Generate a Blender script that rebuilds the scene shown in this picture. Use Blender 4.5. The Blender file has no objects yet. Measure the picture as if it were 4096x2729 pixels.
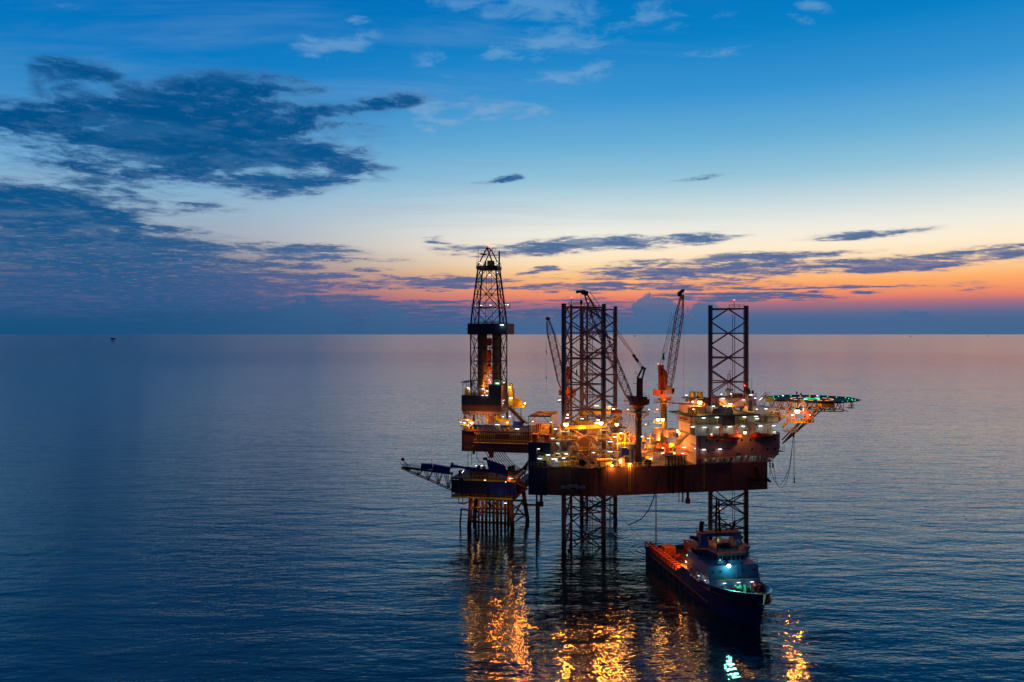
import bpy, math, random
from mathutils import Vector, Matrix
random.seed(7)
sc = bpy.context.scene
R = math.radians
F = 3186.0          # focal length in photo pixels
HOR = 1337.0        # eye level in the photo
EYE = 67.0          # metres above the sea

# ---------------------------------------------------------------- camera
cam = bpy.data.objects.new('camera', bpy.data.cameras.new('camera'))
sc.collection.objects.link(cam)
cam.location = (0, 0, EYE)
cam.rotation_euler = (R(90), 0, 0)
cam.data.sensor_width = 36.0
cam.data.lens = 36.0 * F / 4096
cam.data.shift_y = -27.5 / 4096
cam.data.clip_end = 300000
cam.data.clip_start = 1
sc.camera = cam
sc.view_settings.view_transform = 'Standard'
sc.view_settings.look = 'None'
sc.view_settings.exposure = 0.0
sc.view_settings.gamma = 1.0

def lin(c):
    out = []
    for v in c[:3]:
        v = max(0.0, v) / 255.0
        out.append(v / 12.92 if v <= 0.04045 else ((v + 0.055) / 1.055) ** 2.4)
    return tuple(out) + (1.0,)

# ---------------------------------------------------------------- node helpers
class G:
    def __init__(s, nt):
        s.nt = nt; s.n = nt.nodes; s.l = nt.links
    def new(s, t, **k):
        nd = s.n.new(t)
        for a, b in k.items(): setattr(nd, a, b)
        return nd
    def put(s, sock, v):
        if isinstance(v, (int, float)): sock.default_value = v
        elif isinstance(v, (tuple, list)): sock.default_value = v
        else: s.l.new(v, sock)
    def m(s, op, a, b=None, c=None, clamp=False):
        nd = s.new('ShaderNodeMath', operation=op, use_clamp=clamp)
        s.put(nd.inputs[0], a)
        if b is not None: s.put(nd.inputs[1], b)
        if c is not None: s.put(nd.inputs[2], c)
        return nd.outputs[0]
    def step(s, v, lo, hi):
        nd = s.new('ShaderNodeMapRange', interpolation_type='SMOOTHSTEP')
        s.put(nd.inputs[0], v); s.put(nd.inputs[1], lo); s.put(nd.inputs[2], hi)
        return nd.outputs[0]
    def ramp(s, v, pts, lo, hi):
        t = s.m('DIVIDE', s.m('SUBTRACT', v, lo), hi - lo, clamp=True)
        nd = s.new('ShaderNodeValToRGB'); cr = nd.color_ramp
        while len(cr.elements) < len(pts): cr.elements.new(0.5)
        for e, (p, c) in zip(cr.elements, pts): e.position = (p - lo) / (hi - lo)
        for e, (p, c) in zip(cr.elements, pts): e.color = c
        s.l.new(t, nd.inputs[0])
        return nd.outputs[0]
    def mix(s, f, a, b, blend='MIX'):
        nd = s.new('ShaderNodeMix', data_type='RGBA', blend_type=blend)
        s.put(nd.inputs[0], f); s.put(nd.inputs[6], a); s.put(nd.inputs[7], b)
        return nd.outputs[2]
    def comb(s, x, y, z=0.0):
        nd = s.new('ShaderNodeCombineXYZ')
        s.put(nd.inputs[0], x); s.put(nd.inputs[1], y); s.put(nd.inputs[2], z)
        return nd.outputs[0]
    def noise(s, vec, scale, detail=2.0, rough=0.5, dist=0.0):
        nd = s.new('ShaderNodeTexNoise')
        s.put(nd.inputs['Vector'], vec); nd.inputs['Scale'].default_value = scale
        nd.inputs['Detail'].default_value = detail; nd.inputs['Roughness'].default_value = rough
        nd.inputs['Distortion'].default_value = dist
        return nd.outputs['Fac']

# ---------------------------------------------------------------- the dusk sky
def azel(dx, dy):
    """direction (degrees) of a spot of the sky, from the photo shown 2353 wide"""
    px = dx * 1.7407 - 2048; py = HOR - dy * 1.7407
    az = math.atan2(px, F)
    return math.degrees(az), math.degrees(math.atan2(py * math.cos(az), F))

world = bpy.data.worlds.new('World'); sc.world = world
world.use_nodes = True
g = G(world.node_tree); g.n.clear()
tc = g.new('ShaderNodeTexCoord')
sep = g.new('ShaderNodeSeparateXYZ'); g.l.new(tc.outputs['Generated'], sep.inputs[0])
X, Y, Z = sep.outputs
az = g.m('MULTIPLY', g.m('ARCTAN2', X, Y), 57.2958)
el = g.m('MULTIPLY', g.m('ARCSINE', Z), 57.2958)
warm = [(0, (62,100,142)), (.9, (74,104,146)), (1.5, (104,106,144)), (2.05, (160,110,130)), (2.45, (222,126,112)), (2.95, (248,150,102)), (3.6, (253,174,108)), (4.3, (255,202,140)),
        (5.1, (255,226,184)), (6.1, (254,238,212)), (7.3, (238,236,226)), (8.8, (204,220,224)), (10.8, (150,197,218)), (13.3, (104,174,214)),
        (16.4, (56,148,210)), (20, (8,128,198)), (24, (0,112,188)), (40, (0,84,160)), (90, (0,46,110))]
cool = [(0, (20,78,124)), (2, (50,96,145)), (3.5, (66,96,142)), (5, (112,122,152)), (6.5, (150,162,182)), (8.5, (140,176,202)), (11, (112,170,212)), (14, (64,144,202)),
        (18, (4,120,194)), (24, (0,102,180)), (40, (0,70,145)), (90, (0,42,100))]
back = [(0, (34,50,80)), (6, (44,60,94)), (15, (26,60,104)), (40, (8,50,98)), (90, (0,40,94))]
def lr(p): return [(a, lin(c)) for a, c in p]
cw = g.ramp(el, lr(warm), 0, 90); cc = g.ramp(el, lr(cool), 0, 90); cb = g.ramp(el, lr(back), 0, 90)
side = g.step(az, -26.0, 6.0)
sky = g.mix(side, cc, cw)
aaz = g.m('ABSOLUTE', g.m('SUBTRACT', az, 8.0))
rear = g.step(aaz, 38.0, 95.0)

# clouds: noise on a flat cloud layer, pulled together where the photo has its banks
zz = g.m('ADD', g.m('MAXIMUM', Z, 0.0), 0.045)
P = g.comb(g.m('DIVIDE', X, zz), g.m('DIVIDE', Y, zz), 0.0)
AE = g.comb(az, el, 0.0)
wob = g.new('ShaderNodeTexNoise'); g.l.new(P, wob.inputs['Vector'])
wob.inputs['Scale'].default_value = 1.1; wob.inputs['Detail'].default_value = 2
wv = g.new('ShaderNodeVectorMath', operation='SUBTRACT'); g.l.new(wob.outputs['Color'], wv.inputs[0]); wv.inputs[1].default_value = (.5, .5, .5)
ws = g.new('ShaderNodeVectorMath', operation='MULTIPLY'); g.l.new(wv.outputs[0], ws.inputs[0]); ws.inputs[1].default_value = (13.0, 3.4, 0)
wa = g.new('ShaderNodeVectorMath', operation='ADD'); g.l.new(AE, wa.inputs[0]); g.l.new(ws.outputs[0], wa.inputs[1])
AEW = wa.outputs[0]
def blob(vec, x0, y0, x1, y1, th, strength=1.0):
    """soft ellipse whose long axis runs from (x0,y0) to (x1,y1), th = half thickness, all in photo pixels"""
    a0, e0 = azel(x0, y0); a1, e1 = azel(x1, y1)
    cx, cy = (a0 + a1) / 2, (e0 + e1) / 2
    L = math.hypot(a1 - a0, e1 - e0) / 2; T = th * 0.0313
    ang = math.atan2(e1 - e0, a1 - a0)
    mp = g.new('ShaderNodeMapping', vector_type='TEXTURE')
    g.l.new(vec, mp.inputs[0])
    mp.inputs['Location'].default_value = (cx, cy, 0)
    mp.inputs['Rotation'].default_value = (0, 0, ang)
    mp.inputs['Scale'].default_value = (L, T, 1)
    gr = g.new('ShaderNodeTexGradient', gradient_type='SPHERICAL'); g.l.new(mp.outputs[0], gr.inputs[0])
    o = gr.outputs['Fac']
    return o if strength == 1.0 else g.m('MULTIPLY', o, strength)
ws2 = g.new('ShaderNodeVectorMath', operation='MULTIPLY'); g.l.new(wv.outputs[0], ws2.inputs[0]); ws2.inputs[1].default_value = (8.0, 1.3, 0)
wa2 = g.new('ShaderNodeVectorMath', operation='ADD'); g.l.new(AE, wa2.inputs[0]); g.l.new(ws2.outputs[0], wa2.inputs[1])
AEL = wa2.outputs[0]
def union(lst):
    o = lst[0]
    for b in lst[1:]: o = g.m('MAXIMUM', o, b)
    return o
dark = union([blob(AEW if b[1] < 500 or b[0] < 0 else AEL, *b) for b in [
    (-240,250,1010,330,140,1.1), (60,200,560,420,75,.9), (300,205,760,170,42,.9), (560,265,1010,195,38,.8), (500,345,930,310,55,.8), (280,400,860,400,45,.85),
    (-150,230,420,300,60,.9), (20,165,360,160,36,.75), (150,455,620,490,45,.35),
    (-340,480,460,530,112,1.45), (-340,570,760,610,78,1.3), (-200,400,120,440,45,.7), (-340,645,960,655,75,1.55), (300,560,1000,600,30,.85), (-300,705,1350,712,52,1.35), (900,720,1700,722,30,.8),
    (900,588,1800,532,25,1.0), (1180,636,2140,600,30,1.0), (1700,616,2500,584,24,1.0), (1330,606,2080,570,15,1.0), (760,652,1280,640,20,.95), (1190,628,1330,612,9,.9), (960,662,2000,650,13,1.0), (1600,664,2300,656,9,1.0), (1420,684,2000,680,15,1.0), (1200,690,1500,700,16,.8),
    (1800,544,2240,526,16,.75), (1100,430,1250,416,14,.85), (1480,405,1720,385,9,.42), (980,545,1100,560,14,.5), (2050,600,2500,580,22,.7), (1900,665,2400,655,9,.6)]])
light = union([blob(AEW, *b) for b in [(820,20,1600,-10,40,.8), (1180,60,1700,20,36,.8), (1300,190,1500,110,30,.8), (860,180,1120,300,44,.75), (1040,240,1320,275,30,.8), 
    (660,100,900,95,30,.95), (750,60,870,62,14,.7), (900,135,1330,95,36,.95), (1000,125,1520,65,40,.95), (1150,40,1560,60,26,.8), (1080,175,1480,135,34,.95),
    (1700,45,1880,50,16,.8), (1780,15,1950,15,16,.85), (1540,115,1740,100,12,.75), (940,230,1300,262,34,.85), (900,260,1060,320,22,.6), (1000,190,1150,210,20,.6), (1250,10,1500,20,14,.6), (80,10,300,20,16,.4)]])
n1 = g.noise(P, 2.1, 10, .64, .35)
PS = g.new('ShaderNodeMapping'); g.l.new(P, PS.inputs[0]); PS.inputs['Scale'].default_value = (1, 1.0, 1); PS.inputs['Rotation'].default_value = (0, 0, .35)
n2 = g.noise(PS.outputs[0], 7.5, 9, .66, .5)
dn = g.m('SUBTRACT', g.m('ADD', g.m('MULTIPLY', n1, 2.5), g.m('MULTIPLY', n2, 1.9)), 1.35)      # about 0.85 on average
dens = g.m('ADD', g.m('MULTIPLY', g.m('POWER', dark, .7), 1.25), g.m('SUBTRACT', dn, 0.92))
dk = g.m('MULTIPLY', g.step(dens, .04, .74), g.step(dark, .03, .3))
ln = g.m('ADD', g.m('MULTIPLY', g.m('POWER', light, .7), .9), g.m('MULTIPLY', g.m('SUBTRACT', dn, 1.0), 1.35))
lk = g.m('MULTIPLY', g.m('MULTIPLY', g.step(ln, .05, .8), g.step(light, .05, .3)), .5)
dcol = g.ramp(el, lr([(0, (40,86,130)), (2.2, (72,98,142)), (3.6, (92,102,146)), (5.5, (84,108,150)), (7.5, (70,112,156)), (10, (32,96,150)), (13, (4,84,142)), (18, (0,82,142)), (24, (0,84,150))]), 0, 24)
dcolL = g.ramp(el, lr([(0, (18,76,122)), (2.5, (42,88,136)), (5, (36,90,138)), (8, (14,84,136)), (13, (0,80,136)), (18, (0,80,140)), (24, (0,84,150))]), 0, 24)
dcl = g.mix(g.step(az, -28.0, -6.0), dcolL, dcol)
rim = g.ramp(el, lr([(0, (60,100,140)), (2.3, (206,118,118)), (3.4, (250,164,112)), (5, (246,206,164)), (6.6, (206,200,196)), (10, (140,160,190)), (16, (104,152,198)), (24, (80,146,204))]), 0, 24)
s1 = g.mix(lk, sky, g.ramp(el, lr([(0, (200,180,180)), (10, (150,175,205)), (24, (104,166,216))]), 0, 24))
VM = g.new('ShaderNodeMapping'); g.l.new(P, VM.inputs[0]); VM.inputs['Rotation'].default_value = (0, 0, -.5); VM.inputs['Scale'].default_value = (.35, 1.3, 1)
veil = g.m('MULTIPLY', g.m('MULTIPLY', g.step(g.noise(VM.outputs[0], 2.2, 9, .62, .6), .44, .8), g.step(az, 24.0, -6.0)), g.m('MULTIPLY', g.step(el, 4.5, 8.0), .42))
s1 = g.mix(veil, s1, g.ramp(el, lr([(0, (220,190,170)), (7, (190,190,200)), (12, (130,160,192)), (24, (110,160,210))]), 0, 24))
edge = g.m('MULTIPLY', g.step(dens, .10, .35), g.m('SUBTRACT', 1.0, g.step(dens, .35, .9)))
body = g.mix(g.m('MULTIPLY', edge, g.m('MULTIPLY', g.step(az, -40.0, 0.0), .6)), dcl, rim)
body = g.mix(g.m('MULTIPLY', g.step(n2, .5, .75), .2), body, rim)
lump = g.m('MULTIPLY', g.step(n1, .56, .40), .14)
body = g.mix(lump, body, sky)
s2 = g.mix(g.m('MULTIPLY', dk, g.m('ADD', .8, g.m('MULTIPLY', g.step(dens, .3, .8), .2))), s1, body)
# far cumulus heads and the hazy bank along the horizon
cn = g.noise(AE, .9, 8, .6)
cum = union([blob(AE, *b) for b in [(1425,735,1580,735,78), (1560,745,1680,745,66), (620,745,810,745,72), (820,750,960,750,50), (470,755,720,755,48), (1080,760,1300,760,30), (2000,758,2200,758,44)]])
ck = g.m('MULTIPLY', g.step(cum, .02, .12), g.step(g.m('ADD', g.m('SUBTRACT', cum, .2), g.m('MULTIPLY', g.m('SUBTRACT', cn, .5), 1.5)), 0.0, .1))
s3 = g.mix(g.m('MULTIPLY', ck, .85), s2, g.mix(g.step(az, -28.0, 0.0), lin((32,84,130)), lin((70,106,146))))
low = g.m('SUBTRACT', 1.0, g.step(el, .3, 1.9))
s4 = g.mix(g.m('MULTIPLY', low, .9), s3, g.mix(g.step(az, -32.0, 8.0), lin((24,80,124)), lin((70,102,144))))
final = g.mix(rear, s4, cb)
below = g.step(el, -1.2, -.2)
final = g.mix(below, lin((8,30,52)), final)
bg = g.new('ShaderNodeBackground'); g.l.new(final, bg.inputs[0]); bg.inputs[1].default_value = 1.0
wo = g.new('ShaderNodeOutputWorld'); g.l.new(bg.outputs[0], wo.inputs[0])
world.cycles.sampling_method = 'MANUAL'; world.cycles.sample_map_resolution = 1024

# ---------------------------------------------------------------- materials
MATS = {}
def mat(name, col, rough=.6, metal=0.0, spec=.4, vary=.18, scale=.6, rust=0.0, streak=False, emit=None, es=1.0):
    if name in MATS: return MATS[name]
    m = bpy.data.materials.new(name); m.use_nodes = True
    h = G(m.node_tree); bs = m.node_tree.nodes['Principled BSDF']
    bs.inputs['Roughness'].default_value = rough; bs.inputs['Metallic'].default_value = metal
    bs.inputs['Specular IOR Level'].default_value = spec
    base = lin(col)
    tcn = h.new('ShaderNodeTexCoord'); v = tcn.outputs['Object']
    if streak:
        mp = h.new('ShaderNodeMapping'); h.l.new(v, mp.inputs[0]); mp.inputs['Scale'].default_value = (1, 1, .12); v = mp.outputs[0]
    n = h.noise(v, scale, 6, .62)
    k = h.m('ADD', 1.0 - vary, h.m('MULTIPLY', n, 2 * vary))
    c = h.mix(1.0, base, h.comb(k, k, k), 'MULTIPLY')
    if rust > 0:
        n2 = h.noise(v, scale * 2.3, 8, .68)
        c = h.mix(h.m('MULTIPLY', h.step(n2, .62 - rust * .25, .74 - rust * .2), .75), c, lin((88, 44, 22)))
        h.l.new(h.m('ADD', rough, h.m('MULTIPLY', n2, .2)), bs.inputs['Roughness'])
    if name == 'hull_red_paint':      # welded plate seams and patched paint
        sx_ = h.new('ShaderNodeSeparateXYZ'); h.l.new(tcn.outputs['Object'], sx_.inputs[0])
        fx = h.m('FRACT', h.m('DIVIDE', sx_.outputs[0], 3.1)); fz = h.m('FRACT', h.m('DIVIDE', sx_.outputs[2], 2.83))
        line = h.m('MAXIMUM', h.m('LESS_THAN', fx, .03), h.m('LESS_THAN', fz, .03))
        cellv = h.comb(h.m('FLOOR', h.m('DIVIDE', sx_.outputs[0], 3.1)), h.m('FLOOR', h.m('DIVIDE', sx_.outputs[2], 2.83)))
        wn = h.new('ShaderNodeTexWhiteNoise'); h.l.new(cellv, wn.inputs[0])
        kk = h.m('MULTIPLY', h.m('SUBTRACT', 1.0, h.m('MULTIPLY', line, .35)), h.m('ADD', .86, h.m('MULTIPLY', wn.outputs['Value'], .26)))
        c = h.mix(1.0, c, h.comb(kk, kk, kk), 'MULTIPLY')
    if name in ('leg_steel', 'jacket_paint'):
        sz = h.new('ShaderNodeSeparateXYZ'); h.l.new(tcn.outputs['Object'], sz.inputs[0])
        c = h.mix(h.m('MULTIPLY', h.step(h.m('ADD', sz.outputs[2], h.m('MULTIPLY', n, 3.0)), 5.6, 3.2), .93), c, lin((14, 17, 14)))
    h.l.new(c, bs.inputs['Base Color'])
    if emit:
        bs.inputs['Emission Color'].default_value = lin(emit); bs.inputs['Emission Strength'].default_value = es
    MATS[name] = m
    return m
M = dict(
  hull = mat('hull_red_paint', (116,68,52), .6, rust=.4, vary=.38, scale=.45, streak=True),
  hullblue = mat('hull_navy_paint', (34,52,82), .5, rust=.12, scale=.35, streak=True),
  leg = mat('leg_steel', (138,102,92), .55, rust=.3, scale=.5),
  legdark = mat('leg_dark_steel', (44,46,56), .55, rust=.2, scale=.5),
  steel = mat('dark_steel', (52,48,48), .5, rust=.3, scale=.8),
  black = mat('black_rubber', (18,17,18), .6, scale=2),
  navy = mat('navy_panel', (30,42,64), .55, rust=.12, scale=.5, streak=True),
  brown = mat('brown_panel', (104,62,52), .6, rust=.2, scale=.5, streak=True),
  white = mat('white_paint', (186,184,176), .5, rust=.14, scale=.5, streak=True),
  cream = mat('cream_paint', (186,146,134), .55, rust=.12, scale=.4, streak=True),
  qwall = mat('quarters_wall_dim_pink', (150,108,102), .55, rust=.22, vary=.25, scale=.4, streak=True),  # pale wall with dusk dimness and pink lamp tint put into its colour
  grey = mat('grey_paint', (128,128,126), .55, rust=.25, scale=.7),
  yellow = mat('yellow_paint', (226,176,36), .5, rust=.2, scale=.9),
  orange = mat('orange_paint', (214,88,24), .45, rust=.12, scale=.8),
  orangedull = mat('crane_orange_paint', (190,84,34), .5, rust=.2, scale=.7, streak=True),
  red = mat('red_paint', (170,36,26), .5, rust=.15, scale=.8),
  bluebox = mat('blue_paint', (36,56,150), .5, rust=.1, scale=1, streak=True),
  tarp = mat('blue_tarpaulin', (14,32,120), .6, scale=.6),
  jacket = mat('jacket_paint', (176,92,34), .55, rust=.35, scale=.6),
  green = mat('green_deck', (34,62,54), .7, rust=.1, scale=.4),
  greencab = mat('green_cabin', (110,190,140), .5, scale=.6),
  deck = mat('deck_plate', (78,66,56), .7, rust=.3, scale=.4),
  glass = mat('dark_glass', (14,20,28), .08, spec=.8, vary=.05),
  shipblue = mat('ship_blue_hull', (16,38,92), .4, rust=.1, scale=.3, streak=True),
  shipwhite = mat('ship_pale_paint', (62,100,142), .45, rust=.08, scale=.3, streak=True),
  shipdeck = mat('ship_deck', (120,62,34), .7, rust=.3, scale=.5),
  skin = mat('worker_dark_clothes', (40,36,40), .8),
  pipe = mat('pipe_steel', (130,112,92), .4, metal=.3, rust=.25, scale=1),
)
def emat(name, col, s):
    if name in MATS: return MATS[name]
    m = bpy.data.materials.new(name); m.use_nodes = True
    bs = m.node_tree.nodes['Principled BSDF']
    bs.inputs['Base Color'].default_value = (.8, .8, .8, 1)
    bs.inputs['Emission Color'].default_value = tuple(col) + (1,); bs.inputs['Emission Strength'].default_value = s
    m.cycles.emission_sampling = 'NONE'
    MATS[name] = m
    return m
E_SOD = emat('sodium_lamp_glass', (1, .55, .16), 9)
E_TUBE = emat('white_tube_glass', (.97, .93, 1.0), 2.3)
E_RED = emat('red_beacon_glass', (1, .1, .05), 4)
E_GREEN = emat('green_deck_lamp', (.05, 1, .3), 2)
E_AMBER = emat('amber_marker_lamp', (1, .3, .02), 1.6)
E_CYAN = emat('blue_white_flood_glass', (.55, .95, 1.0), 20)
E_WIN = emat('lit_interior', (1, .86, .5), .55)

# ---------------------------------------------------------------- object helpers
WM = {}
def tag(o, label=None, cat=None, group=None, kind=None):
    if label: o['label'] = label
    if cat: o['category'] = cat
    if group: o['group'] = group
    if kind: o['kind'] = kind
    return o
def thing(name, label, cat, loc=(0,0,0), rz=0.0, group=None):
    o = bpy.data.objects.new(name, None); o.empty_display_size = .5
    sc.collection.objects.link(o)
    o.location = loc; o.rotation_euler = (0, 0, rz)
    WM[o] = Matrix.Translation(Vector(loc)) @ Matrix.Rotation(rz, 4, 'Z')
    return tag(o, label, cat, group)
SPLIT = {'hull_stiffener', 'pressure_vessel', 'exhaust_stack', 'mullion', 'cabin_window', 'crown_sheave', 'roof_plant', 'deck_vessel', 'winch', 'mud_box', 'stored_gear', 'buoyancy_tube', 'roof_fitting', 'gusset'}
class MB:
    def __init__(s): s.v = []; s.f = []; s.fm = []; s.mi = 0
    def add(s, vs, fs):
        n = len(s.v); s.v += [Vector(v) for v in vs]
        s.f += [tuple(i + n for i in f) for f in fs]; s.fm += [s.mi] * len(fs)
        return s
    def box8(s, p):
        return s.add(p, [(0,3,2,1), (4,5,6,7), (0,1,5,4), (1,2,6,5), (2,3,7,6), (3,0,4,7)])
    def fbox(s, fr, a0, a1, l0, l1, z0, z1):
        "box in a ground frame"
        return s.box8([fr(a0,l0,z0), fr(a1,l0,z0), fr(a1,l1,z0), fr(a0,l1,z0), fr(a0,l0,z1), fr(a1,l0,z1), fr(a1,l1,z1), fr(a0,l1,z1)])
    def prism(s, pts, z0, z1):
        n = len(pts)
        return s.add([(x,y,z0) for x,y in pts] + [(x,y,z1) for x,y in pts],
              [tuple(range(n))[::-1], tuple(range(n, 2*n))] + [(i, (i+1)%n, (i+1)%n+n, i+n) for i in range(n)])
    def tube(s, p0, p1, r0, r1=None, n=6, cap=True):
        p0 = Vector(p0); p1 = Vector(p1); r1 = r0 if r1 is None else r1
        d = p1 - p0
        if d.length < 1e-6: return s
        q = d.to_track_quat('Z', 'Y')
        ring = [Vector((math.cos(2*math.pi*(i+.5)/n), math.sin(2*math.pi*(i+.5)/n), 0)) for i in range(n)]
        vs = [p0 + q @ (v * r0) for v in ring] + [p1 + q @ (v * r1) for v in ring]
        fs = [(i, (i+1)%n, (i+1)%n+n, i+n) for i in range(n)]
        if cap: fs += [tuple(range(n))[::-1], tuple(range(n, 2*n))]
        return s.add(vs, fs)
    def beam(s, p0, p1, w, h=None):
        p0 = Vector(p0); p1 = Vector(p1); h = w if h is None else h
        q = (p1 - p0).to_track_quat('Z', 'Y')
        o = [(-1,-1), (1,-1), (1,1), (-1,1)]
        return s.box8([p0 + q @ Vector((x*w/2, y*h/2, 0)) for x, y in o] + [p1 + q @ Vector((x*w/2, y*h/2, 0)) for x, y in o])
    def path(s, pts, r, n=5):
        for a, b in zip(pts[:-1], pts[1:]): s.tube(a, b, r, n=n)
        return s
    def lathe(s, c, prof, n=16, axis=None):
        "prof: (radius, height) from bottom to top round axis"
        c = Vector(c); q = (Vector(axis) if axis else Vector((0,0,1))).to_track_quat('Z', 'Y')
        vs = []
        for r, h in prof:
            vs += [c + q @ Vector((r*math.cos(2*math.pi*i/n), r*math.sin(2*math.pi*i/n), h)) for i in range(n)]
        fs = []
        for k in range(len(prof)-1):
            fs += [(k*n+i, k*n+(i+1)%n, (k+1)*n+(i+1)%n, (k+1)*n+i) for i in range(n)]
        fs += [tuple(range(n))[::-1], tuple(range((len(prof)-1)*n, len(prof)*n))]
        return s.add(vs, fs)
    def rail(s, pts, h=1.1, r=.045, step=2.0, mid=True, closed=False):
        if closed: pts = list(pts) + [pts[0]]
        for a, b in zip(pts[:-1], pts[1:]):
            a = Vector(a); b = Vector(b); L = (b-a).length; k = max(1, round(L/step)); up = Vector((0,0,h))
            s.tube(a+up, b+up, r, n=4, cap=False)
            if mid: s.tube(a+up*.52, b+up*.52, r*.8, n=4, cap=False)
            for i in range(k+1): s.tube(a+(b-a)*(i/k), a+(b-a)*(i/k)+up, r, n=4, cap=False)
        return s
    def stair(s, p0, p1, w, side):
        p0 = Vector(p0); p1 = Vector(p1); sd = Vector(side).normalized() * w/2; up = Vector((0,0,1.0))
        for q in (-1, 1):
            s.beam(p0+sd*q, p1+sd*q, .12, .3); s.tube(p0+sd*q+up, p1+sd*q+up, .05, n=4)
            for i in range(5): s.tube(p0+sd*q+(p1-p0)*i/4, p0+sd*q+(p1-p0)*i/4+up, .04, n=4)
        k = max(4, int(abs(p1.z-p0.z)/.35))
        for i in range(1, k): s.beam(p0-sd+(p1-p0)*i/k, p0+sd+(p1-p0)*i/k, .22, .05)
        return s
    def build(s, name, m, parent=None, smooth=False):
        if name in SPLIT:
            par = list(range(len(s.v)))
            def find(i):
                while par[i] != i: par[i] = par[par[i]]; i = par[i]
                return i
            for f in s.f:
                for k in f[1:]: par[find(k)] = find(f[0])
            groups = {}
            for f in s.f: groups.setdefault(find(f[0]), []).append(f)
            if len(groups) > 1:
                o = None
                for fs in groups.values():
                    ids = sorted({i for f in fs for i in f}); mp = {i: k for k, i in enumerate(ids)}
                    q = MB(); q.add([s.v[i] for i in ids], [tuple(mp[i] for i in f) for f in fs]); nm = name; SPLIT.discard(nm)
                    o = q.build(nm, m, parent, smooth); SPLIT.add(nm)
                return o
        W = WM[parent].inverted() if parent is not None else Matrix.Identity(4)
        me = bpy.data.meshes.new(name)
        me.from_pydata([tuple(W @ v) for v in s.v], [], s.f)
        ms = m if isinstance(m, (list, tuple)) else [m]
        for x in ms: me.materials.append(x)
        if len(ms) > 1:
            for p, i in zip(me.polygons, s.fm): p.material_index = i
        if smooth:
            for p in me.polygons: p.use_smooth = True
        me.update()
        o = bpy.data.objects.new(name, me); sc.collection.objects.link(o)
        if parent is not None: o.parent = parent; WM[o] = WM[parent]
        else: WM[o] = Matrix.Identity(4)
        return o
def kids(o): return [c for c in bpy.data.objects if c.parent == o]
def lamp(parent, p, power, col, radius=.35):  # point light of a fixture, elsewhere a bare added fill light
    d = bpy.data.lights.new('lamp_or_fill_light', 'POINT'); d.energy = power * (.5 if col[2] < .2 else .2); d.color = col; d.shadow_soft_size = radius
    o = bpy.data.objects.new('lamp_or_fill_light', d); sc.collection.objects.link(o)
    o.parent = parent; o.location = WM[parent].inverted() @ Vector(p)
    return o
SOD = (1.0, .41, .07); FLU = (.82, .92, .86); REDC = (1, .08, .04)
def sodium(parent, p, power=1500, size=.42, mount=None):
    """round sodium floodlight: housing (part) > lamp_glass (sub-part)"""
    p = Vector(p); b = MB()
    b.lathe(p + Vector((0,.0,size*.5)), [(size*1.15, 0), (size*.9, size*.4), (size*.3, size*.7)], 10)
    if mount is not None: b.tube(p+Vector((0,0,size)), mount, .07)
    else: b.tube(p+Vector((0,0,size)), p+Vector((0,.6,-.9)), .06)
    hs = b.build('floodlight', M['steel'], parent)
    MB().lathe(p, [(size*.35,-size*.85), (size*.8,-size*.55), (size,0), (size*.85,size*.48)], 10).build('lamp_glass', E_SOD, hs, True)
    if power: lamp(parent, p + Vector((-.1,-.75,-.35)), power, SOD, .3)
def flood(parent, p, power, col=(1.0,.24,.012), aim=(0,-1,-.75), cone=95):
    "the downward beam of a floodlight already built"
    d = bpy.data.lights.new('flood_beam', 'SPOT'); d.energy = power; d.color = col; d.shadow_soft_size = .45; d.spot_size = R(cone); d.spot_blend = .6
    o = bpy.data.objects.new('flood_beam', d); sc.collection.objects.link(o); o.parent = parent
    o.matrix_parent_inverse = Matrix.Identity(4)
    o.matrix_local = WM[parent].inverted() @ Matrix.Translation(Vector(p)+Vector((0,-1.0,-.4))) @ Vector(aim).to_track_quat('-Z', 'Y').to_matrix().to_4x4()
def tube(parent, p, d, power=120, L=1.5, col=FLU):
    """fluorescent batten along direction d: casing (part) > glass (sub-part)"""
    p = Vector(p); d = Vector(d).normalized()
    c = MB().beam(p-d*L*.5+Vector((0,0,.16)), p+d*L*.5+Vector((0,0,.16)), .3, .12).build('tube_light', M['grey'], parent)
    MB().tube(p-d*L*.45, p+d*L*.42, .1, n=6).build('lamp_glass', E_TUBE, c)
    if power: lamp(parent, p + Vector((0,-.5,-.35)), power, col, .35)
def beacon(parent, p, h=2.0, r=.28, power=40):
    p = Vector(p)
    c = MB().tube(p-Vector((0,0,h)), p, .09).lathe(p-Vector((0,0,.1)), [(r*1.5,0), (r*1.5,.08)], 8).build('beacon_pole', M['steel'], parent)
    MB().lathe(p, [(r,0), (r,r), (r*.5,r*1.7)], 8).build('beacon_glass', E_RED, c, True)
    if power: lamp(parent, p+Vector((0,-.6,.3)), power, REDC, .2)

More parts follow.
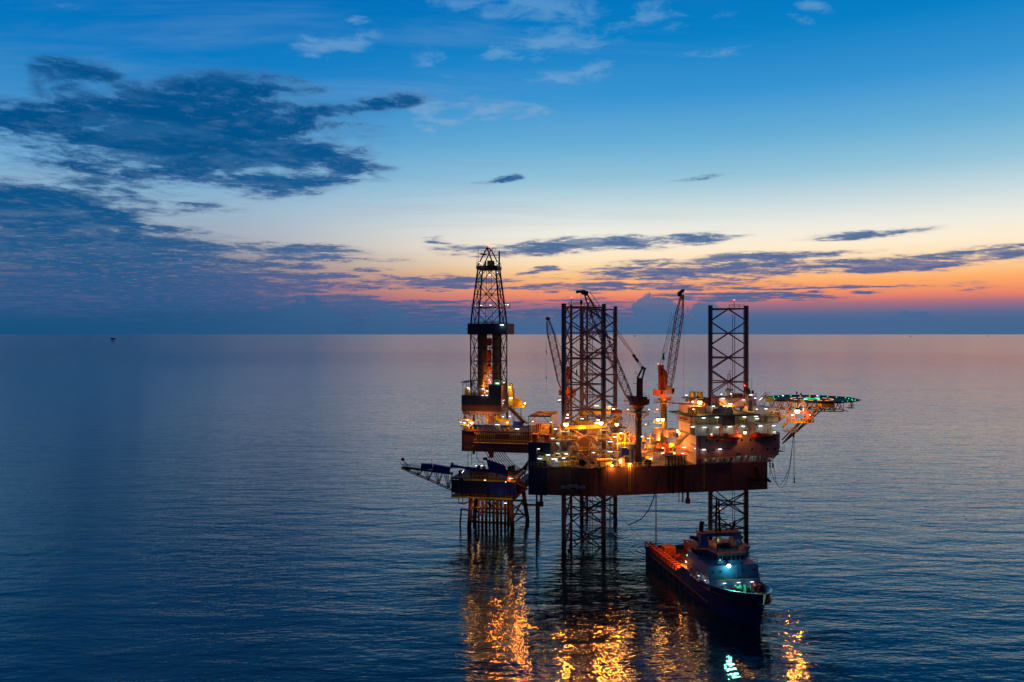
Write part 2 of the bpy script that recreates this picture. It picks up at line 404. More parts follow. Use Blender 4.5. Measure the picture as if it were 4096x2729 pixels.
# ---------------------------------------------------------------- sea
def make_sea():
    b = MB(); b.add([(-120000,-3000,0), (120000,-3000,0), (120000,160000,0), (-120000,160000,0)], [(0,1,2,3)])
    m = bpy.data.materials.new('sea_water'); m.use_nodes = True
    h = G(m.node_tree); bs = m.node_tree.nodes['Principled BSDF']
    geo = h.new('ShaderNodeNewGeometry'); pos = geo.outputs['Position']
    dist = h.new('ShaderNodeVectorMath', operation='LENGTH'); h.l.new(pos, dist.inputs[0]); D = dist.outputs['Value']
    def layer(rot, sx, sy, scale, detail, rough=.5, dd=.3):
        mp = h.new('ShaderNodeMapping'); h.l.new(pos, mp.inputs[0])
        mp.inputs['Rotation'].default_value = (0, 0, R(rot)); mp.inputs['Scale'].default_value = (sx, sy, 1)
        return h.noise(mp.outputs[0], scale, detail, rough, dd)
    n1 = layer(9, .36, 1.0, .095, 4, .5)          # long swell
    n2 = layer(-14, .42, 1.0, .30, 4, .55)    # wind waves
    n3 = layer(20, .42, 1.0, .95, 3, .55)     # ripples
    patch = layer(3, .2, 1.0, .004, 4, .6)
    amp = h.m('ADD', .35, h.m('MULTIPLY', patch, 1.3))
    hgt = h.m('ADD', h.m('MULTIPLY', n1, .95), h.m('ADD', h.m('MULTIPLY', n2, .3), h.m('MULTIPLY', n3, .10)))
    bp = h.new('ShaderNodeBump'); bp.inputs['Distance'].default_value = 1.0
    h.l.new(h.m('MULTIPLY', hgt, amp), bp.inputs['Height'])
    h.l.new(h.m('SUBTRACT', .74, h.m('ADD', h.m('MULTIPLY', h.step(D, 220.0, 500.0), .08), h.m('MULTIPLY', h.step(D, 500.0, 3000.0), .36))), bp.inputs['Strength'])
    h.l.new(bp.outputs[0], bs.inputs['Normal'])
    bs.inputs['Base Color'].default_value = (.0005, .012, .023, 1)
    bs.inputs['IOR'].default_value = 1.47
    bs.inputs['Specular IOR Level'].default_value = .5
    h.l.new(h.m('ADD', .03, h.m('MULTIPLY', h.step(D, 200.0, 4000.0), .12)), bs.inputs['Roughness'])
    o = b.build('sea', m); tag(o, kind='structure')
make_sea()
# ---------------------------------------------------------------- rig ground frame: a along the hull (bow +), l across (far side +)
UA, UL = (.978, -.208), (.208, .978)
OX, OY = 26.0, 273.7
RZ = math.atan2(-.208, .978)
def Wf(a, l, z): return Vector((OX + UA[0]*a + UL[0]*l, OY + UA[1]*a + UL[1]*l, z))
def Qa(sx, l):
    t = (sx - 2048) / F
    return (t*(OY + UL[1]*l) - OX - UL[0]*l) / (UA[0] - t*UA[1])
def zat(sy, depth): return EYE - (sy - HOR) / F * depth
def QP(sx, sy, l):
    p = Wf(Qa(sx, l), l, 0); p.z = zat(sy, p.y); return p
# facet frame of the near hull side: s along the side from the corner, n inward
KX, KY = 23.6, 240.0
FD, FN = (.980, .198), (-.198, .980)
FZ = math.atan2(.198, .980)
def Nf(s, n, z): return Vector((KX + FD[0]*s + FN[0]*n, KY + FD[1]*s + FN[1]*n, z))
def Ns(sx, n):
    t = (sx - 2048) / F
    return (t*(KY + FN[1]*n) - KX - FN[0]*n) / (FD[0] - t*FD[1])
def NP(sx, sy, n):
    p = Nf(Ns(sx, n), n, 0); p.z = zat(sy, p.y); return p
def bQ(b, x0, x1, y0, y1, l, dl):
    "box in the rig frame whose near face fills the given photo rectangle at lateral l"
    a0, a1 = Qa(x0, l), Qa(x1, l); d = Wf((a0+a1)/2, l, 0).y
    return b.fbox(Wf, a0, a1, l, l+dl, zat(y1, d), zat(y0, d))
def bN(b, x0, x1, y0, y1, n, dn):
    s0, s1 = Ns(x0, n), Ns(x1, n); d = Nf((s0+s1)/2, n, 0).y
    return b.fbox(Nf, s0, s1, n, n+dn, zat(y1, d), zat(y0, d))
def free(sx, sy, d): return Vector(((sx-2048)/F*d, d, zat(sy, d)))
ZB, ZD = 18.0, 26.5      # hull bottom and main deck
AX, LX, NX = Vector((UA[0], UA[1], 0)), Vector((UL[0], UL[1], 0)), Vector((FD[0], FD[1], 0))
FNX = Vector((FN[0], FN[1], 0))

# ---------------------------------------------------------------- rig hull
hull = thing('rig_hull', 'long rust red barge hull of the rig raised above the sea on lattice legs', 'rig hull', (OX, OY, ZB), RZ)
def w2(a, l): p = Wf(a, l, 0); return (p.x, p.y)
HP = [(-14,-33.5), (4.66,-33.5), (58.1,-10.3), (58.1,10.3), (4.66,33.5), (-14,33.5)]
MB().prism([w2(*p) for p in HP], ZB, ZD).build('hull_shell', M['hull'], hull)
MB().prism([w2(a*.997, l*.993) for a, l in HP], ZD+.004, ZD+.09).build('main_deck', M['deck'], hull)
b = MB(); bQ(b, 2113, 2188, 1866, 1981, -33.56, .05); b.build('navy_hull_panel', M['navy'], hull)
b = MB()   # stiffeners, fender posts and drain pipes on the near side
for s in (3, 14, 26, 37, 46, 52): b.beam(Nf(s,-.12,ZB+.2), Nf(s,-.12,ZD-.1), .16, .16)
for a in (-12, -9.5, -3.2, 1.5): b.beam(Wf(a,-33.65,ZB+.2), Wf(a,-33.65,ZD-.1), .22, .22)
b.beam(Nf(0,-.06,ZD-.1), Nf(33,-.06,ZD-.1), .16, .2); b.beam(Wf(-14,-33.56,ZD-.1), Wf(4.66,-33.56,ZD-.1), .16, .2)
b.build('hull_stiffener', M['hull'], hull)
for s in (12.0, 36.2):
    b = MB()
    for q in (0, .6): b.beam(Nf(s+q,-.3,ZB+1), Nf(s+q,-.3,ZD+1), .09)
    for k in range(26): b.beam(Nf(s,-.3,ZB+1.2+k*.34), Nf(s+.6,-.3,ZB+1.2+k*.34), .05)
    b.build('ladder', M['yellow'], hull)
b = MB()
for p in (free(2148,1934,239), ):
    x0, x1, z0, z1 = Qa(2149,-34.2), Qa(2196,-34.2), zat(1979,239), zat(1935,239)
    for i in range(5): b.beam(Wf(x0+(x1-x0)*i/4,-34.2,z0), Wf(x0+(x1-x0)*i/4,-34.2,z1), .12)
    for i in range(4): b.beam(Wf(x0,-34.2,z0+(z1-z0)*i/3), Wf(x1,-34.2,z0+(z1-z0)*i/3), .12)
    b.beam(Wf(x0,-33.6,z0), Wf(x0,-34.2,z0), .12); b.beam(Wf(x1,-33.6,z0), Wf(x1,-34.2,z0), .12)
b.build('boat_landing_frame', M['steel'], hull)
# a frame of the same sort under the quarters
b = MB(); s0, s1, z0, z1 = Ns(2744,-.5), Ns(2782,-.5), ZB+.2, zat(1922, 247)
for i in range(4): b.beam(Nf(s0+(s1-s0)*i/3,-.5,z0), Nf(s0+(s1-s0)*i/3,-.5,z1), .1)
for i in range(5): b.beam(Nf(s0,-.5,z0+(z1-z0)*i/4), Nf(s1,-.5,z0+(z1-z0)*i/4), .1)
b.build('boat_landing_frame', M['steel'], hull)
b = MB()
b.rail([Nf(.2,.25,ZD), Nf(20,.25,ZD), Nf(33.5,.25,ZD)], 1.2, .05, 1.7)
b.build('deck_rail', M['yellow'], hull)
b = MB(); b.rail([Wf(-4.5,-33.3,ZD), Wf(4.5,-33.3,ZD)], 1.2, .05, 1.7); b.build('deck_rail', M['yellow'], hull); b = MB(); b.rail([Wf(-13.8,-33.3,ZD), Wf(-10,-33.3,ZD)], 1.2, .05, 1.5)
b.build('deck_rail', M['yellow'], hull)
b = MB(); b.rail([Wf(-13.8,33,ZD), Wf(4.6,33,ZD), Wf(58,10,ZD)], 1.2, .05, 2.2); b.build('deck_rail', M['yellow'], hull)
# suction pipes and outlets below the hull
def stub(sx, y0, y1, n=None, l=None, r=.45):
    p = NP(sx, 1980, n) if n is not None else QP(sx, 1980, l)
    z0, z1 = zat(y0, p.y), zat(y1, p.y)
    b = MB(); b.tube((p.x,p.y,ZB+.2), (p.x,p.y,z1+(z0-z1)*.4), r, n=8); b.tube((p.x,p.y,z1+(z0-z1)*.45), (p.x,p.y,z1), r*1.7, n=8)
    b.build('suction_pipe', M['hull'], hull)
stub(2165, 1985, 2026, l=-31); stub(2751, 1973, 2014, n=2)
b = MB(); p = QP(2147, 1985, -31); b.tube((p.x,p.y,ZB+.2), (p.x,p.y,-3), .3, n=8); b.build('caisson_pipe', M['hull'], hull)
# faded lettering low on the bow side: two lines, as far as it can be read
def text(parent, body, origin, rz, size, m, name='lettering', ext=.02, tilt=90):
    cu = bpy.data.curves.new(name, 'FONT'); cu.body = body; cu.size = size; cu.extrude = ext; cu.align_x = 'CENTER'; cu.align_y = 'CENTER'
    tmp = bpy.data.objects.new(name, cu); sc.collection.objects.link(tmp)
    dg = bpy.context.evaluated_depsgraph_get(); me = bpy.data.meshes.new_from_object(tmp.evaluated_get(dg))
    bpy.data.objects.remove(tmp)
    X4 = Matrix.Translation(Vector(origin)) @ Matrix.Rotation(rz, 4, 'Z') @ Matrix.Rotation(R(tilt), 4, 'X')
    me.transform(WM[parent].inverted() @ X4); me.materials.clear(); me.materials.append(m)
    o = bpy.data.objects.new(name, me); sc.collection.objects.link(o); o.parent = parent; WM[o] = WM[parent]
    return o
p = NP(2858, 1875, -.04); text(hull, 'SHELF', p, FZ, .62, M['black'])
p = NP(2885, 1874.6, -.04); text(hull, 'DRILLING', p, FZ, .62, M['black'])
p = NP(2873, 1884.5, -.04); text(hull, 'ENTERPRISE', p, FZ, .62, M['black'])

# ---------------------------------------------------------------- the three lattice legs
def make_leg(label, ax, ay, ztop):
    th = R(16); L = 13.3
    root = thing('lattice_leg', label, 'lattice leg', (ax, ay, 0), 0, 'lattice legs of the rig')
    A = Vector((ax, ay, 0)); B = A + Vector((math.cos(th)*L, math.sin(th)*L, 0)); C = A + Vector((math.cos(th+R(60))*L, math.sin(th+R(60))*L, 0))
    Zv = Vector((0,0,1)); z0 = -6.0
    for i, P in enumerate((A, B, C)):
        al = th + R(120)*i
        d = Vector((math.cos(al), math.sin(al), 0)); nrm = Vector((-d.y, d.x, 0))
        ch = MB().tube(P+Zv*z0, P+Zv*ztop, .43, n=12).build('leg_chord', M['leg'], root, True)
        rk = MB(); T = .1
        for sg in (-1, 1):
            rk.box8([P+d*sg*.3+nrm*T+Zv*z0, P+d*sg*.66+nrm*T+Zv*z0, P+d*sg*.66-nrm*T+Zv*z0, P+d*sg*.3-nrm*T+Zv*z0,
                     P+d*sg*.3+nrm*T+Zv*ztop, P+d*sg*.66+nrm*T+Zv*ztop, P+d*sg*.66-nrm*T+Zv*ztop, P+d*sg*.3-nrm*T+Zv*ztop])
            k = int((ztop - 0) / .62)
            for j in range(k):
                z = .3 + j*.62; e = d*sg
                rk.add([P+e*.66+nrm*T+Zv*z, P+e*.66-nrm*T+Zv*z, P+e*.66-nrm*T+Zv*(z+.42), P+e*.66+nrm*T+Zv*(z+.42), P+e*.86+nrm*T+Zv*(z+.12), P+e*.86-nrm*T+Zv*(z+.12), P+e*.86-nrm*T+Zv*(z+.3), P+e*.86+nrm*T+Zv*(z+.3)],
                       [(0,1,5,4), (1,2,6,5), (2,3,7,6), (3,0,4,7), (4,5,6,7)])
        rk.build('rack', M['leg'], ch)
    nb = 10
    for P, Q2 in ((A,B), (B,C), (C,A)):
        for k in range(nb):
            zc = ztop - 1.1 - k*8.03; mid = (P+Q2)/2
            if zc < -2: continue
            MB().tube(P+Zv*zc, Q2+Zv*zc, .22, n=7).build('horizontal_brace', M['leg'], root)
            br = MB()
            for E in (P, Q2):
                if k > 0: br.tube(mid+Zv*zc, E+Zv*(zc+3.9), .2, n=7)
                if zc-3.9 > -5: br.tube(mid+Zv*zc, E+Zv*(zc-3.9), .2, n=7)
            br.lathe(mid+Zv*(zc-.35), [(.3,0), (.42,.35), (.3,.7)], 8)
            br.build('diagonal_brace', M['leg'], root)
    # raw water pipes running down inside
    w = MB()
    for q in (.62, .68): pp = A+(B-A)*q+(C-A)*.18; w.tube(pp+Zv*-2, pp+Zv*(ztop-3), .1, n=5)
    pp = A+(B-A)*.93+(C-A)*.03; w.tube(pp+Zv*-2, pp+Zv*(ztop-1.5), .12, n=5)
    w.build('water_pipe', M['leg'], root)
    # small platform with rails and a red beacon on top
    pl = MB(); f = lambda q, r, z: A+(B-A)*q+(C-A)*r+Zv*z
    q0, q1 = (.12,.5) if ax < 50 else (.52, .94)
    pl.box8([f(q0,0,ztop-.9), f(q1,0,ztop-.9), f(q1,.2,ztop-.9), f(q0,.2,ztop-.9), f(q0,0,ztop-.8), f(q1,0,ztop-.8), f(q1,.2,ztop-.8), f(q0,.2,ztop-.8)])
    pl.rail([f(q0,0,ztop-.8), f(q1,0,ztop-.8), f(q1,.2,ztop-.8), f(q0,.2,ztop-.8)], 1.1, .045, 1.6, closed=True)
    pl.build('top_platform', M['steel'], root)
    beacon(root, f(q0+.06 if ax < 50 else .66, .05, ztop+1.6), 2.4, .26, 30)
    return root, A, B, C
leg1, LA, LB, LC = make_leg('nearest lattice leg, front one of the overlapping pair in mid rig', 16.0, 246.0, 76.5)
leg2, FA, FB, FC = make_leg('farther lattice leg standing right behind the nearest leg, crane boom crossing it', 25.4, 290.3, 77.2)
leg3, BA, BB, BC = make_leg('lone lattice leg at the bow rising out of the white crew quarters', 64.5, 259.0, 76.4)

# ---------------------------------------------------------------- jacking towers round each leg chord
def jack_tower(label, P, lit, z1=38.0):
    t = thing('jacking_tower', label, 'jacking tower', (P.x, P.y, ZD), FZ, 'jacking towers gripping the leg chords')
    fr = lambda u, v, z: Vector((P.x+FD[0]*u+FN[0]*v, P.y+FD[1]*u+FN[1]*v, z))
    b = MB()
    for u in (-1.5, 1.15): b.fbox(fr, u, u+.35, -1.3, 1.3, ZD+.1, z1-.2)
    for z in (ZD+.6, ZD+4, ZD+7.4, z1-1.1):
        b.fbox(fr, -1.5, 1.5, 1.0, 1.35, z, z+.5); b.fbox(fr, -1.48, 1.48, -1.36, -1.1, z, z+.4)
    b.build('frame', M['white'], t)
    for i in range(4):
        z = ZD + 1.6 + i*2.6
        for sg in (-1, 1):
            g2 = MB(); c = fr(sg*1.65, -.4, z)
            g2.lathe(c - FNX*1.1, [(.7,0), (.8,.2), (.8,1.2), (.5,1.5)], 14, tuple(FNX))
            g2.lathe(c - FNX*1.5, [(.38,0), (.4,.45)], 10, tuple(FNX))
            g2.build('gear_case', M['grey'], t)
    for z in (ZD+2.9, ZD+8.1):
        c = MB(); c.fbox(fr, -3.2, 3.2, -2.3, -1.4, z, z+.1); c.rail([fr(-3.2,-2.3,z+.1), fr(3.2,-2.3,z+.1)], 1.1, .045, 1.3)
        c.rail([fr(-3.2,-2.3,z+.1), fr(-3.2,-1.4,z+.1)], 1.1, .045, 1.3); c.build('walkway', M['yellow'], t)
    return t, fr
t1, fr1 = jack_tower('jacking tower of pale round gear cases at the left chord of the nearest leg', LA, True)
t2, fr2 = jack_tower('dark jacking tower with pale gear cases right of the nearest leg, above the yellow tank', LB, True)
t3, fr3 = jack_tower('jacking tower at the rear chord of the nearest leg, seen through its bracing', LC, True)
t4, fr4 = jack_tower('jacking tower at the left chord of the farther leg, deep inside the rig', FA, True)
t5, fr5 = jack_tower('jacking tower at the right chord of the farther leg beside the red striped cabin', FB, True)
for t, P, xs in ((t1, LA, 0), (t2, LB, 0)): pass
for sx, sy in ((2211,1754), (2233,1773), (2232,1814), (2265,1816), (2225,1844), (2264,1846)): tube(t1, QP(sx, sy, -31.3), AX, 160, 1.2)
for sx, sy in ((2441,1767), (2441,1807), (2441,1836)): tube(t2, QP(sx, sy, -30.5), AX, 170, 1.7)
# upper guide girders joining the chord tops
gg = thing('guide_girder', 'pale yellow-lit girder frame joining the jacking towers round the nearest leg', 'girder frame', (LA.x, LA.y, 38), 0)
for P, Q2 in ((LA,LB), (LB,LC), (LC,LA)):
    d = (Q2-P).normalized(); o = Vector((d.y, -d.x, 0))*1.2
    MB().beam(P+o+Vector((0,0,38.3)), Q2+o+Vector((0,0,38.3)), .5, 1.1).build('girder', M['yellow'], gg)
c = MB(); o = (LB-LA).normalized(); o2 = Vector((o.y,-o.x,0))
c.rail([LA+o2*1.9+Vector((0,0,38.9)), LB+o2*1.9+Vector((0,0,38.9))], 1.2, .05, 1.6)
c.add([LA+o2*1.2+Vector((0,0,38.86)), LB+o2*1.2+Vector((0,0,38.86)), LB+o2*2+Vector((0,0,38.86)), LA+o2*2+Vector((0,0,38.86)),
       LA+o2*1.2+Vector((0,0,38.94)), LB+o2*1.2+Vector((0,0,38.94)), LB+o2*2+Vector((0,0,38.94)), LA+o2*2+Vector((0,0,38.94))], [(0,3,2,1), (4,5,6,7), (0,1,5,4), (1,2,6,5), (2,3,7,6), (3,0,4,7)])
c.build('walkway', M['yellow'], gg)
sodium(gg, free(2264,1697,243), 3400, .8); sodium(gg, free(2404,1692,246), 2800, .7); sodium(gg, free(2467,1697,250), 2400, .6)
flood(gg, free(2264,1697,241), 19000); flood(gg, free(2404,1692,244), 26000); flood(gg, free(2467,1697,248), 14000)
tube(gg, free(2329,1675,247), AX, 260, 1.2); tube(gg, free(2387,1693,246), AX, 260, 1.4); tube(gg, free(2393,1680,247), AX, 200, 1.2); tube(gg, free(2269,1672,244), AX, 240, 1.1); tube(gg, free(2222,1716,243), AX, 240, 1.1)
g2 = thing('guide_girder', 'orange-lit girder frame round the farther leg behind the first', 'girder frame', (FA.x, FA.y, 38), 0)
for P, Q2 in ((FA,FB), (FB,FC), (FC,FA)):
    d = (Q2-P).normalized(); o = Vector((d.y, -d.x, 0))*1.2
    MB().beam(P+o+Vector((0,0,38.3)), Q2+o+Vector((0,0,38.3)), .5, 1.1).build('girder', M['yellow'], g2)
sodium(g2, free(2271,1659,286), 2200, .35); sodium(g2, free(2454,1637,287), 3800, .5); tube(g2, free(2387,1623,286), AX, 260, 1.8); tube(g2, free(2440,1626,286), AX, 200, .9)
# ---------------------------------------------------------------- cantilever with its beams
can = thing('cantilever', 'dark brown cantilever deck reaching out left over the sea under the derrick', 'cantilever', tuple(Wf(-30,0,27)), RZ)
CA0 = Qa(1847,-9)
b = MB()
for l in (-9, 7.5): b.fbox(Wf, CA0, 2, l, l+1.2, 26.9, 34.0)
b.build('girder', M['brown'], can)
b = MB()
for a in [CA0+.6+i*3.2 for i in range(10)]:
    b.fbox(Wf, a, a+.16, -9.25, -9.004, 27.2, 33.7)
b.fbox(Wf, CA0, -9, -9.5, -9.0, 33.75, 34.05); b.fbox(Wf, CA0, -9, -9.45, -9.0, 26.88, 27.1)
b.build('stiffener', M['brown'], can)
b = MB(); b.fbox(Wf, CA0+.2, 0, -7.78, 7.48, 33.2, 33.9); b.build('pipe_deck', M['deck'], can)
b = MB(); b.fbox(Wf, CA0-.02, CA0+.5, -7.7, 7.5, 28, 33.1); b.build('end_plate', M['brown'], can)
wk = MB(); a0, a1 = Qa(1893,-10.6), Qa(2112,-10.6); zw = zat(1769, 272)
wk.fbox(Wf, a0, a1, -10.7, -9.3, zw-.12, zw); wk.rail([Wf(a0,-10.65,zw), Wf(a1,-10.65,zw)], 1.15, .05, 1.35)
wk.build('walkway', M['yellow'], can)
b = MB()
for i in range(26):
    a = Qa(1905+i*8, -9.6)
    if 10 <= i <= 16: continue
    b.tube(Wf(a,-9.7,zw+.3), Wf(a,-9.7,zw+2.6), .14, n=6); b.tube(Wf(a,-9.7,zw+2.6), Wf(a+.3,-9.2,zw+2.9), .14, n=6)
for z in (zw+.9, zw+3.1): b.tube(Wf(a0,-9.5,z), Wf(a1,-9.5,z), .11, n=5)
for z in (27.6, 28.1, 28.7): b.tube(Wf(CA0+1,-9.45,z), Wf(a1,-9.45,z), .09, n=5)
b.build('pipe_run', M['pipe'], can)
b = MB(); b.rail([Wf(CA0+.3,-9,34.05), Wf(Qa(1880,-9),-9,34.05)], 1.1, .05, 1.5); b.rail([Wf(Qa(2020,-9),-9,34.05), Wf(Qa(2112,-9),-9,34.05)], 1.1, .05, 1.5); b.build('deck_rail', M['yellow'], can)
b = MB()
for i in range(9):
    p = Qa(1865+i*20,-9); b.add([Wf(p,-9.3,34.05), Wf(p+1.2,-9.3,34.05), Wf(p+.5,-9.3,35.4), Wf(p,-8.7,34.05), Wf(p+1.2,-8.7,34.05), Wf(p+.5,-8.7,35.4)], [(0,1,2), (3,5,4), (0,3,4,1), (1,4,5,2), (2,5,3,0)])
b.build('gusset', M['brown'], can)
b = MB(); p0 = QP(1833,1682,-9); p1 = QP(1880,1672,-9); b.tube(p0, p1, .22); b.fbox(Wf, Qa(1843,-10.5), Qa(1870,-10.5), -11, -9, zat(1705,272), zat(1700,272)); b.rail([QP(1843,1700,-10.9), QP(1870,1700,-10.9)], 1.2); b.beam(QP(1846,1708,-10.5), QP(1858,1720,-9.2), .15)
b.build('landing', M['yellow'], can)
sodium(can, QP(1887,1691,-9.5), 2000, .5); tube(can, QP(1858,1692,-10.5), AX, 260, 1.3); tube(can, QP(1990,1699,-10), AX, 260, 1.6); tube(can, QP(2069,1716,-10), AX, 240, 1.6)
for sx, sy in ((1843,1689), (1871,1680), (2012,1667), (2040,1665), (2030,1690)): tube(can, QP(sx, sy, -9.5), AX, 130, .7)
# hoses and chains under the cantilever
b = MB()
for sx, y1 in ((1872,1870), (1887,1860)): p = QP(sx,1803,-8); b.tube((p.x,p.y,27), (p.x,p.y,zat(y1,p.y)), .1)
p = QP(1895,1803,-8); b.tube((p.x,p.y,27), (p.x,p.y,25.8), .45, n=8); b.build('hanging_pipe', M['steel'], can)
for i in range(9):
    a = QP(1940+i*9,1803,-8.5); e = QP(2113, 1842+i*5, -16); pts = []
    for k in range(15):
        t = k/14; p = a.lerp(e, t); sag = (6.6 - i*.62)*4*t*(1-t); pts.append(p - Vector((0,0,sag)))
    tag(MB().path(pts, .13, 5).build('hanging_hose', M['black']), 'black hose sagging from the cantilever underside across to the hull', 'hose', 'hoses sagging between cantilever and hull')
pts = [QP(1910+18*math.sin(t)*.9, 1803+ (1-math.cos(t))*22, -9) for t in [i*math.pi/10 for i in range(11)]]
tag(MB().path([QP(1908,1803,-9), QP(1907,1830,-9), QP(1915,1846,-9), QP(1935,1850,-9), QP(1940,1875,-9)], .12).build('hanging_hose', M['black']), 'single bent hose hanging left under the cantilever above the blue covered crane', 'hose')

# ---------------------------------------------------------------- drill floor house
df = thing('drill_floor_house', 'dark windowless drill floor house with a brown lit side, under the derrick', 'drill floor', tuple(Wf(-36,0,40.5)), RZ)
DL0, DL1 = -8.0, 6.0
DA0, DA1 = Qa(1846, DL0), Qa(2005, DL0)
ZF = 45.9
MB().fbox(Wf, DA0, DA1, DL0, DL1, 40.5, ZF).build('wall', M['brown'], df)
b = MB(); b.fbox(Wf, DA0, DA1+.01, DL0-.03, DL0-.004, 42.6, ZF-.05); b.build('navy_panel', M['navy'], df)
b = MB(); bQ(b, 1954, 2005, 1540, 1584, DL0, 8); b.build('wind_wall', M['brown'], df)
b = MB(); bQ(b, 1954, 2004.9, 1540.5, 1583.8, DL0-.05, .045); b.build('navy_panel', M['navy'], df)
b = MB(); b.fbox(Wf, DA0+.2, DA1-.2, DL0+.3, DL1-.3, 39.6, 40.5)
for i in range(13): a = DA0+.7+i*1.05; b.fbox(Wf, a, a+.35, DL0+.05, DL1, 39.2, 40.48)
b.build('floor_beam', M['cream'], df)
b = MB(); r0, r1 = Qa(1850,DL0), Qa(1953,DL0); b.rail([Wf(r0,DL0+.2,ZF), Wf(r1,DL0+.2,ZF)], 1.2); b.build('deck_rail', M['yellow'], df)
b = MB(); q0, q1 = Qa(1848,DL0), Qa(1896,DL0)
for a in (q0+.2, (q0+q1)/2, q1): b.beam(Wf(a,DL0+.3,ZF), Wf(a,DL0+.3,50.3), .16); b.beam(Wf(a,DL0+5,ZF), Wf(a,DL0+5,50.9), .16)
b.beam(Wf(q0,DL0+.3,50.2), Wf(q1,DL0+.3,50.6), .14)
for a in (q0+1.0, q0+3.2): b.beam(Wf(a-.9,DL0+.35,49), Wf(a,DL0+.35,50.2), .1); b.beam(Wf(a+.9,DL0+.35,49), Wf(a,DL0+.35,50.2), .1)
b.box8([Wf(q0-.5,DL0-.4,50.3), Wf(q1+.4,DL0-.4,50.8), Wf(q1+.4,DL0+5.6,51), Wf(q0-.5,DL0+5.6,50.5), Wf(q0-.5,DL0-.4,50.42), Wf(q1+.4,DL0-.4,50.95), Wf(q1+.4,DL0+5.6,51.15), Wf(q0-.5,DL0+5.6,50.62)])
b.build('canopy', M['navy'], df)
b = MB(); bQ(b, 1976, 1998, 1521, 1540, DL0+.6, 2.6); b.build('driller_cabin', M['greencab'], df)
tube(df, QP(1989,1533,DL0+.3), AX, 120, 1.3, (.5,1,.6))
b = MB(); bQ(b, 1913,1936,1557,1576, DL0+1.5, 2); b.build('control_box', M['white'], df)
b = MB(); bQ(b, 1858,1868,1552,1582, DL0+1, 1.5); bQ(b, 1876,1882,1556,1584, DL0+1, 1.2); b.build('winch', M['yellow'], df)
b = MB(); bQ(b, 1918,1934,1564,1582, DL0+.8, 1); bQ(b,1940,1952,1548,1560,DL0+1,1); b.build('mud_box', M['orange'], df)
for sx, sy in ((1872,1550), (1875,1556), (1931,1556), (1949,1564), (1931,1582), (1947,1582)): tube(df, QP(sx, sy, DL0+.4), AX, 110, .9)
for sx, sy in ((1957,1520), (1962,1528), (2016,1531)): tube(df, QP(sx, sy, DL0+.5), AX, 70, .45)
# doorway, ladder and lamp on the lit side wall
b = MB(); A1 = DA1+.02; b.fbox(Wf, A1, A1+.08, DL0+1.7, DL0+2.5, 42.0, 44.4); b.fbox(Wf, A1, A1+1.1, DL0+1.2, DL0+6, 41.2, 41.3); b.rail([Wf(A1+1,DL0+1.2,41.3), Wf(A1+1,DL0+6,41.3)], 1.1); b.build('side_landing', M['white'], df)
tube(df, Wf(A1+.5, DL0+2, 44.3), LX, 150, .9); tube(df, QP(2013,1614,DL0+1), LX, 120, .8)
# substructure legs between drill floor and cantilever
b = MB()
for a in (DA0+.6, DA1-1.2):
    for l in (DL0+.4, DL1-1.2): b.fbox(Wf, a, a+.7, l, l+.8, 34.0, 39.3)
for a, a2 in ((DA0+1, DA1-6), (DA1-1, DA0+8)): b.beam(Wf(a,DL0+.6,34.2), Wf(a2,DL0+.6,39.2), .3)
b.beam(Wf(DA1-.6,DL0+.6,34.2), Wf(DA1+4.5,DL0+.8,34.2), .3); b.beam(Wf(DA1-.6,DL0+.6,39.2), Wf(DA1+4.5,DL0+.8,34.2), .25)
b.build('substructure', M['grey'], df)
b = MB(); bQ(b, 1940,1982,1661,1698, DL0+1, 6); b.build('equipment_house', M['white'], df)
b = MB(); bQ(b, 1953,1974,1667,1695, DL0+.7, .28); b.build('red_door', M['red'], df)
b = MB()
for i in range(7): sx = 1945+i*8; b.tube(QP(sx,1663,DL0+.5), QP(sx,1697,DL0+.5), .12)
for i in range(5): b.tube(QP(1862+i*15,1652,DL0+1), QP(1870+i*15,1700,DL0+3), .14)
b.path([QP(1870,1660,DL0), QP(1900,1668,DL0), QP(1925,1688,DL0), QP(1950,1700,DL0)], .16)
b.path([QP(2010,1650,DL0), QP(2020,1676,DL0), QP(2030,1700,DL0)], .16); b.path([QP(2045,1650,DL0), QP(2052,1690,DL0)], .12)
b.build('mud_pipe', M['pipe'], df)
b = MB()
for sx, sy, r in ((1992,1672,.9), (2004,1680,1.0), (2018,1678,.8), (2028,1688,1.1), (1866,1676,.8), (1880,1684,.9)): p = QP(sx, sy, DL0+.6); b.lathe(p-Vector((0,0,r)), [(r*.6,0), (r,r*.5), (r,r*1.4), (r*.5,r*2)], 10)
b.build('pressure_vessel', M['yellow'], df)
lamp(df, QP(1950,1675,DL0-2), 500, SOD, .4); lamp(df, QP(1905,1690,DL0-1.5), 700, SOD, .4); lamp(df, QP(2030,1700,DL0-2), 500, SOD, .4)

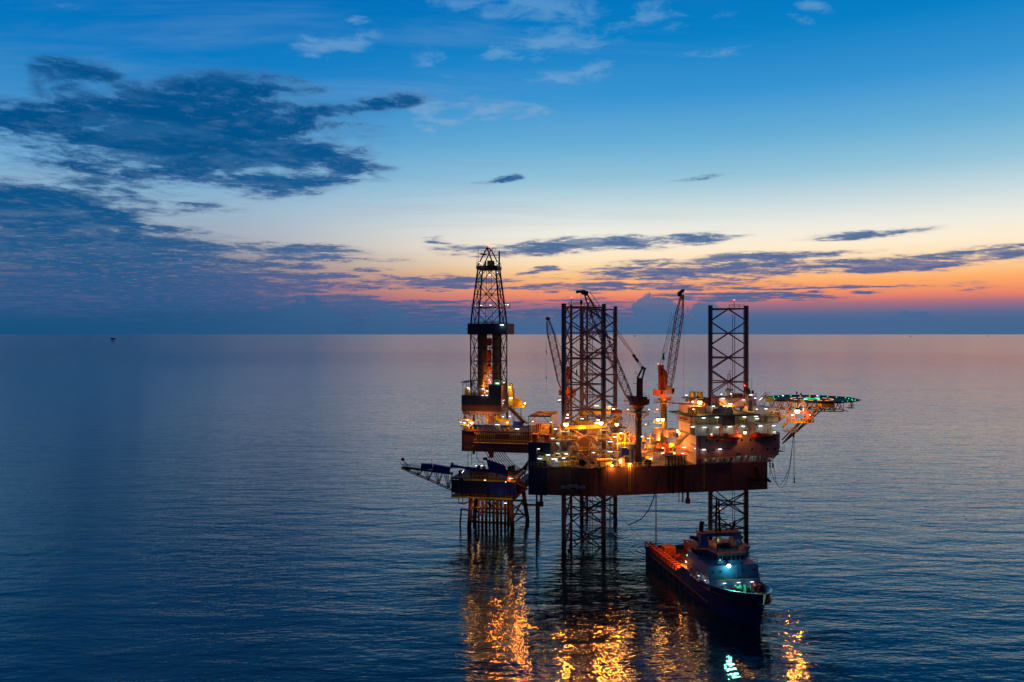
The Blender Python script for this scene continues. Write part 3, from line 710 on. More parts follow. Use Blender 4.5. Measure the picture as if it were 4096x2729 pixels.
# ---------------------------------------------------------------- derrick
der = thing('drilling_derrick', 'tall tapering lattice drilling derrick with red beacons on its tip', 'derrick', tuple(Wf(-34.5,0,ZF)), RZ)
DC = -34.6; DCL = -1.2
def corner(i, w, z):
    sx, sl = [(-1,-1), (1,-1), (1,1), (-1,1)][i % 4]
    return Wf(DC + sx*w/2, DCL + sl*w/2, z)
WB, WT = 10.5, 6.0
levels = [(ZF,WB), (49.7,WB), (53.5,WB), (57.6,WB), (62.2,WB), (66.7,WB), (71.2,WB*.98), (76.2,9.4), (80.9,8.35), (85.3,7.35), (89.6,6.4)]
for i in range(4):
    b = MB()
    for (z0,w0), (z1,w1) in zip(levels[:-1], levels[1:]): b.beam(corner(i,w0,z0), corner(i,w1,z1), .42)
    b.build('derrick_leg', M['legdark'], der)
for i in range(4):
    b = MB()
    for k, ((z0,w0), (z1,w1)) in enumerate(zip(levels[:-1], levels[1:])):
        p0, p1, q0, q1 = corner(i,w0,z0), corner(i+1,w0,z0), corner(i,w1,z1), corner(i+1,w1,z1)
        b.beam(q0, q1, .2)
        if k % 2: b.beam(p0, (q0+q1)/2, .22); b.beam(p1, (q0+q1)/2, .22)
        else: b.beam((p0+p1)/2, q0, .22); b.beam((p0+p1)/2, q1, .22)
        if k >= 6: b.beam((p0+p1)/2, (q0+q1)/2, .14)
    b.build('bracing', M['legdark'], der)
# crown block and A-frame
b = MB(); b.fbox(Wf, DC-3.7, DC+3.7, DCL-3.7, DCL+3.7, 89.6, 90.8); b.build('crown_platform', M['legdark'], der)
b = MB(); b.rail([Wf(DC-3.6,DCL-3.6,90.8), Wf(DC+3.6,DCL-3.6,90.8), Wf(DC+3.6,DCL+3.6,90.8), Wf(DC-3.6,DCL+3.6,90.8)], 1.2, .05, 1.5, closed=True); b.build('platform_rail', M['grey'], der)
ap1, ap2 = free(1948,991,279), free(1964,998,285)
b = MB()
for p in (Wf(DC-3.2,DCL-3.2,90.8), Wf(DC+2.4,DCL-3.2,90.8)): b.beam(p, ap1, .34)
for p in (Wf(DC-3.0,DCL+3.2,90.8), Wf(DC+3.2,DCL+3.2,90.8)): b.beam(p, ap2, .3)
b.beam(ap1, ap2, .3)
for z in (95.0,): b.beam(Wf(DC-2.4,DCL-2,z), Wf(DC+1.9,DCL-2,z), .22); b.beam(Wf(DC-2.4,DCL+2.4,z), Wf(DC+2.8,DCL+2.4,z), .2)
b.build('gin_pole_frame', M['legdark'], der)
b = MB(); b.fbox(Wf, DC-3.3, DC-1.4, DCL-2.6, DCL+2.5, 95.1, 95.2); b.rail([Wf(DC-3.3,DCL-2.6,95.2), Wf(DC+3.0,DCL-2.6,95.2)], 1.5, .045, 1); b.rail([Wf(DC-3.3,DCL+2.5,95.2), Wf(DC+3.4,DCL+2.5,95.2)], 1.6, .045, 1)
for k in range(9): b.tube(Wf(DC-4.1,DCL-1,91+k*.7), Wf(DC-3.5,DCL-1,91+k*.7), .04, n=4)
b.tube(Wf(DC-4.1,DCL-1,90.8), Wf(DC-4.1,DCL-1,97.2), .05, n=4); b.tube(Wf(DC-3.5,DCL-1,90.8), Wf(DC-3.5,DCL-1,97.2), .05, n=4)
b.build('crown_walkway', M['grey'], der)
MB().tube(free(1997,1069,282), free(1997,1005,282), .3, n=8).tube(free(1997,1031,282), free(1984,1031,282), .08).build('vent_pipe', M['legdark'], der)
b = MB()
for sx in (1939, 1972): b.lathe(free(sx,1058,280)-LX*.3, [(.5,0), (1.3,.1), (1.3,.5), (.5,.6)], 14, (1,.05,0))
b.lathe(free(1949,1056,281), [(1.2,0), (1.2,2.0)], 14, (1,0,0)); b.build('crown_sheave', M['yellow'], der)
beacon(der, ap1+Vector((0,0,.5)), .4, .26, 25); beacon(der, ap2+Vector((0,0,.4)), .4, .26, 25); beacon(der, free(1956.5,990,284), .3, .2, 0)
for sx, sy, L in ((1919,1051,.5), (1926,1055,.5), (1959,1100,1.0), (1924,1092,.4), (1990,1053,.4), (1925,1222,.8), (1962,1221,.9), (2031,1220,.8), (1901,1221,.4), (2022,1219,.3), (1990,1090,.3)):
    tube(der, free(sx, sy, 276), AX, 60, L)
# belly board platform and its outrigger
b = MB(); zb = 76.4; b.fbox(Wf, DC-5, DC+7.0, DCL-5, DCL-3.9, zb-.15, zb); b.fbox(Wf, DC-5, DC+5.0, DCL+3.8, DCL+5, zb-.15, zb); b.fbox(Wf, DC+4.9, DC+7, DCL-3.9, DCL+3.7, zb-.15, zb)
b.build('belly_platform', M['yellow'], der)
b = MB(); b.rail([Wf(DC-5,DCL-5,zb), Wf(DC+7,DCL-5,zb), Wf(DC+7,DCL+3.8,zb)], 1.2, .05, 1.2); b.beam(Wf(DC+7,DCL-4.6,zb-.2), Wf(DC+5,DCL-4.6,zb-3), .12); b.build('platform_rail', M['grey'], der)
# fingerboard box
FB0, FB1 = Qa(1870,-7.5), Qa(2026,-7.5); z0, z1 = 66.9, 70.7
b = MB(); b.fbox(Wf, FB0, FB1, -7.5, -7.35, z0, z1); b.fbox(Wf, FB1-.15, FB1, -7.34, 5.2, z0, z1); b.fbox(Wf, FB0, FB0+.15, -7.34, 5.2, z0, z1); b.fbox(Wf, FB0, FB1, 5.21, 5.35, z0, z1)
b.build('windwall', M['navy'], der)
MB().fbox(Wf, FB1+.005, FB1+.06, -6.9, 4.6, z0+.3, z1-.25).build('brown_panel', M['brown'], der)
b = MB(); b.fbox(Wf, FB0+.16, FB0+3.6, -7.3, 5.2, z0+.1, z0+.25); b.fbox(Wf, FB1-4.2, FB1-.16, -7.3, 5.2, z0+.1, z0+.25)
for i in range(9): b.beam(Wf(FB0+3.6,-6.6+i*1.3,z0+1), Wf(FB1-4.2,-6.6+i*1.3,z0+1), .1)
b.build('fingerboard', M['steel'], der)
b = MB(); b.tube(Wf(FB0-.9,-7.4,68.8), Wf(FB0,-7.4,68.8), .08); b.tube(Wf(FB1,-6,68.8), Wf(FB1+1.4,-6,68.8), .08); b.rail([Wf(FB0+1,-7.2,z1), Wf(FB1-1,-7.2,z1)], 1.0, .045, 1.4); b.build('platform_rail', M['grey'], der)
tube(der, QP(2008,1300,-7.9), AX, 260, 1.5, (.7,.95,1)); 
# racked drill pipe
for nm, a0, a1, l0, l1 in (('left',DC-2.9,DC-1.2,-4.5,2.0), ('right',DC+2.0,DC+3.9,-4.5,2.0)):
    b = MB(); k = 0
    aa = a0
    while aa < a1:
        ll = l0
        while ll < l1: b.tube(Wf(aa,ll,ZF+.1), Wf(aa,ll,68.5), .085, n=5); ll += .55
        aa += .25
    b.build('racked_drill_pipe', M['pipe'], der)
b = MB(); b.fbox(Wf, DC-.7, DC+.9, DCL-.6, DCL+.8, 63.0, 65.6); b.fbox(Wf, DC-.5, DC+.8, DCL-.5, DCL+.7, 56.8, 61.5); b.lathe(Wf(DC+.1,DCL,53.5), [(.3,0), (.7,.8), (.9,2.2), (.5,3.2)], 10); b.tube(Wf(DC+.1,DCL,47), Wf(DC+.1,DCL,53.6), .14)
for q in (-.35, .1, .5): b.tube(Wf(DC+q,DCL,65), Wf(DC+q*.8,DCL,90), .04, n=4)
b.build('top_drive', M['orange'], der)
b = MB()
for a, l in ((DC-4.3,-5.3), (DC-3.8,3.5), (DC+1.3,3.2), (DC-1.0,3.4), (DC+4.6,-2)): b.tube(Wf(a,l,ZF), Wf(a,l,70), .13)
for k in range(30): b.tube(Wf(DC-3.8,3.2,ZF+k*.8), Wf(DC-3.2,3.2,ZF+k*.8), .04, n=4)
b.build('standpipe', M['pipe'], der)
b = MB(); b.fbox(Wf, DC-.7, DC+4.6, DCL+1.6, DCL+1.9, 50.6, 50.9); b.fbox(Wf, DC-.5, DC+4, DCL-4.8, DCL-4.4, 50.6, 50.85); b.rail([Wf(DC-.5,DCL-4.8,50.85), Wf(DC+4,DCL-4.8,50.85)], 1.1); b.build('stabbing_board', M['red'], der)
for (a, l, z, P) in ((DC-1.5,-3.5,48.0,900), (DC+1.2,-3.2,49.2,1300), (DC+3.8,-5.5,48.2,500), (DC-3,-3,55,350), (DC+.8,2.2,52,700), (DC+1,0,73.5,250)): lamp(der, Wf(a,l,z), P*3.2, SOD, .3)

# ---------------------------------------------------------------- driller side outbuildings right of the house
mt = thing('mud_tower', 'orange-lit tower with a round yellow reel beside the drill floor house', 'tower', tuple(QP(2048,1700,-4)), RZ)
b = MB(); bQ(b, 2034,2050,1560,1625, -5, 3.5); bQ(b, 2034,2046,1536,1558,-5,2.5); b.build('cabin', M['yellow'], mt)
MB().lathe(QP(2067,1609,-6), [(1.2,0), (1.22,.02), (1.22,2.6), (1.2,2.62)], 18, (UL[0],UL[1],0)).lathe(QP(2067,1609,-6.2), [(1.55,0), (1.55,.2)], 18, (UL[0],UL[1],0)).build('cable_reel', M['yellow'], mt)
b = MB(); bQ(b, 2036,2097,1622,1630, -7, 4.5); b.rail([QP(2036,1622,-7), QP(2097,1622,-7)], 1.2, .06, 1.1); bQ(b, 2055,2080,1612,1624,-6.9,3); b.build('platform', M['yellow'], mt)
b = MB()
for sx in (2056,2084): b.beam(QP(sx,1630,-6.5), QP(sx,1700,-6.5), .25)
for k in range(5): b.beam(QP(2056,1632+k*13,-6.5), QP(2084,1645+k*13,-6.5), .1)
b.build('support_frame', M['steel'], mt)
sodium(mt, QP(2100,1613,-7.5), 1300, .3); flood(mt, QP(2100,1613,-8.5), 8000); flood(can, QP(1990,1699,-10.6), 6000); flood(can, QP(2069,1716,-10.6), 6000); sodium(mt, QP(2038,1548,-5.6), 700, .24); tube(mt, QP(2044,1592,-5.6), AX, 300, 1.4)
st = thing('access_stair', 'long brown stair running down right from the drill floor to the cantilever deck', 'stair', tuple(QP(2080,1700,-7)), RZ)
MB().stair(QP(2040,1635,-8), QP(2108,1695,-8), 1.2, LX).build('flight', M['brown'], st)
MB().beam(QP(2038,1632,-7), QP(2098,1692,-7), .9, 1.0).build('pipe_chute', M['brown'], st)
cn = thing('cargo_container', 'blue shipping container on the cantilever below the sloping stair', 'container', tuple(QP(2068,1707,-8)), RZ, 'cargo containers on the rig')
def container(root, fr, a0, a1, l0, l1, z0, z1, m):
    b = MB(); b.fbox(fr, a0, a1, l0, l1, z0, z1); b.build('box', m, root)
    c = MB(); n = max(4, int((a1-a0)/.35))
    for i in range(n): a = a0+.1+(a1-a0-.2)*i/n; c.fbox(fr, a, a+.14, l0-.06, l0-.004, z0+.15, z1-.15)
    c.build('corrugated_side', m, root)
    d = MB()
    for a in (a0, a1-.14):
        for l in (l0-.08, l1-.06): d.fbox(fr, a-.01, a+.15, l, l+.14, z0-.02, z1+.02)
    d.build('corner_post', M['steel'], root)
container(cn, Wf, Qa(2051,-8.2), Qa(2088,-8.2), -8.2, -5.8, zat(1707,271), zat(1688,271), M['bluebox'])
cn2 = thing('cargo_container', 'dark red container standing behind the lit canopy frame on the aft deck', 'container', tuple(QP(2165,1700,0)), RZ, 'cargo containers on the rig')
container(cn2, Wf, Qa(2145,-2), Qa(2178,-2), -2, .5, zat(1716,276), zat(1696,276), M['red'])
# ---------------------------------------------------------------- cranes
def lattice_boom(b, p0, p1, w0, w1, side, rib=1.6, tip=.35, r=.11):
    p0 = Vector(p0); p1 = Vector(p1); d = (p1-p0).normalized(); sd = Vector(side).normalized(); up = d.cross(sd).normalized(); L = (p1-p0).length
    def cs(t):
        w = (w0 + (w1-w0)*min(1, t/.12)) if t < .12 else (w1 if t < .8 else w1*(1-(t-.8)/.2*(1-tip)))
        c = p0 + d*L*t
        return [c+sd*w/2*x+up*w/2*y for x, y in ((-1,-1), (1,-1), (1,1), (-1,1))]
    n = int(L/rib); prev = cs(0)
    for i in range(1, n+1):
        cur = cs(i/n)
        for k in range(4):
            b.tube(prev[k], cur[k], r*1.2, n=5)
            j = (k+1) % 4
            b.tube(prev[k] if i % 2 else prev[j], cur[j] if i % 2 else cur[k], r*.6, n=4, cap=False)
            b.tube(cur[k], cur[j], r*.55, n=4, cap=False)
        prev = cur
    return cs
# middle crane: near side, boom laid over the legs to the upper left
cr = thing('pedestal_crane', 'dark orange crane on the near pedestal, long lattice boom leaning left across the legs', 'crane', tuple(NP(2554,1853,4)), 0, 'pedestal cranes of the rig')
pc = NP(2554,1853,4); d0 = pc.y
ztop = zat(1636, d0)
MB().tube((pc.x,pc.y,ZD), (pc.x,pc.y,ztop), 1.03, n=20).lathe((pc.x,pc.y,ztop-.2), [(1.3,0), (1.5,.3), (1.5,.7), (1.1,.9)], 18).build('pedestal', M['steel'], cr, True)
zp = zat(1648, d0)
def ring(mb, c, z, r, n=12):
    pts = [(c.x+r*math.cos(2*math.pi*i/n), c.y+r*math.sin(2*math.pi*i/n)) for i in range(n)]
    mb.prism(pts, z-.15, z); mb.rail([(x,y,z) for x, y in pts], 1.15, .05, 2, closed=True)
b = MB(); ring(b, pc, zp, 3.3)
for i in range(6): t = i*math.pi/3; b.tube((pc.x+3*math.cos(t),pc.y+3*math.sin(t),zp-.15), (pc.x+1*math.cos(t),pc.y+1*math.sin(t),zp-2.4), .1)
b.build('ring_platform', M['yellow'], cr)
def fv(sx, sy, dy=0): return free(sx, sy, d0+dy)
b = MB(); b.box8([fv(2520,1622,-2), fv(2590,1622,-2), fv(2590,1622,2.5), fv(2528,1622,2.5), fv(2514,1583,-2), fv(2590,1588,-2), fv(2590,1588,2.5), fv(2520,1583,2.5)])
b.box8([fv(2580,1620,-1), fv(2598,1618,-1), fv(2598,1618,2), fv(2580,1620,2), fv(2580,1598,-1), fv(2599,1596,-1), fv(2599,1596,2), fv(2580,1598,2)])
b.lathe((pc.x,pc.y,ztop+.3), [(1.6,0), (2.0,.8), (2.0,1.4)], 16); b.build('machinery_house', M['orangedull'], cr)
b = MB(); b.box8([fv(2505,1582,-3), fv(2518,1582,-3), fv(2518,1582,-1.9), fv(2505,1582,-1.9), fv(2505,1580,-3), fv(2518,1580,-3), fv(2518,1580,-1.9), fv(2505,1580,-1.9)])
b.box8([fv(2520,1615,-2.9), fv(2533,1617,-2.9), fv(2533,1617,-2.02), fv(2520,1615,-2.02), fv(2505,1583,-2.9), fv(2518,1583,-2.9), fv(2518,1583,-2.02), fv(2505,1583,-2.02)]); b.build('cab', M['cream'], cr)
b = MB(); b.box8([fv(2556,1600,-2.06), fv(2566,1600,-2.06), fv(2566,1600,-2), fv(2556,1600,-2), fv(2556,1592,-2.06), fv(2566,1592,-2.06), fv(2566,1592,-2), fv(2556,1592,-2)]); b.build('window', M['glass'], cr)
b = MB(); b.box8([fv(2545,1590,-1.2), fv(2571,1590,-1.2), fv(2571,1590,1.2), fv(2545,1590,1.2), fv(2547,1512,-1), fv(2572,1512,-1), fv(2572,1512,1), fv(2547,1512,1)]); b.build('mast', M['orangedull'], cr)
b = MB()
for dd in (-.9, .9): b.beam(fv(2549,1514,dd), fv(2570,1472,dd), .55, .5); b.beam(fv(2569,1514,dd), fv(2579,1472,dd), .5, .45)
b.beam(fv(2568,1470,-1), fv(2581,1476,1), .7, .6); b.build('mast_head', M['steel'], cr)
b = MB(); b.rail([fv(2541,1503,-1.2), fv(2548,1503,-1.2)], 1.2, .05, .6); b.rail([fv(2572,1498,-1.2), fv(2580,1498,-1.2)], 1.2, .05, .6); b.tube(fv(2533,1535,-1), fv(2547,1535,-1), .08)
b.rail([fv(2572,1588,-1.5), fv(2580,1588,-1.5)], 1.2); b.rail([fv(2583,1597,-1), fv(2598,1597,-1)], 1.1, .05, .8); b.build('service_rail', M['steel'], cr)
b = MB(); lattice_boom(b, fv(2519,1592,0), free(2341,1172,236), 1.6, 2.1, (.93,.12,.36), 1.5); b.build('lattice_boom', M['leg'], cr)
b = MB(); tp = free(2341,1172,236); b.beam(tp+Vector((.6,0,.2)), free(2313,1167,234.5), .8, .7); b.beam(free(2348,1176,236.4), free(2330,1168,235.6), 1.2, 1.2); b.lathe(free(2309,1168,234.4), [(.45,0), (.45,.3)], 10, (0,1,0)); b.build('boom_tip', M['steel'], cr)
b = MB(); hk = free(2325,1200,235.5)
for dx in (-.2,.2): b.tube(free(2325,1178,235.5)+Vector((dx,0,0)), hk+Vector((dx,0,0)), .05, n=4)
b.lathe(hk-Vector((0,0,1.3)), [(.15,-.6), (.2,0), (.42,.3), (.42,.9), (.2,1.3)], 8); b.build('hook_block', M['steel'], cr)
b = MB(); e1 = free(2349,1180,236.4); mh = free(2572,1468,d0); bk = free(2540,1430,d0-1.0)
for o in (-.35,.35): b.tube(e1+Vector((0,o,0)), bk+Vector((0,o,0)), .05, n=4, cap=False); b.tube(e1+Vector((.7,o,1)), bk+Vector((.3,o,.2)), .045, n=4, cap=False); b.tube(bk+Vector((0,o,0)), mh+Vector((0,o,0)), .07, n=4, cap=False); b.tube(bk+Vector((-.2,o,-.3)), mh+Vector((-.4,o,-.3)), .05, n=4, cap=False)
b.build('pendant_rope', M['steel'], cr)
MB().lathe(bk-Vector((-.3,0,.4)), [(.2,-1.3), (.5,-.6), (.3,.3), (.5,1.1), (.15,1.7)], 8, (-.6,0,.8)).build('pendant_bridle', M['steel'], cr)
MB().tube(free(2308,1172,234.4), free(2307,1480,234.4), .035, n=4).tube(free(2307,1480,234.4), free(2307,1500,234.4), .2, n=6).tube(free(2307,1500,234.4), free(2307,1560,234.4), .035, n=4).build('whip_line', M['steel'], cr)
for z in (zat(1700,d0), zat(1660,d0)):
    c = MB(); c.fbox(lambda a,l,zz: Vector((pc.x+a,pc.y+l,zz)), 1.0, 3.0, -1, .8, z-.12, z); c.rail([(pc.x+1.1,pc.y-1,z), (pc.x+3,pc.y-1,z), (pc.x+3,pc.y+.8,z)], 1.3, .05, .9); c.tube((pc.x+1,pc.y-.6,z-1.2), (pc.x+2.6,pc.y-.6,z-.1), .08); c.build('ladder_cage', M['yellow'], cr)
for sx, sy in ((2512,1638), (2596,1638), (2583,1697), (2567,1747)): tube(cr, free(sx,sy,d0-1.2), AX, 110, .5)

# right crane: boom almost upright
c3 = Wf(Qa(2655,1), 1, 0); d3 = c3.y
cr3 = thing('pedestal_crane', 'orange crane right of the dark one, its lattice boom raised almost upright', 'crane', (c3.x,c3.y,ZD), 0, 'pedestal cranes of the rig')
def gv(sx, sy, dy=0): return free(sx, sy, d3+dy)
zt3 = zat(1600, d3)
MB().tube((c3.x,c3.y,ZD), (c3.x,c3.y,zt3), 1.06, n=20).lathe((c3.x,c3.y,zt3-.3), [(1.2,0), (2.3,.5), (2.3,.7)], 18).build('pedestal', M['pipe'], cr3, True)
b = MB(); ring(b, c3, zat(1612,d3), 3.1)
for i in range(6): t = i*math.pi/3; b.tube((c3.x+2.9*math.cos(t),c3.y+2.9*math.sin(t),zat(1613,d3)), (c3.x+1*math.cos(t),c3.y+1*math.sin(t),zat(1625,d3)), .1)
b.build('ring_platform', M['yellow'], cr3)
b = MB(); b.box8([gv(2613,1582,-2), gv(2662,1589,-2), gv(2662,1589,2.4), gv(2616,1582,2.4), gv(2611,1557,-2), gv(2662,1561,-2), gv(2662,1561,2.4), gv(2614,1557,2.4)])
b.box8([gv(2645,1596,-1.4), gv(2684,1596,-1.4), gv(2684,1596,1.4), gv(2645,1596,1.4), gv(2640,1588,-1.8), gv(2690,1586,-1.8), gv(2690,1586,1.8), gv(2640,1588,1.8)]); b.build('machinery_house', M['orangedull'], cr3)
b = MB(); b.box8([gv(2664,1579,-2.8), gv(2685,1578,-2.8), gv(2685,1578,-1.6), gv(2664,1579,-1.6), gv(2668,1543,-2.8), gv(2690,1542,-2.8), gv(2690,1542,-1.6), gv(2668,1543,-1.6)]); b.build('boom_foot_plate', M['cream'], cr3)
b = MB(); b.box8([gv(2686,1578,-2), gv(2696,1576,-2), gv(2696,1576,1), gv(2686,1578,1), gv(2688,1553,-2), gv(2700,1553,-2), gv(2700,1553,1), gv(2688,1553,1)]); b.build('cab', M['orangedull'], cr3)
b = MB(); b.box8([gv(2690,1570,-2.08), gv(2696,1570,-2.08), gv(2696,1570,-2.0), gv(2690,1570,-2.0), gv(2690,1558,-2.08), gv(2698,1558,-2.08), gv(2698,1558,-2.0), gv(2690,1558,-2.0)]); b.build('window', M['glass'], cr3)
b = MB(); b.box8([gv(2643,1578,-2.06), gv(2651,1578,-2.06), gv(2651,1578,-2.01), gv(2643,1578,-2.01), gv(2643,1564,-2.06), gv(2651,1564,-2.06), gv(2651,1564,-2.01), gv(2643,1564,-2.01)]); b.build('door', M['steel'], cr3)
b = MB()
for dd in (-1.3, 1.3): b.beam(gv(2638,1560,dd), gv(2637,1462,dd*.7), .7, .6); b.beam(gv(2664,1560,dd), gv(2660,1486,dd*.7), 1.1, .6); b.beam(gv(2661,1488,dd*.7), gv(2645,1462,dd*.6), .7, .5)
for sy in (1472,1487,1500): b.beam(gv(2637,sy,0), gv(2655,sy,0), .6, 2.0)
b.beam(gv(2650,1560,.2), gv(2652,1500,.2), .9, 1.4); b.build('mast', M['orangedull'], cr3)
tp3 = gv(2729,1180,-12)
b = MB(); lattice_boom(b, gv(2673,1556,-2), tp3, 1.6, 2.2, (1,.0,.1), 1.5); b.build('lattice_boom', M['leg'], cr3)
b = MB(); b.beam(gv(2712,1178,-12), gv(2733,1162,-12.6), 1.2, 1.0); b.beam(gv(2711,1180,-12), gv(2722,1182,-12), .9, .9); b.tube(gv(2733,1158,-12.6), gv(2735,1164,-12.6), .5); b.build('boom_tip', M['steel'], cr3)
b = MB(); b.lathe(gv(2726,1190,-12.4), [(.15,-.9), (.42,-.5), (.42,.4), (.2,.9)], 8); b.tube(gv(2726,1186,-12.4), gv(2727,1175,-12.4), .07); b.build('hook_block', M['yellow'], cr3)
b = MB(); bk3 = gv(2654,1418,-3)
for o in (-.4,.4): b.tube(gv(2691,1250,-8)+Vector((o,0,0)), bk3+Vector((o*.6,0,0)), .05, n=4, cap=False); b.tube(gv(2684,1310,-7)+Vector((o,0,0)), bk3+Vector((o*1.6,0,0)), .045, n=4, cap=False); b.tube(bk3+Vector((o*.7,0,0)), gv(2644,1462,0)+Vector((o,0,0)), .06, n=4, cap=False)
b.build('pendant_rope', M['steel'], cr3)
MB().lathe(bk3, [(.5,.4), (.2,0), (.3,-.8), (.45,-1.5), (.2,-1.9)], 8).build('pendant_bridle', M['steel'], cr3)
MB().tube(gv(2735,1164,-12.6), gv(2735,1600,-12.6), .035, n=4).build('whip_line', M['steel'], cr3)
b = MB(); b.rail([gv(2627,1551,-1.5), gv(2636,1551,-1.5)], 1.1, .05, .6); b.rail([gv(2631,1480,-1), gv(2637,1480,-1)], 1.2, .05, .5); b.build('service_rail', M['steel'], cr3)
beacon(cr3, gv(2633,1458,-1), .5, .2, 20)
for sx, sy in ((2632,1678), (2651,1678)): sodium(cr3, gv(sx,sy,-2.2), 1800, .6)
b = MB()
for z in (zat(1690,d3), zat(1645,d3)): b.fbox(lambda a,l,zz: Vector((c3.x+a,c3.y+l,zz)), -3.6, -.9, -1.5, .8, z-.12, z); b.rail([(c3.x-3.6,c3.y-1.5,z), (c3.x-1,c3.y-1.5,z)], 1.2, .05, .9)
b.build('lamp_platform', M['yellow'], cr3)
tube(cr3, gv(2629,1638,-2), AX, 100, .6); lamp(cr3, gv(2660,1597,-3), 350, SOD, .3); lamp(cr3, gv(2640,1568,-4.5), 260, SOD, .3); lamp(cr3, gv(2674,1600,-6), 260, SOD, .3)

# left crane: far side, seen past the nearest leg
c1 = Wf(Qa(2272,34), 30, 0); d1 = c1.y
cr1 = thing('pedestal_crane', 'crane behind the near leg with a slim lattice boom leaning out left', 'crane', (c1.x,c1.y,ZD), 0, 'pedestal cranes of the rig')
def hv(sx, sy, dy=0): return free(sx, sy, d1+dy)
MB().tube((c1.x,c1.y,ZD), (c1.x,c1.y,zat(1590,d1)), 1.1, n=18).build('pedestal', M['orangedull'], cr1, True)
b = MB(); ring(b, c1, zat(1608,d1), 3.4); b.build('ring_platform', M['yellow'], cr1)
b = MB(); b.box8([hv(2234,1581,-2), hv(2262,1583,-2), hv(2262,1583,2), hv(2234,1581,2), hv(2234,1560,-2), hv(2262,1560,-2), hv(2262,1560,2), hv(2234,1560,2)])
b.box8([hv(2262,1590,-1.8), hv(2306,1584,-1.8), hv(2306,1584,2), hv(2262,1590,2), hv(2262,1558,-1.8), hv(2302,1554,-1.8), hv(2302,1554,2), hv(2262,1558,2)]); b.build('machinery_house', M['orangedull'], cr1)
MB().box8([hv(2238,1577,-2.06), hv(2248,1577,-2.06), hv(2248,1577,-2.01), hv(2238,1577,-2.01), hv(2238,1563,-2.06), hv(2248,1563,-2.06), hv(2248,1563,-2.01), hv(2238,1563,-2.01)]).build('window', M['glass'], cr1)
b = MB()
for dd in (-1.2,1.2): b.beam(hv(2268,1560,dd), hv(2272,1466,dd*.6), .9, .6); b.beam(hv(2288,1560,dd), hv(2274,1470,dd*.6), .8, .5)
b.build('mast', M['orangedull'], cr1)
tp1 = hv(2192,1285,-6)
b = MB(); lattice_boom(b, hv(2252,1556,-1), tp1, 1.5, 2.5, (1,.1,.2), 1.5); b.build('lattice_boom', M['leg'], cr1)
b = MB(); b.beam(hv(2185,1272,-6.3), hv(2197,1278,-6), 1.2, 1.1); b.build('boom_tip', M['steel'], cr1)
b = MB(); b.tube(hv(2198,1280,-6), hv(2272,1466,0), .05, n=4).tube(hv(2197,1276,-6), hv(2262,1440,-1), .045, n=4); b.build('pendant_rope', M['steel'], cr1)
b = MB(); b.tube(hv(2185,1274,-6.3), hv(2185,1570,-6.3), .04, n=4); b.tube(hv(2185,1400,-6.3), hv(2185,1414,-6.3), .16); b.tube(hv(2185,1508,-6.3), hv(2185,1514,-6.3), .2); b.build('whip_line', M['steel'], cr1)
for sx, sy in ((2236,1601), (2239,1600)): tube(cr1, hv(sx,sy,-3.5), AX, 120, .8)
lamp(cr1, hv(2272,1545,-4), 700, SOD, .3); lamp(cr1, hv(2245,1598,-5), 260, SOD, .3); lamp(cr1, hv(2300,1600,-4), 260, SOD, .3)

# walkway from the right crane to the quarters
wk = thing('crane_walkway', 'long railed footbridge from the upright crane to the orange-lit end of the quarters', 'footbridge', tuple(gv(2700,1612)), 0)
b = MB(); p0 = gv(2676,1612,0); p1 = gv(2762,1615,0); b.beam(p0, p1, 1.2, .3); b.build('deck', M['steel'], wk)
MB().rail([p0+Vector((0,-.6,.1)), p1+Vector((0,-.6,.1))], 1.2, .05, 1.4).build('rail', M['yellow'], wk)
# ---------------------------------------------------------------- crew quarters along the bow
qt = thing('crew_quarters', 'pale multi storey crew quarters with rows of white tube lights and a slotted lower wall', 'quarters', tuple(Nf(48,8,ZD)), FZ)
SQ0, SQ1 = Ns(2785,0), Ns(3115,0)
zf = lambda sy, n=0: zat(sy, 250)
Z1, Z2, Z3 = 35.3, 38.8, 41.4
# lower band with slanted openings
zo0, zo1 = 27.2, 28.7
b = MB()
b.fbox(Nf, SQ0, SQ1, 0, .3, zo1, Z1)
b.fbox(Nf, SQ0, 58.6, 0, .3, ZD+.1, zo0)
b.box8([Nf(58.6,0,ZD+.1), Nf(59.3,0,ZD+.1), Nf(59.3,.3,ZD+.1), Nf(58.6,.3,ZD+.1), Nf(58.6,0,zo0), Nf(60.2,0,zo0), Nf(60.2,.3,zo0), Nf(58.6,.3,zo0)])
b.build('near_wall', M['qwall'], qt)
slots = [(2812,2838), (2842,2862), (2868,2892), (2900,2921), (2932,2958), (2966,2984), (2998,3024), (3034,3047), (3056,3092)]
prev = SQ0; b = MB()
for i, (x0, x1) in enumerate(slots):
    s0, s1 = Ns(x0,0), Ns(x1,0); sl = .75 if i < 8 else .1
    b.box8([Nf(prev,.002,zo0), Nf(s0-sl*.5,.002,zo0), Nf(s0-sl*.5,.298,zo0), Nf(prev,.298,zo0), Nf(prev+(sl if i else 0),.002,zo1), Nf(s0+sl*.5,.002,zo1), Nf(s0+sl*.5,.298,zo1), Nf(prev+(sl if i else 0),.298,zo1)])
    prev = s1 - sl*.5
b.box8([Nf(prev,.002,zo0), Nf(60.0,.002,zo0), Nf(60.0,.298,zo0), Nf(prev,.298,zo0), Nf(prev+.2,.002,zo1), Nf(61.6,.002,zo1), Nf(61.6,.298,zo1), Nf(prev+.2,.298,zo1)])
b.build('mullion', M['qwall'], qt)
b = MB(); b.fbox(Nf, SQ0+.3, 59, 3.2, 3.5, ZD+.1, Z1-.3); b.build('inner_wall', M['white'], qt)
b = MB()
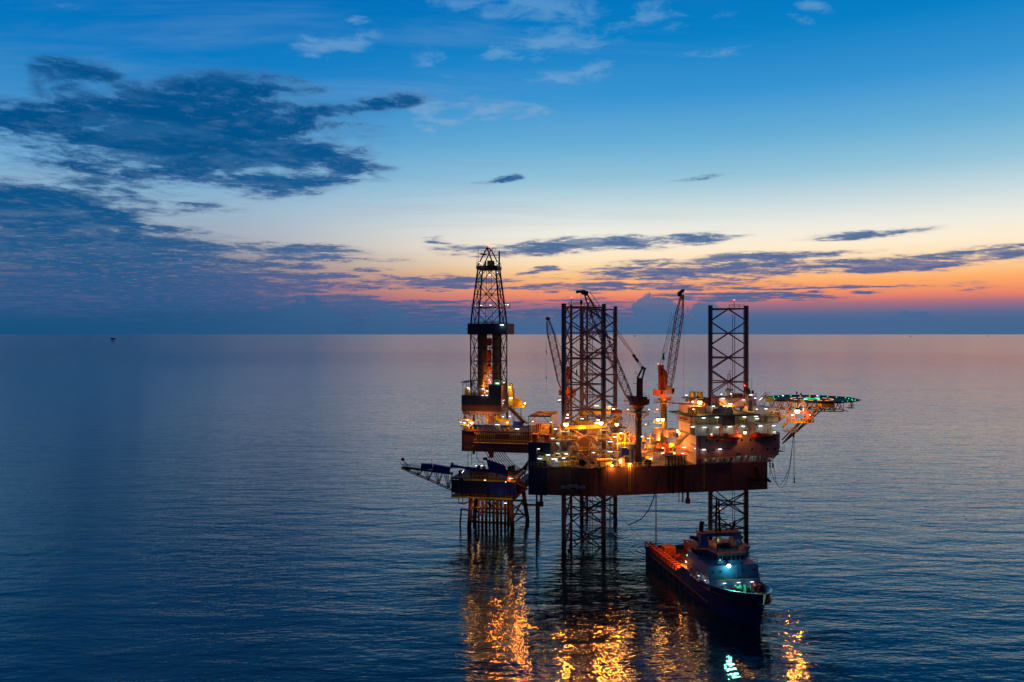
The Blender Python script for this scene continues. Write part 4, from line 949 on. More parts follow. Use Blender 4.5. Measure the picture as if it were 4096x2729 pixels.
for i in range(14): s = SQ0+1+i*1.8; b.fbox(Nf, s, s+.7, 1.6+(i%3)*.4, 2.6+(i%2)*.5, ZD+.1, ZD+1+(i*37%5)*.3)
b.build('stored_gear', M['grey'], qt)
for s in (36.8, 41.5, 47, 52, 57): lamp(qt, Nf(s,1.6,28.9), 420, (1,.86,.5) if s < 45 else (.7,1,.85), .3)
# end wall, chamfered bow wall and floors
b = MB(); b.fbox(Nf, SQ0, SQ0+.3, .31, 16, ZD+.1, Z1); b.fbox(Nf, SQ0+.3, 62, 15.7, 16, ZD+.1, Z1); b.build('end_wall', M['cream'], qt)
b = MB(); b.box8([Nf(SQ1,.02,30), Nf(SQ1+3,4.5,30.6), Nf(SQ1+3,12,30.6), Nf(SQ1-.5,12,30), Nf(SQ1,.02,Z1), Nf(SQ1+3,4.5,Z1), Nf(SQ1+3,12,Z1), Nf(SQ1-.5,12,Z1)]); b.build('bow_wall', M['navy'], qt)  # shaded face of the quarters, its shade put in as navy colour
b = MB(); b.add([Nf(SQ1,.02,30), Nf(SQ1-.4,.02,29.2), Nf(58.6,.3,ZD+.1), Nf(58.6,12,ZD+.1), Nf(SQ1-.4,12,29.2), Nf(SQ1,12,30)], [(0,1,4,5), (1,2,3,4)]); b.build('sloping_underside', M['qwall'], qt)
b = MB(); c0 = Ns(3137,6); b.fbox(Nf, SQ1+1, SQ1+3.4, 2.2, 5, 29.3, 29.4); b.rail([Nf(SQ1+1,2.3,29.4), Nf(SQ1+3.4,2.3,29.4)], 1.5, .05, .8); b.build('bow_landing', M['steel'], qt)
def deckslab(nm, s0, s1, n0, n1, z, m, t=.28):
    MB().fbox(Nf, s0, s1, n0, n1, z-t, z).build(nm, m, qt)
deckslab('floor_slab', SQ0-.3, SQ1-.4, -.6, 15.6, Z1+.28, M['grey'])
deckslab('floor_slab', SQ0-.3, 62.3, .6, 15.4, Z2+.28, M['grey'])
deckslab('roof_deck', Ns(2757,-.4), Ns(3040,-.4), -.4, 16, Z3+.4, M['green'], .4)
b = MB(); b.fbox(Nf, SQ0+.8, 61.6, 2.2, 15.2, Z1+.281, Z2-.002); b.build('storey_wall', M['white'], qt)
b = MB(); b.fbox(Nf, SQ0+.8, 56.2, 3.2, 15.0, Z2+.281, Z3-.002); b.build('storey_wall', M['white'], qt)
b = MB(); b.fbox(Nf, 56.3, 63.6, 4.4, 14.5, Z2+.281, Z3+1.9); b.fbox(Nf, 59.6, 63.4, 2.4, 4.38, Z2+.281, Z3-.6); b.build('bow_house', M['white'], qt)
deckslab('floor_slab', 56.3, 65, 1.2, 14.6, Z3-.32, M['grey'], .2)
# windows on the near wall
for sx, sy in ((2825,1763), (2868,1764), (2854,1800), (2832,1806), (2967,1760), (3001,1760), (3069,1797), (3100,1795), (3100,1755), (3008,1797)):
    p = NP(sx, sy, -.02); s = Ns(sx,-.02)
    fr = MB().fbox(Nf, s-.42, s+.42, -.07, -.003, p.z-.55, p.z+.55).build('window', M['cream'], qt)
    MB().fbox(Nf, s-.32, s+.32, -.1, -.072, p.z-.45, p.z+.45).build('pane', M['glass'], fr)
b = MB(); b.fbox(Nf, Ns(2805,-.1), Ns(2928,-.1), -.16, -.004, zf(1793)-.06, zf(1793)+.08); b.fbox(Nf, Ns(2945,-.1), Ns(2962,-.1), -.3, -.01, zf(1812)-.25, zf(1812)+.1); b.tube(Nf(SQ0+1.2,-.1,ZD+.5), Nf(SQ0+1.2,-.1,Z1-.3), .1); b.build('wall_pipe', M['steel'], qt)
# side walkway over the slots and rails on each storey
b = MB(); b.fbox(Nf, SQ0-.5, Ns(2940,-1), -1.5, -.01, zf(1825)-.15, zf(1825)); b.rail([Nf(SQ0-.5,-1.45,zf(1825)), Nf(Ns(2940,-1),-1.45,zf(1825))], 1.1, .045, 1.6); b.build('side_walkway', M['orangedull'], qt)
for z, s0, s1, n in ((Z1+.28, SQ0-.2, SQ1-.8, -.5), (Z2+.28, SQ0-.2, 60, .7), (Z3+.4, Ns(2757,-.4)+.1, Ns(3040,-.4), -.3)):
    MB().rail([Nf(s0,n,z), Nf(s1,n,z)], 1.15, .045, 1.5).build('balcony_rail', M['yellow'] if z > 39 else M['white'], qt)
MB().rail([Nf(56.3,1.3,Z3-.12+.0), Nf(65,1.3,Z3-.12)], 1.1, .045, 1.5).build('balcony_rail', M['yellow'], qt)
b = MB()
for s in [SQ0+1+i*3.1 for i in range(9)]: b.beam(Nf(s,.3,Z2+.28), Nf(s,.3,Z3), .14)
for s in [SQ0+2+i*3.6 for i in range(7)]: b.beam(Nf(s,.9,Z1+.28), Nf(s,.9,Z2), .14)
b.build('balcony_post', M['yellow'], qt)
b = MB(); b.beam(Nf(SQ0-2.1,-.2,Z3+.1), Nf(SQ0+.3,-.2,Z2), .22); b.beam(Nf(SQ0-2.0,-.3,Z1-2), Nf(SQ0-.2,-.3,Z1-3), .2); b.build('diagonal_bracket', M['cream'], qt)
MB().fbox(Nf, Ns(2888,.1), Ns(2940,.1), .1, .2, zat(1700,247.5)-.4, Z3-.05).build('dark_tarpaulin', M['navy'], qt)
# outside condensers, doors and lockers
for sx, sy in ((2793,1678), (2807,1678), (2837,1682), (2838,1695), (2876,1713), (2902,1710), (3026,1704), (3030,1714)):
    n = 2.6 if sy < 1700 else 1.3; s = Ns(sx,n); z = zat(sy, 250)
    o = MB().fbox(Nf, s-.5, s+.5, n, n+.5, z-.4, z+.4).build('air_unit', M['white'], qt)
    MB().lathe(Nf(s,n-.03,z), [(.3,0), (.3,.028)], 12, (FN[0],FN[1],0)).build('fan_grille', M['black'], o)
for sx, sy, nn in ((2835,1678,3.1), (2870,1685,3.1), (2830,1722,2.1), (2946,1725,2.1), (3000,1722,2.1), (3080,1718,2.3), (2775,1725,3)):
    s = Ns(sx,nn); z = (Z2+.3) if sy < 1700 else (Z1+.3)
    MB().fbox(Nf, s-.45, s+.45, nn-.06, nn-.004, z, z+1.95).build('door', M['grey'], qt)
b = MB(); bN(b, 2979,2991,1676,1689, 2.2, .8); b.build('red_locker', M['red'], qt)
b = MB(); b.stair(NP(2952,1702,1.4), NP(2978,1668,1.4), .8, FNX); b.build('inner_stair', M['yellow'], qt)
b = MB(); b.stair(NP(2712,1780,2), NP(2752,1738,2), .9, FNX); b.build('inner_stair', M['yellow'], qt)
# tower block at the stern end, warmly lit on top
TB0, TB1 = SQ0, SQ0+5.0
MB().fbox(Nf, TB0+.02, TB1, 4.6, 13.3, Z1+.29, 44.2).build('tower_block', M['cream'], qt)
b = MB(); b.fbox(Nf, TB0-.03, TB0+.015, 1, 13.2, 39.9, 40.05); b.fbox(Nf, TB0-1.2, TB0, 6, 13.3, 39.7, 39.85); b.rail([Nf(TB0-1.15,6,39.85), Nf(TB0-1.15,13.2,39.85)], 1.1, .05, 1.5); b.fbox(Nf, TB0-1.2, TB0, 4, 13.3, 29.9, 30.0); b.rail([Nf(TB0-1.15,4,30), Nf(TB0-1.15,13.2,30)], 1.1, .05, 1.5)
b.build('end_walkway', M['orangedull'], qt)
MB().rail([Nf(TB0+.1,4.8,44.2), Nf(TB0+.1,13.2,44.2)], 1.1, .05, 1.5).rail([Nf(TB0+.1,4.8,44.2), Nf(TB1,4.8,44.2)], 1.1, .05, 1.5).build('tower_rail', M['yellow'], qt)
# rooftop machinery
b = MB(); bN(b, 2762,2776,1632,1658, 2.5, 2); bN(b, 2778,2788,1636,1660,1.5,1.4); bN(b, 2808,2832,1614,1655,6,3); bN(b, 2850,2868,1635,1655,3,2); b.build('roof_plant', M['brown'], qt)
b = MB()
for x0 in (2856, 2874, 2900, 2916): 
    s = Ns(x0,3); z = zat(1650,251); b.add([Nf(s,3,z), Nf(s+1.5,3,z), Nf(s+.75,3,z+1.6), Nf(s,5,z), Nf(s+1.5,5,z), Nf(s+.75,5,z+1.6)], [(0,1,2), (3,5,4), (0,3,4,1), (1,4,5,2), (2,5,3,0)])
bN(b, 2852,2934,1645,1657,3.1,2); b.build('vent_hood', M['grey'], qt)
for x0 in (2762, 2792):
    t = MB(); s = Ns(x0+8,8); t.lathe(Nf(s,8,zat(1592,259)), [(1.0,0), (1.0,2.2)], 14); t.build('water_tank', M['yellow'], qt)
b = MB(); bN(b, 2742,2806,1591,1594,7,3.4)
for x in (2744,2760,2778,2792,2805): b.beam(NP(x,1594,7.1), NP(x,1612,7.1), .16)
for x in (2759,2776,2781,2803): b.beam(NP(x,1592,7), NP(x,1567,7), .1)
b.beam(NP(2759,1568,7), NP(2803,1568,7), .1); b.build('tank_rack', M['steel'], qt)
b = MB(); bN(b, 2752,2774,1596,1606,7.2,1.5); bN(b,2766,2786,1600,1612,6.4,1.2); bN(b,2814,2838,1592,1622,9,4); b.build('roof_plant', M['brown'], qt)
for sx, sy, r, dirx, n in ((2838,1637,1.1,-.15,1.5), (2883,1637,1.15,.5,2.5), (2991,1566,1.25,.6,10), (3010,1569,.62,.7,9), (2912,1564,.95,-.5,12), (2927,1562,.5,.1,12)):
    p = NP(sx, sy, n); s = Ns(sx, n)
    o = MB(); ax = Vector((dirx,-1,.25)).normalized(); o.lathe(p, [(.1,-.28), (r*.55,-.2), (r*.85,-.05), (r,.12), (r*.96,.14)], 18, tuple(ax)); d = o.build('satellite_dish', M['white'] if n < 2 or n > 11 else (M['navy'] if sx < 2900 else M['brown']), qt, True)
    MB().tube(p-ax*.25, (p.x,p.y,p.z-1.8 if n < 5 else p.z-2.2), .12).tube(p, p+ax*.7, .04).build('dish_mount', M['grey'], d)
p = NP(3002,1620,3.5); MB().lathe(p-Vector((0,0,1.9)), [(.7,0), (.85,.8), (.85,2.6), (.6,3.2), (.2,3.45)], 14).build('radome', M['grey'], qt, True)
# upper deckhouse and radar mast behind the leg
b = MB(); bN(b, 2877,3026,1592,1632,12.5,5); b.build('upper_deckhouse', M['cream'], qt)
b = MB(); b.fbox(Nf, Ns(2877,12)-.3, Ns(3026,12)+.3, 12, 17.6, zat(1592,262), zat(1592,262)+.2); b.rail([NP(2877,1589.5,12.1), NP(3026,1589.5,12.1)], 1.3, .05, 1.4); b.build('upper_roof', M['brown'], qt)
b = MB(); bN(b, 2930,2972,1576,1590,13,3); b.build('roof_plant', M['orangedull'], qt)
b = MB()
for x in (2910, 2923):
    for n in (13, 14.2): b.beam(NP(x,1590,n), NP(x+(1 if x < 2915 else -1),1496,n), .14)
for k in range(12): sy = 1588-k*8; b.beam(NP(2910,sy,13), NP(2923,sy-8,13), .08); b.beam(NP(2910,sy,13), NP(2923,sy,13), .08)
b.beam(NP(2916,1500,13.2), NP(2922,1482,13.2), .1); b.beam(NP(2905,1524,13.2), NP(2930,1520,13.2), .14); b.beam(NP(2908,1486,13.2), NP(2928,1484,13.2), .1)
b.build('radar_mast', M['orangedull'], qt)
beacon(qt, NP(2978,1545,12), 3.4, .22, 25)
for sx, y0, y1 in ((3007,1592,1517), (3022,1592,1572), (2882,1590,1566), (2770,1567,1558)): MB().tube(NP(sx,y0,10), NP(sx,y1,10), .05, n=4).build('whip_aerial', M['steel'], qt)
# lamps
for sx, sy, n in ((2815,1672,.1), (2868,1670,.1), (2978,1668,.1), (3025,1666,.2), (3029,1675,.3), (2771,1708,.4), (2819,1710,1.3), (2870,1709,1.3), (2921,1707,1.3), (2973,1705,1.3), (3043,1704,1.3)):
    tube(qt, NP(sx, sy, n), NX, 150, 1.35, (.84,1,.86))
for sx, sy, n, L in ((2737,1790,-.6,1.5), (2816,1799,-.6,1.35), (2880,1797,-.6,1.35)): tube(qt, NP(sx, sy, n), NX, 190, L, (1,.95,.74))
tube(qt, NP(2730,1814,-2), NX, 120, .8); tube(qt, NP(2779,1794,-.7), NX, 40, .4)
for sx, sy, n, L in ((2892,1594,12,1.3), (2975,1600,12,1.2), (2885,1577,11,.8), (2924,1576,12,.6), (3004,1580,9,1.2), (3021,1593,8,.8), (2746,1581,6.5,.8), (2854,1625,1,1), (2897,1625,2,.7), (3064,1636,.5,1.1), (3027,1637,.5,.6)): tube(qt, NP(sx, sy, n), NX, 130, L)
for sx, sy in ((3095,1703), (3097,1728)): tube(qt, NP(sx, sy, .6), NX, 170, 1.3, (.84,1,.86))
sodium(qt, NP(2799,1609,5.5), 4200, .75); sodium(qt, NP(2921,1617,11), 3200, .6); sodium(qt, NP(2771,1607,6), 900, .26); sodium(qt, NP(2774,1637,1), 500, .22); sodium(qt, NP(2980,1730,-3.0), 1500, .5)
lamp(qt, Nf(TB0-2.5,9,42.5), 600, SOD, .4); lamp(qt, Nf(TB0-2.5,8,33), 350, SOD, .4)  # bare fill lights added for the stern end wall

# ---------------------------------------------------------------- lifeboats and rescue boat
def lifeboat(label, s0, s1, zc, m, canopy=True):
    t = thing('lifeboat', label, 'lifeboat', tuple(Nf((s0+s1)/2,-1.9,zc-1.2)), FZ, 'enclosed lifeboats on the near side')
    L = s1-s0; sec = []; N = 12; b = MB(); vs = []; fs = []
    for i in range(N+1):
        q = i/N; w = 1.25*math.sin(math.pi*min(1, .12+q*.76))**.45 if 0 < q < 1 else .25
        hb = 1.15*(math.sin(math.pi*(.1+q*.8))**.5); ht = (1.0 if canopy else .55)*(math.sin(math.pi*(.08+q*.84))**.45)
        if canopy and .14 < q < .36: ht += .45
        for k in range(12):
            a = 2*math.pi*k/12; y = math.cos(a)*w; z = math.sin(a)*(ht if math.sin(a) > 0 else hb)
            vs.append(Nf(s0+L*q, -1.9+y, zc+z))
    for i in range(N):
        for k in range(12): fs.append((i*12+k, i*12+(k+1)%12, (i+1)*12+(k+1)%12, (i+1)*12+k))
    fs += [tuple(range(12)), tuple(range(N*12, N*12+12))[::-1]]
    b.add(vs, fs); b.build('boat_hull', m, t, True)
    MB().fbox(Nf, s0+.3, s1-.3, -3.24, -3.12, zc-.12, zc+.05).build('fender_strip', M['steel'], t)
    w = MB()
    for i in range(3): s = s0+L*.18+i*.7; w.fbox(Nf, s, s+.35, -3.0, -2.86, zc+.55, zc+.85)
    w.build('cabin_window', M['glass'], t)
    for s in (s0+.9, s1-.9):
        d = MB(); d.beam(Nf(s,-.3,Z1+.3), Nf(s,-.3,Z1+3.0), .25); d.beam(Nf(s,-.3,Z1+3.0), Nf(s,-2.2,Z1+3.0), .25); d.beam(Nf(s,-1.9,Z1+3.0), Nf(s,-1.9,zc+.9), .07); d.build('davit', M['orangedull'], t)
    return t
lifeboat('bright orange enclosed lifeboat lit by a floodlight, left one of two on the quarters side', Ns(2878,-1.9), Ns(2966,-1.9), zat(1745,249), M['orange'])
lifeboat('dark red enclosed lifeboat right of the bright floodlight, the larger of the two', Ns(3004,-1.9), Ns(3092,-1.9), zat(1740,252), M['red'])
rb = thing('rescue_boat', 'small red open rescue boat with yellow straps left of the lifeboats', 'rescue boat', tuple(NP(2850,1752,-1.5)), FZ)
b = MB(); s0, s1 = Ns(2838,-1.5), Ns(2866,-1.5); zc = zat(1744,248); b.box8([Nf(s0,-2.1,zc-.5), Nf(s1-.4,-2.1,zc-.5), Nf(s1-.4,-.9,zc-.5), Nf(s0,-.9,zc-.5), Nf(s0-.1,-2.4,zc+.3), Nf(s1,-2.3,zc+.4), Nf(s1,-.7,zc+.4), Nf(s0-.1,-.6,zc+.3)]); b.build('boat_hull', M['red'], rb)
b = MB(); b.tube(Nf(s0-.1,-2.4,zc+.35), Nf(s1,-2.4,zc+.45), .26, n=8); b.tube(Nf(s0-.1,-.6,zc+.35), Nf(s1,-.7,zc+.45), .26, n=8); b.build('buoyancy_tube', M['orange'], rb)
b = MB(); b.beam(Nf(s0+.5,-1.5,Z1+.3), Nf(s0+.5,-1.5,Z1+.3), .1); b.beam(Nf(s0-.4,-.4,Z1+.3), Nf(s0-.4,-2.2,Z1-.6), .18); b.beam(Nf(s1,-.4,Z1+.3), Nf(s1,-2.2,Z1-.6), .18); b.beam(Nf(s0-.5,-2.2,Z1-.6), Nf(s1,-2.2,Z1-.6), .14); b.build('cradle', M['yellow'], rb)
tube(rb, NP(2846,1737,-2.2), NX, 120, .7)

# ---------------------------------------------------------------- anchor on the hull corner
an = thing('anchor', 'pale old anchor hanging on its rack against the navy and red hull corner', 'anchor', tuple(QP(2292,1955,-34.6)), RZ)
pa = QP(2292,1950,-34.4)
b = MB(); b.beam(QP(2291,1948,-34.4), QP(2291,1878,-34.3), .5, .4); b.build('shank', M['steel'], an)
b = MB()
for sg in (-1, 1):
    b.beam(QP(2292,1945,-34.5), QP(2292+sg*22,1953,-34.8), 1.0, .5); b.beam(QP(2292+sg*18,1950,-34.6), QP(2292+sg*47,1949,-35.4), .35, .8)
b.beam(QP(2272,1945,-34.6), QP(2312,1945,-34.6), .7, .8); b.build('fluke', M['grey'], an)
b = MB(); b.beam(QP(2265,1951,-34.0), QP(2320,1951,-34.0), .3, .6)
for x in (2262,2322): b.beam(QP(x,1985,-33.7), QP(x,1938,-33.9), .2)
b.build('rack', M['steel'], an)
an2 = thing('anchor', 'black anchor on its rack at the bow end of the hull, below the quarters', 'anchor', tuple(NP(3050,1925,-.8)), FZ)
b = MB(); b.beam(NP(3020,1868,-.5), NP(3034,1915,-.7), .5); b.beam(NP(2990,1916,-.6), NP(3076,1923,-1), .9, .6); b.beam(NP(3068,1914,-1), NP(3081,1928,-1), .9, .5); b.build('anchor_body', M['black'], an2)

# ---------------------------------------------------------------- canopy frame on the stern deck
cf = thing('canopy_frame', 'open steel canopy frame of seven arches lit orange over the stern corner', 'canopy frame', tuple(Wf(-11,-28,ZD+9)), RZ)
ca0, ca1 = Qa(2113,-33.3), Qa(2203,-33.3); zt = zat(1671,240); zbm = zat(1771,240)
for i in range(7):
    l = -33.2 + i*2.6
    b = MB(); b.beam(Wf(ca0,l,zt), Wf(ca1,l,zt), .2, .26); b.beam(Wf(ca0,l,zbm), Wf(ca0,l,zt), .16); b.beam(Wf(ca1,l,zbm), Wf(ca1,l,zt), .16)
    if i in (0, 6): b.beam(Wf(ca0,l,zt-2.2), Wf(ca0+2.2,l,zt-.1), .13); b.beam(Wf(ca1,l,zt-2.2), Wf(ca1-2.2,l,zt-.1), .13)
    b.build('arch', M['steel'] if i == 0 else M['yellow'], cf)
b = MB(); b.beam(Wf(ca0,-33.2,zt), Wf(ca0,-17.6,zt), .16); b.beam(Wf(ca1,-33.2,zt), Wf(ca1,-17.6,zt), .16); b.build('eave_beam', M['yellow'], cf)
b = MB()
for i in range(6): l = -33.1+i*2.6; b.fbox(Wf, ca0+.3, ca1-.3, l, l+1.2, zt+.14, zt+.2)
b.build('roof_sheet', M['brown'], cf)
for sx, sy in ((2131,1686), (2203,1689)): tube(cf, QP(sx,sy,-31), AX, 160, .6)
lamp(cf, Wf((ca0+ca1)/2,-29,zt-1.2), 1500, SOD, .5); lamp(cf, Wf((ca0+ca1)/2,-21,zt-1.2), 1200, SOD, .5)
db = thing('deck_block', 'dark navy two storey deck block with yellow stair under the canopy frame', 'deck block', tuple(Wf(-11,-30,ZD)), RZ)
b = MB(); bQ(b, 2113,2147,1771,1868,-33.3,14); bQ(b,2174,2203,1773,1824,-33.3,14); bQ(b,2147.2,2173.8,1773,1784,-33.2,13); b.build('wall', M['navy'], db)
b = MB(); bQ(b,2147.5,2202.8,1824.5,1868,-30.5,10); b.build('inner_wall', M['white'], db)
b = MB(); bQ(b,2113.5,2202.5,1770.2,1770.8,-33.2,13.5); b.build('roof', M['deck'], db)
b = MB(); b.stair(QP(2204,1862,-33), QP(2176,1824,-33), .9, LX); b.rail([QP(2147,1824,-33), QP(2174,1824,-33)], 1.1); b.rail([QP(2113,1771,-33.2), QP(2203,1771,-33.2)], 1.1, .05, 1.5); b.build('yellow_stair', M['yellow'], db)
b = MB(); 
for sx in (2160, 2180): b.lathe(QP(sx,1862,-32), [(.5,0), (.7,.4), (.4,1.0), (.9,1.2), (.9,1.4)], 10)
b.build('winch', M['black'], db)
tube(db, QP(2154,1796,-32), AX, 120, .9, (1,.75,.5)); tube(db, QP(2159,1835,-32.5), AX, 170, 1.5); tube(db, QP(2193,1820,-33.6), AX, 200, 1.5, (.7,.9,1))
# ---------------------------------------------------------------- machinery and stores on the main deck (photo rectangle, depth into the rig)
def blockN(name, label, cat, x0, x1, y0, y1, n, dn, m, group=None, extra=None):
    t = thing(name, label, cat, tuple(NP((x0+x1)/2, y1, n)), FZ, group)
    b = MB(); bN(b, x0, x1, y0, y1, n, dn); b.build('body', m, t)
    s0, s1 = Ns(x0,n), Ns(x1,n); d = Nf((s0+s1)/2,n,0).y; z0, z1 = zat(y1,d), zat(y0,d)
    if extra: extra(t, s0, s1, n, dn, z0, z1)
    return t
def ribs(t, s0, s1, n, dn, z0, z1):
    b = MB(); k = max(3, int((s1-s0)/.6))
    for i in range(k+1): s = s0+(s1-s0-.1)*i/k; b.fbox(Nf, s, s+.1, n-.07, n-.003, z0+.05, z1-.05)
    b.fbox(Nf, s0-.05, s1+.05, n-.1, n+dn, z1+.002, z1+.12); b.build('panel_ribs', M['cream'], t)
blockN('deck_house', 'long low cream deck house with ribbed side, lit orange under the cranes', 'deck house', 2566,2650,1810,1826, 11, 5, M['cream'], None, ribs)
blockN('deck_house', 'tall ribbed house behind the nearest leg bracing, its wall glowing orange', 'deck house', 2350,2412,1700,1840, 24, 8, M['cream'], None, ribs)
blockN('deck_house', 'dim grey house seen low between the braces of the nearest leg', 'deck house', 2290,2350,1770,1850, 26, 6, M['grey'], None, ribs)
blockN('deck_house', 'cream house with yellow stair between the far jacking tower and lattice mast', 'deck house', 2440,2496,1752,1790, 22, 5, M['cream'], None, ribs)
blockN('deck_house', 'small white cabin with red striped roof high above the jacking towers', 'cabin', 2458,2488,1643,1664, 34, 4, M['white'], None,
       lambda t, s0, s1, n, dn, z0, z1: MB().fbox(Nf, s0-.05, s1+.05, n-.06, n+dn, z1-.9, z1+.1).build('red_roof', M['red'], t))
blockN('deck_house', 'orange-lit open shed beside the quarters end wall', 'shed', 2672,2702,1720,1752, 16, 4, M['cream'], None,
       lambda t, s0, s1, n, dn, z0, z1: MB().fbox(Nf, s0-.3, s1+.3, n-.4, n+dn, z1+.01, z1+.2).build('flat_roof', M['steel'], t))
blockN('paint_locker', 'red box under the canopy frame, left of two', 'locker', 2126,2150,1740,1768, 0, 1, M['red'], None, None) if False else None
for (x0, x1, lab, m) in ((2127,2150,'rust orange box under the canopy frame, with a yellow lit base','orange'), (2178,2199,'dark red box under the canopy frame, nearer the jacking tower','red')):
    t = thing('storage_box', lab, 'storage box', tuple(QP((x0+x1)/2,1768,-32)), RZ, 'boxes under the canopy frame')
    b = MB(); bQ(b, x0, x1, 1739 if x0 < 2150 else 1742, 1769, -31.5, 2.4); b.build('body', M[m], t)
    b = MB(); bQ(b, x0-.6, x1+.6, 1737 if x0 < 2150 else 1740, 1739-.2 if x0 < 2150 else 1741.8, -31.7, 2.7)
    for k in range(4): xx = x0+1+(x1-x0-3)*k/3; bQ(b, xx, xx+1, 1743, 1768, -31.6, .09)
    b.build('frame', M['orangedull'], t)
b = MB(); bQ(b, 2160,2178,1722,1740,-26,3); bQ(b,2178,2192,1712,1734,-25,3); bQ(b,2164,2200,1700,1712,-20,3); b.beam(QP(2150,1740,-27), QP(2164,1722,-26), .3); b.beam(QP(2156,1716,-22), QP(2160,1690,-22), .3)
t = thing('mud_machine', 'cluster of yellow pump machinery inside the lit canopy frame', 'machinery', tuple(QP(2175,1745,-26)), RZ); b.build('housing', M['yellow'], t)
b = MB(); b.stair(QP(2152,1735,-24), QP(2176,1702,-24), 1, LX); b.build('stair', M['yellow'], t)
# containers on the main deck
def contN(label, x0, x1, y0, y1, n, m):
    t = thing('cargo_container', label, 'container', tuple(NP((x0+x1)/2,y1,n)), FZ, 'cargo containers on the rig')
    s0, s1 = Ns(x0,n), Ns(x1,n); d = Nf((s0+s1)/2,n,0).y
    container(t, Nf, s0, s1, n, n+2.4, zat(y1,d), zat(y0,d), M[m])
contN('blue container with a pale door sign beside the near crane pedestal', 2487,2518,1792,1822, 9, 'bluebox')
contN('narrow grey ribbed container under the blue one by the near crane pedestal', 2500,2518,1826,1856, 7, 'grey')
contN('dark blue container right of the near crane pedestal, stacked on the red one', 2566,2582,1782,1796, 14, 'bluebox')
contN('small bright red container right of the near crane pedestal', 2566,2581,1797,1809, 13.8, 'red')
contN('dark blue container against the quarters end wall beside the shed', 2704,2714,1732,1750, 12, 'bluebox')
# tanks
def hdrum(name, label, cat, x0, x1, yc, n, r, m, group=None):
    t = thing(name, label, cat, tuple(NP((x0+x1)/2, yc, n)), FZ, group)
    a, c = NP(x0,yc,n), NP(x1,yc,n); c.z = a.z; L = (c-a).length
    MB().lathe(a, [(r*.6,0), (r*.92,.12), (r,.4), (r,L-.4), (r*.92,L-.12), (r*.6,L)], 20, tuple(c-a)).build('shell', m, t, False)
    b = MB()
    for q in (.15, .5, .85): p = a.lerp(c, q)-(c-a).normalized()*.08; b.lathe(p, [(r+.02,0), (r+.05,.02), (r+.05,.14), (r+.02,.16)], 20, tuple(c-a))
    for q in (.2, .8): p = a.lerp(c, q); b.beam(p-Vector((0,0,r*.8)), p-Vector((0,0,r+.8)), .4)
    b.build('strap', M['steel'], t)
    return t
hdrum('storage_tank', 'long yellow horizontal tank hanging at the deck edge below the jacking tower', 'tank', 2386,2446,1847, .3, .95, M['yellow'])
def vdrum(name, label, cat, sx, y0, y1, n, r, m, cap=None, group=None):
    p = NP(sx, y1, n); t = thing(name, label, cat, tuple(p), FZ, group); zt = zat(y0, p.y)
    h = zt - p.z
    if cap: MB().lathe(p, [(r,0), (r,h-1.4)], 16).build('stack', m, t); MB().lathe((p.x,p.y,zt-1.7), [(r*1.5,0), (r*1.95,.2), (r*1.95,1.5), (r*1.8,1.7)], 18).build('cap', M[cap], t)
    else: MB().lathe(p, [(r,0), (r,h*.85), (r*.7,h*.95), (r*.2,h)], 16).build('stack', m, t, False)
    return t
vdrum('vent_stack', 'vent stack with wide round grey cap left of the near crane pedestal', 'vent stack', 2526,1777,1850, 5, .62, M['grey'], 'grey', 'capped vent stacks')
vdrum('vent_stack', 'lower vent stack with round cap beside the yellow tank', 'vent stack', 2468,1807,1850, 4, .55, M['grey'], 'grey', 'capped vent stacks')
vdrum('vent_stack', 'tall vent stack with wide cap left of the upright crane', 'vent stack', 2632,1712,1785, 18, .72, M['cream'], 'cream', 'capped vent stacks')
vdrum('silo', 'tapering cream hopper glowing orange by the deck edge', 'hopper', 2487,1831,1864, 2, 1.0, M['cream'])
for i, (sx, sy) in enumerate(((2452,1842), (2457,1851), (2462,1860))):
    hdrum('gas_bottle_rack', ['topmost','middle','lowest'][i]+' of three pale cylinders stacked in steps beside the yellow tank', 'gas cylinder', sx, sx+20, sy, 1.2+i*-.2, .42, M['white'], 'stepped pale cylinders')
for i, (sx, r, y0, y1, n, lab) in enumerate(((2505,1.3,1728,1775,24,'fat silver exhaust pipe curling beside the lattice mast'), (2542,1.1,1726,1775,22,'orange-lit exhaust pipe behind the near crane pedestal'))):
    p = NP(sx,y1,n); t = thing('exhaust_pipe', lab, 'exhaust pipe', tuple(p), FZ)
    MB().path([p, NP(sx,y0+8,n), NP(sx+3,y0+1,n), NP(sx+9,y0,n), NP(sx+14,y0+4,n)], r*.55, 10).build('pipe', M['pipe'], t); MB().path([p+NX*-1.6, NP(sx,y0+12,n)+NX*-1.6], r*.3, 8).build('side_pipe', M['pipe'], t)
# lattice stair mast
lm = thing('lattice_mast', 'slender lattice mast with stairs behind the near crane pedestal', 'lattice mast', tuple(NP(2525,1780,14)), FZ)
b = MB(); e = 14
for x in (2517,2537):
    for n in (e, e+1.6): b.beam(NP(x,1780,n), NP(2518+(x-2517)*.7,1600,n), .16)
for k in range(9):
    y = 1780-k*20
    b.beam(NP(2517,y,e), NP(2536,y-20,e), .1); b.beam(NP(2536,y,e), NP(2517,y-20,e), .1); b.beam(NP(2517,y,e), NP(2537,y,e), .12)
b.build('lattice', M['cream'], lm)
b = MB()
for x in (2499,2508): b.beam(NP(x,1730,e), NP(x,1596,e), .08)
for k in range(8): b.beam(NP(2499,1730-k*18,e), NP(2508,1730-k*18,e), .08); b.beam(NP(2508,1730-k*18,e), NP(2517,1726-k*18,e), .08)
bN(b, 2500,2522,1605,1606.5,e-.5,2); b.rail([NP(2500,1605,e-.5), NP(2522,1605,e-.5)], 1.2); b.build('side_ladder', M['yellow'], lm)
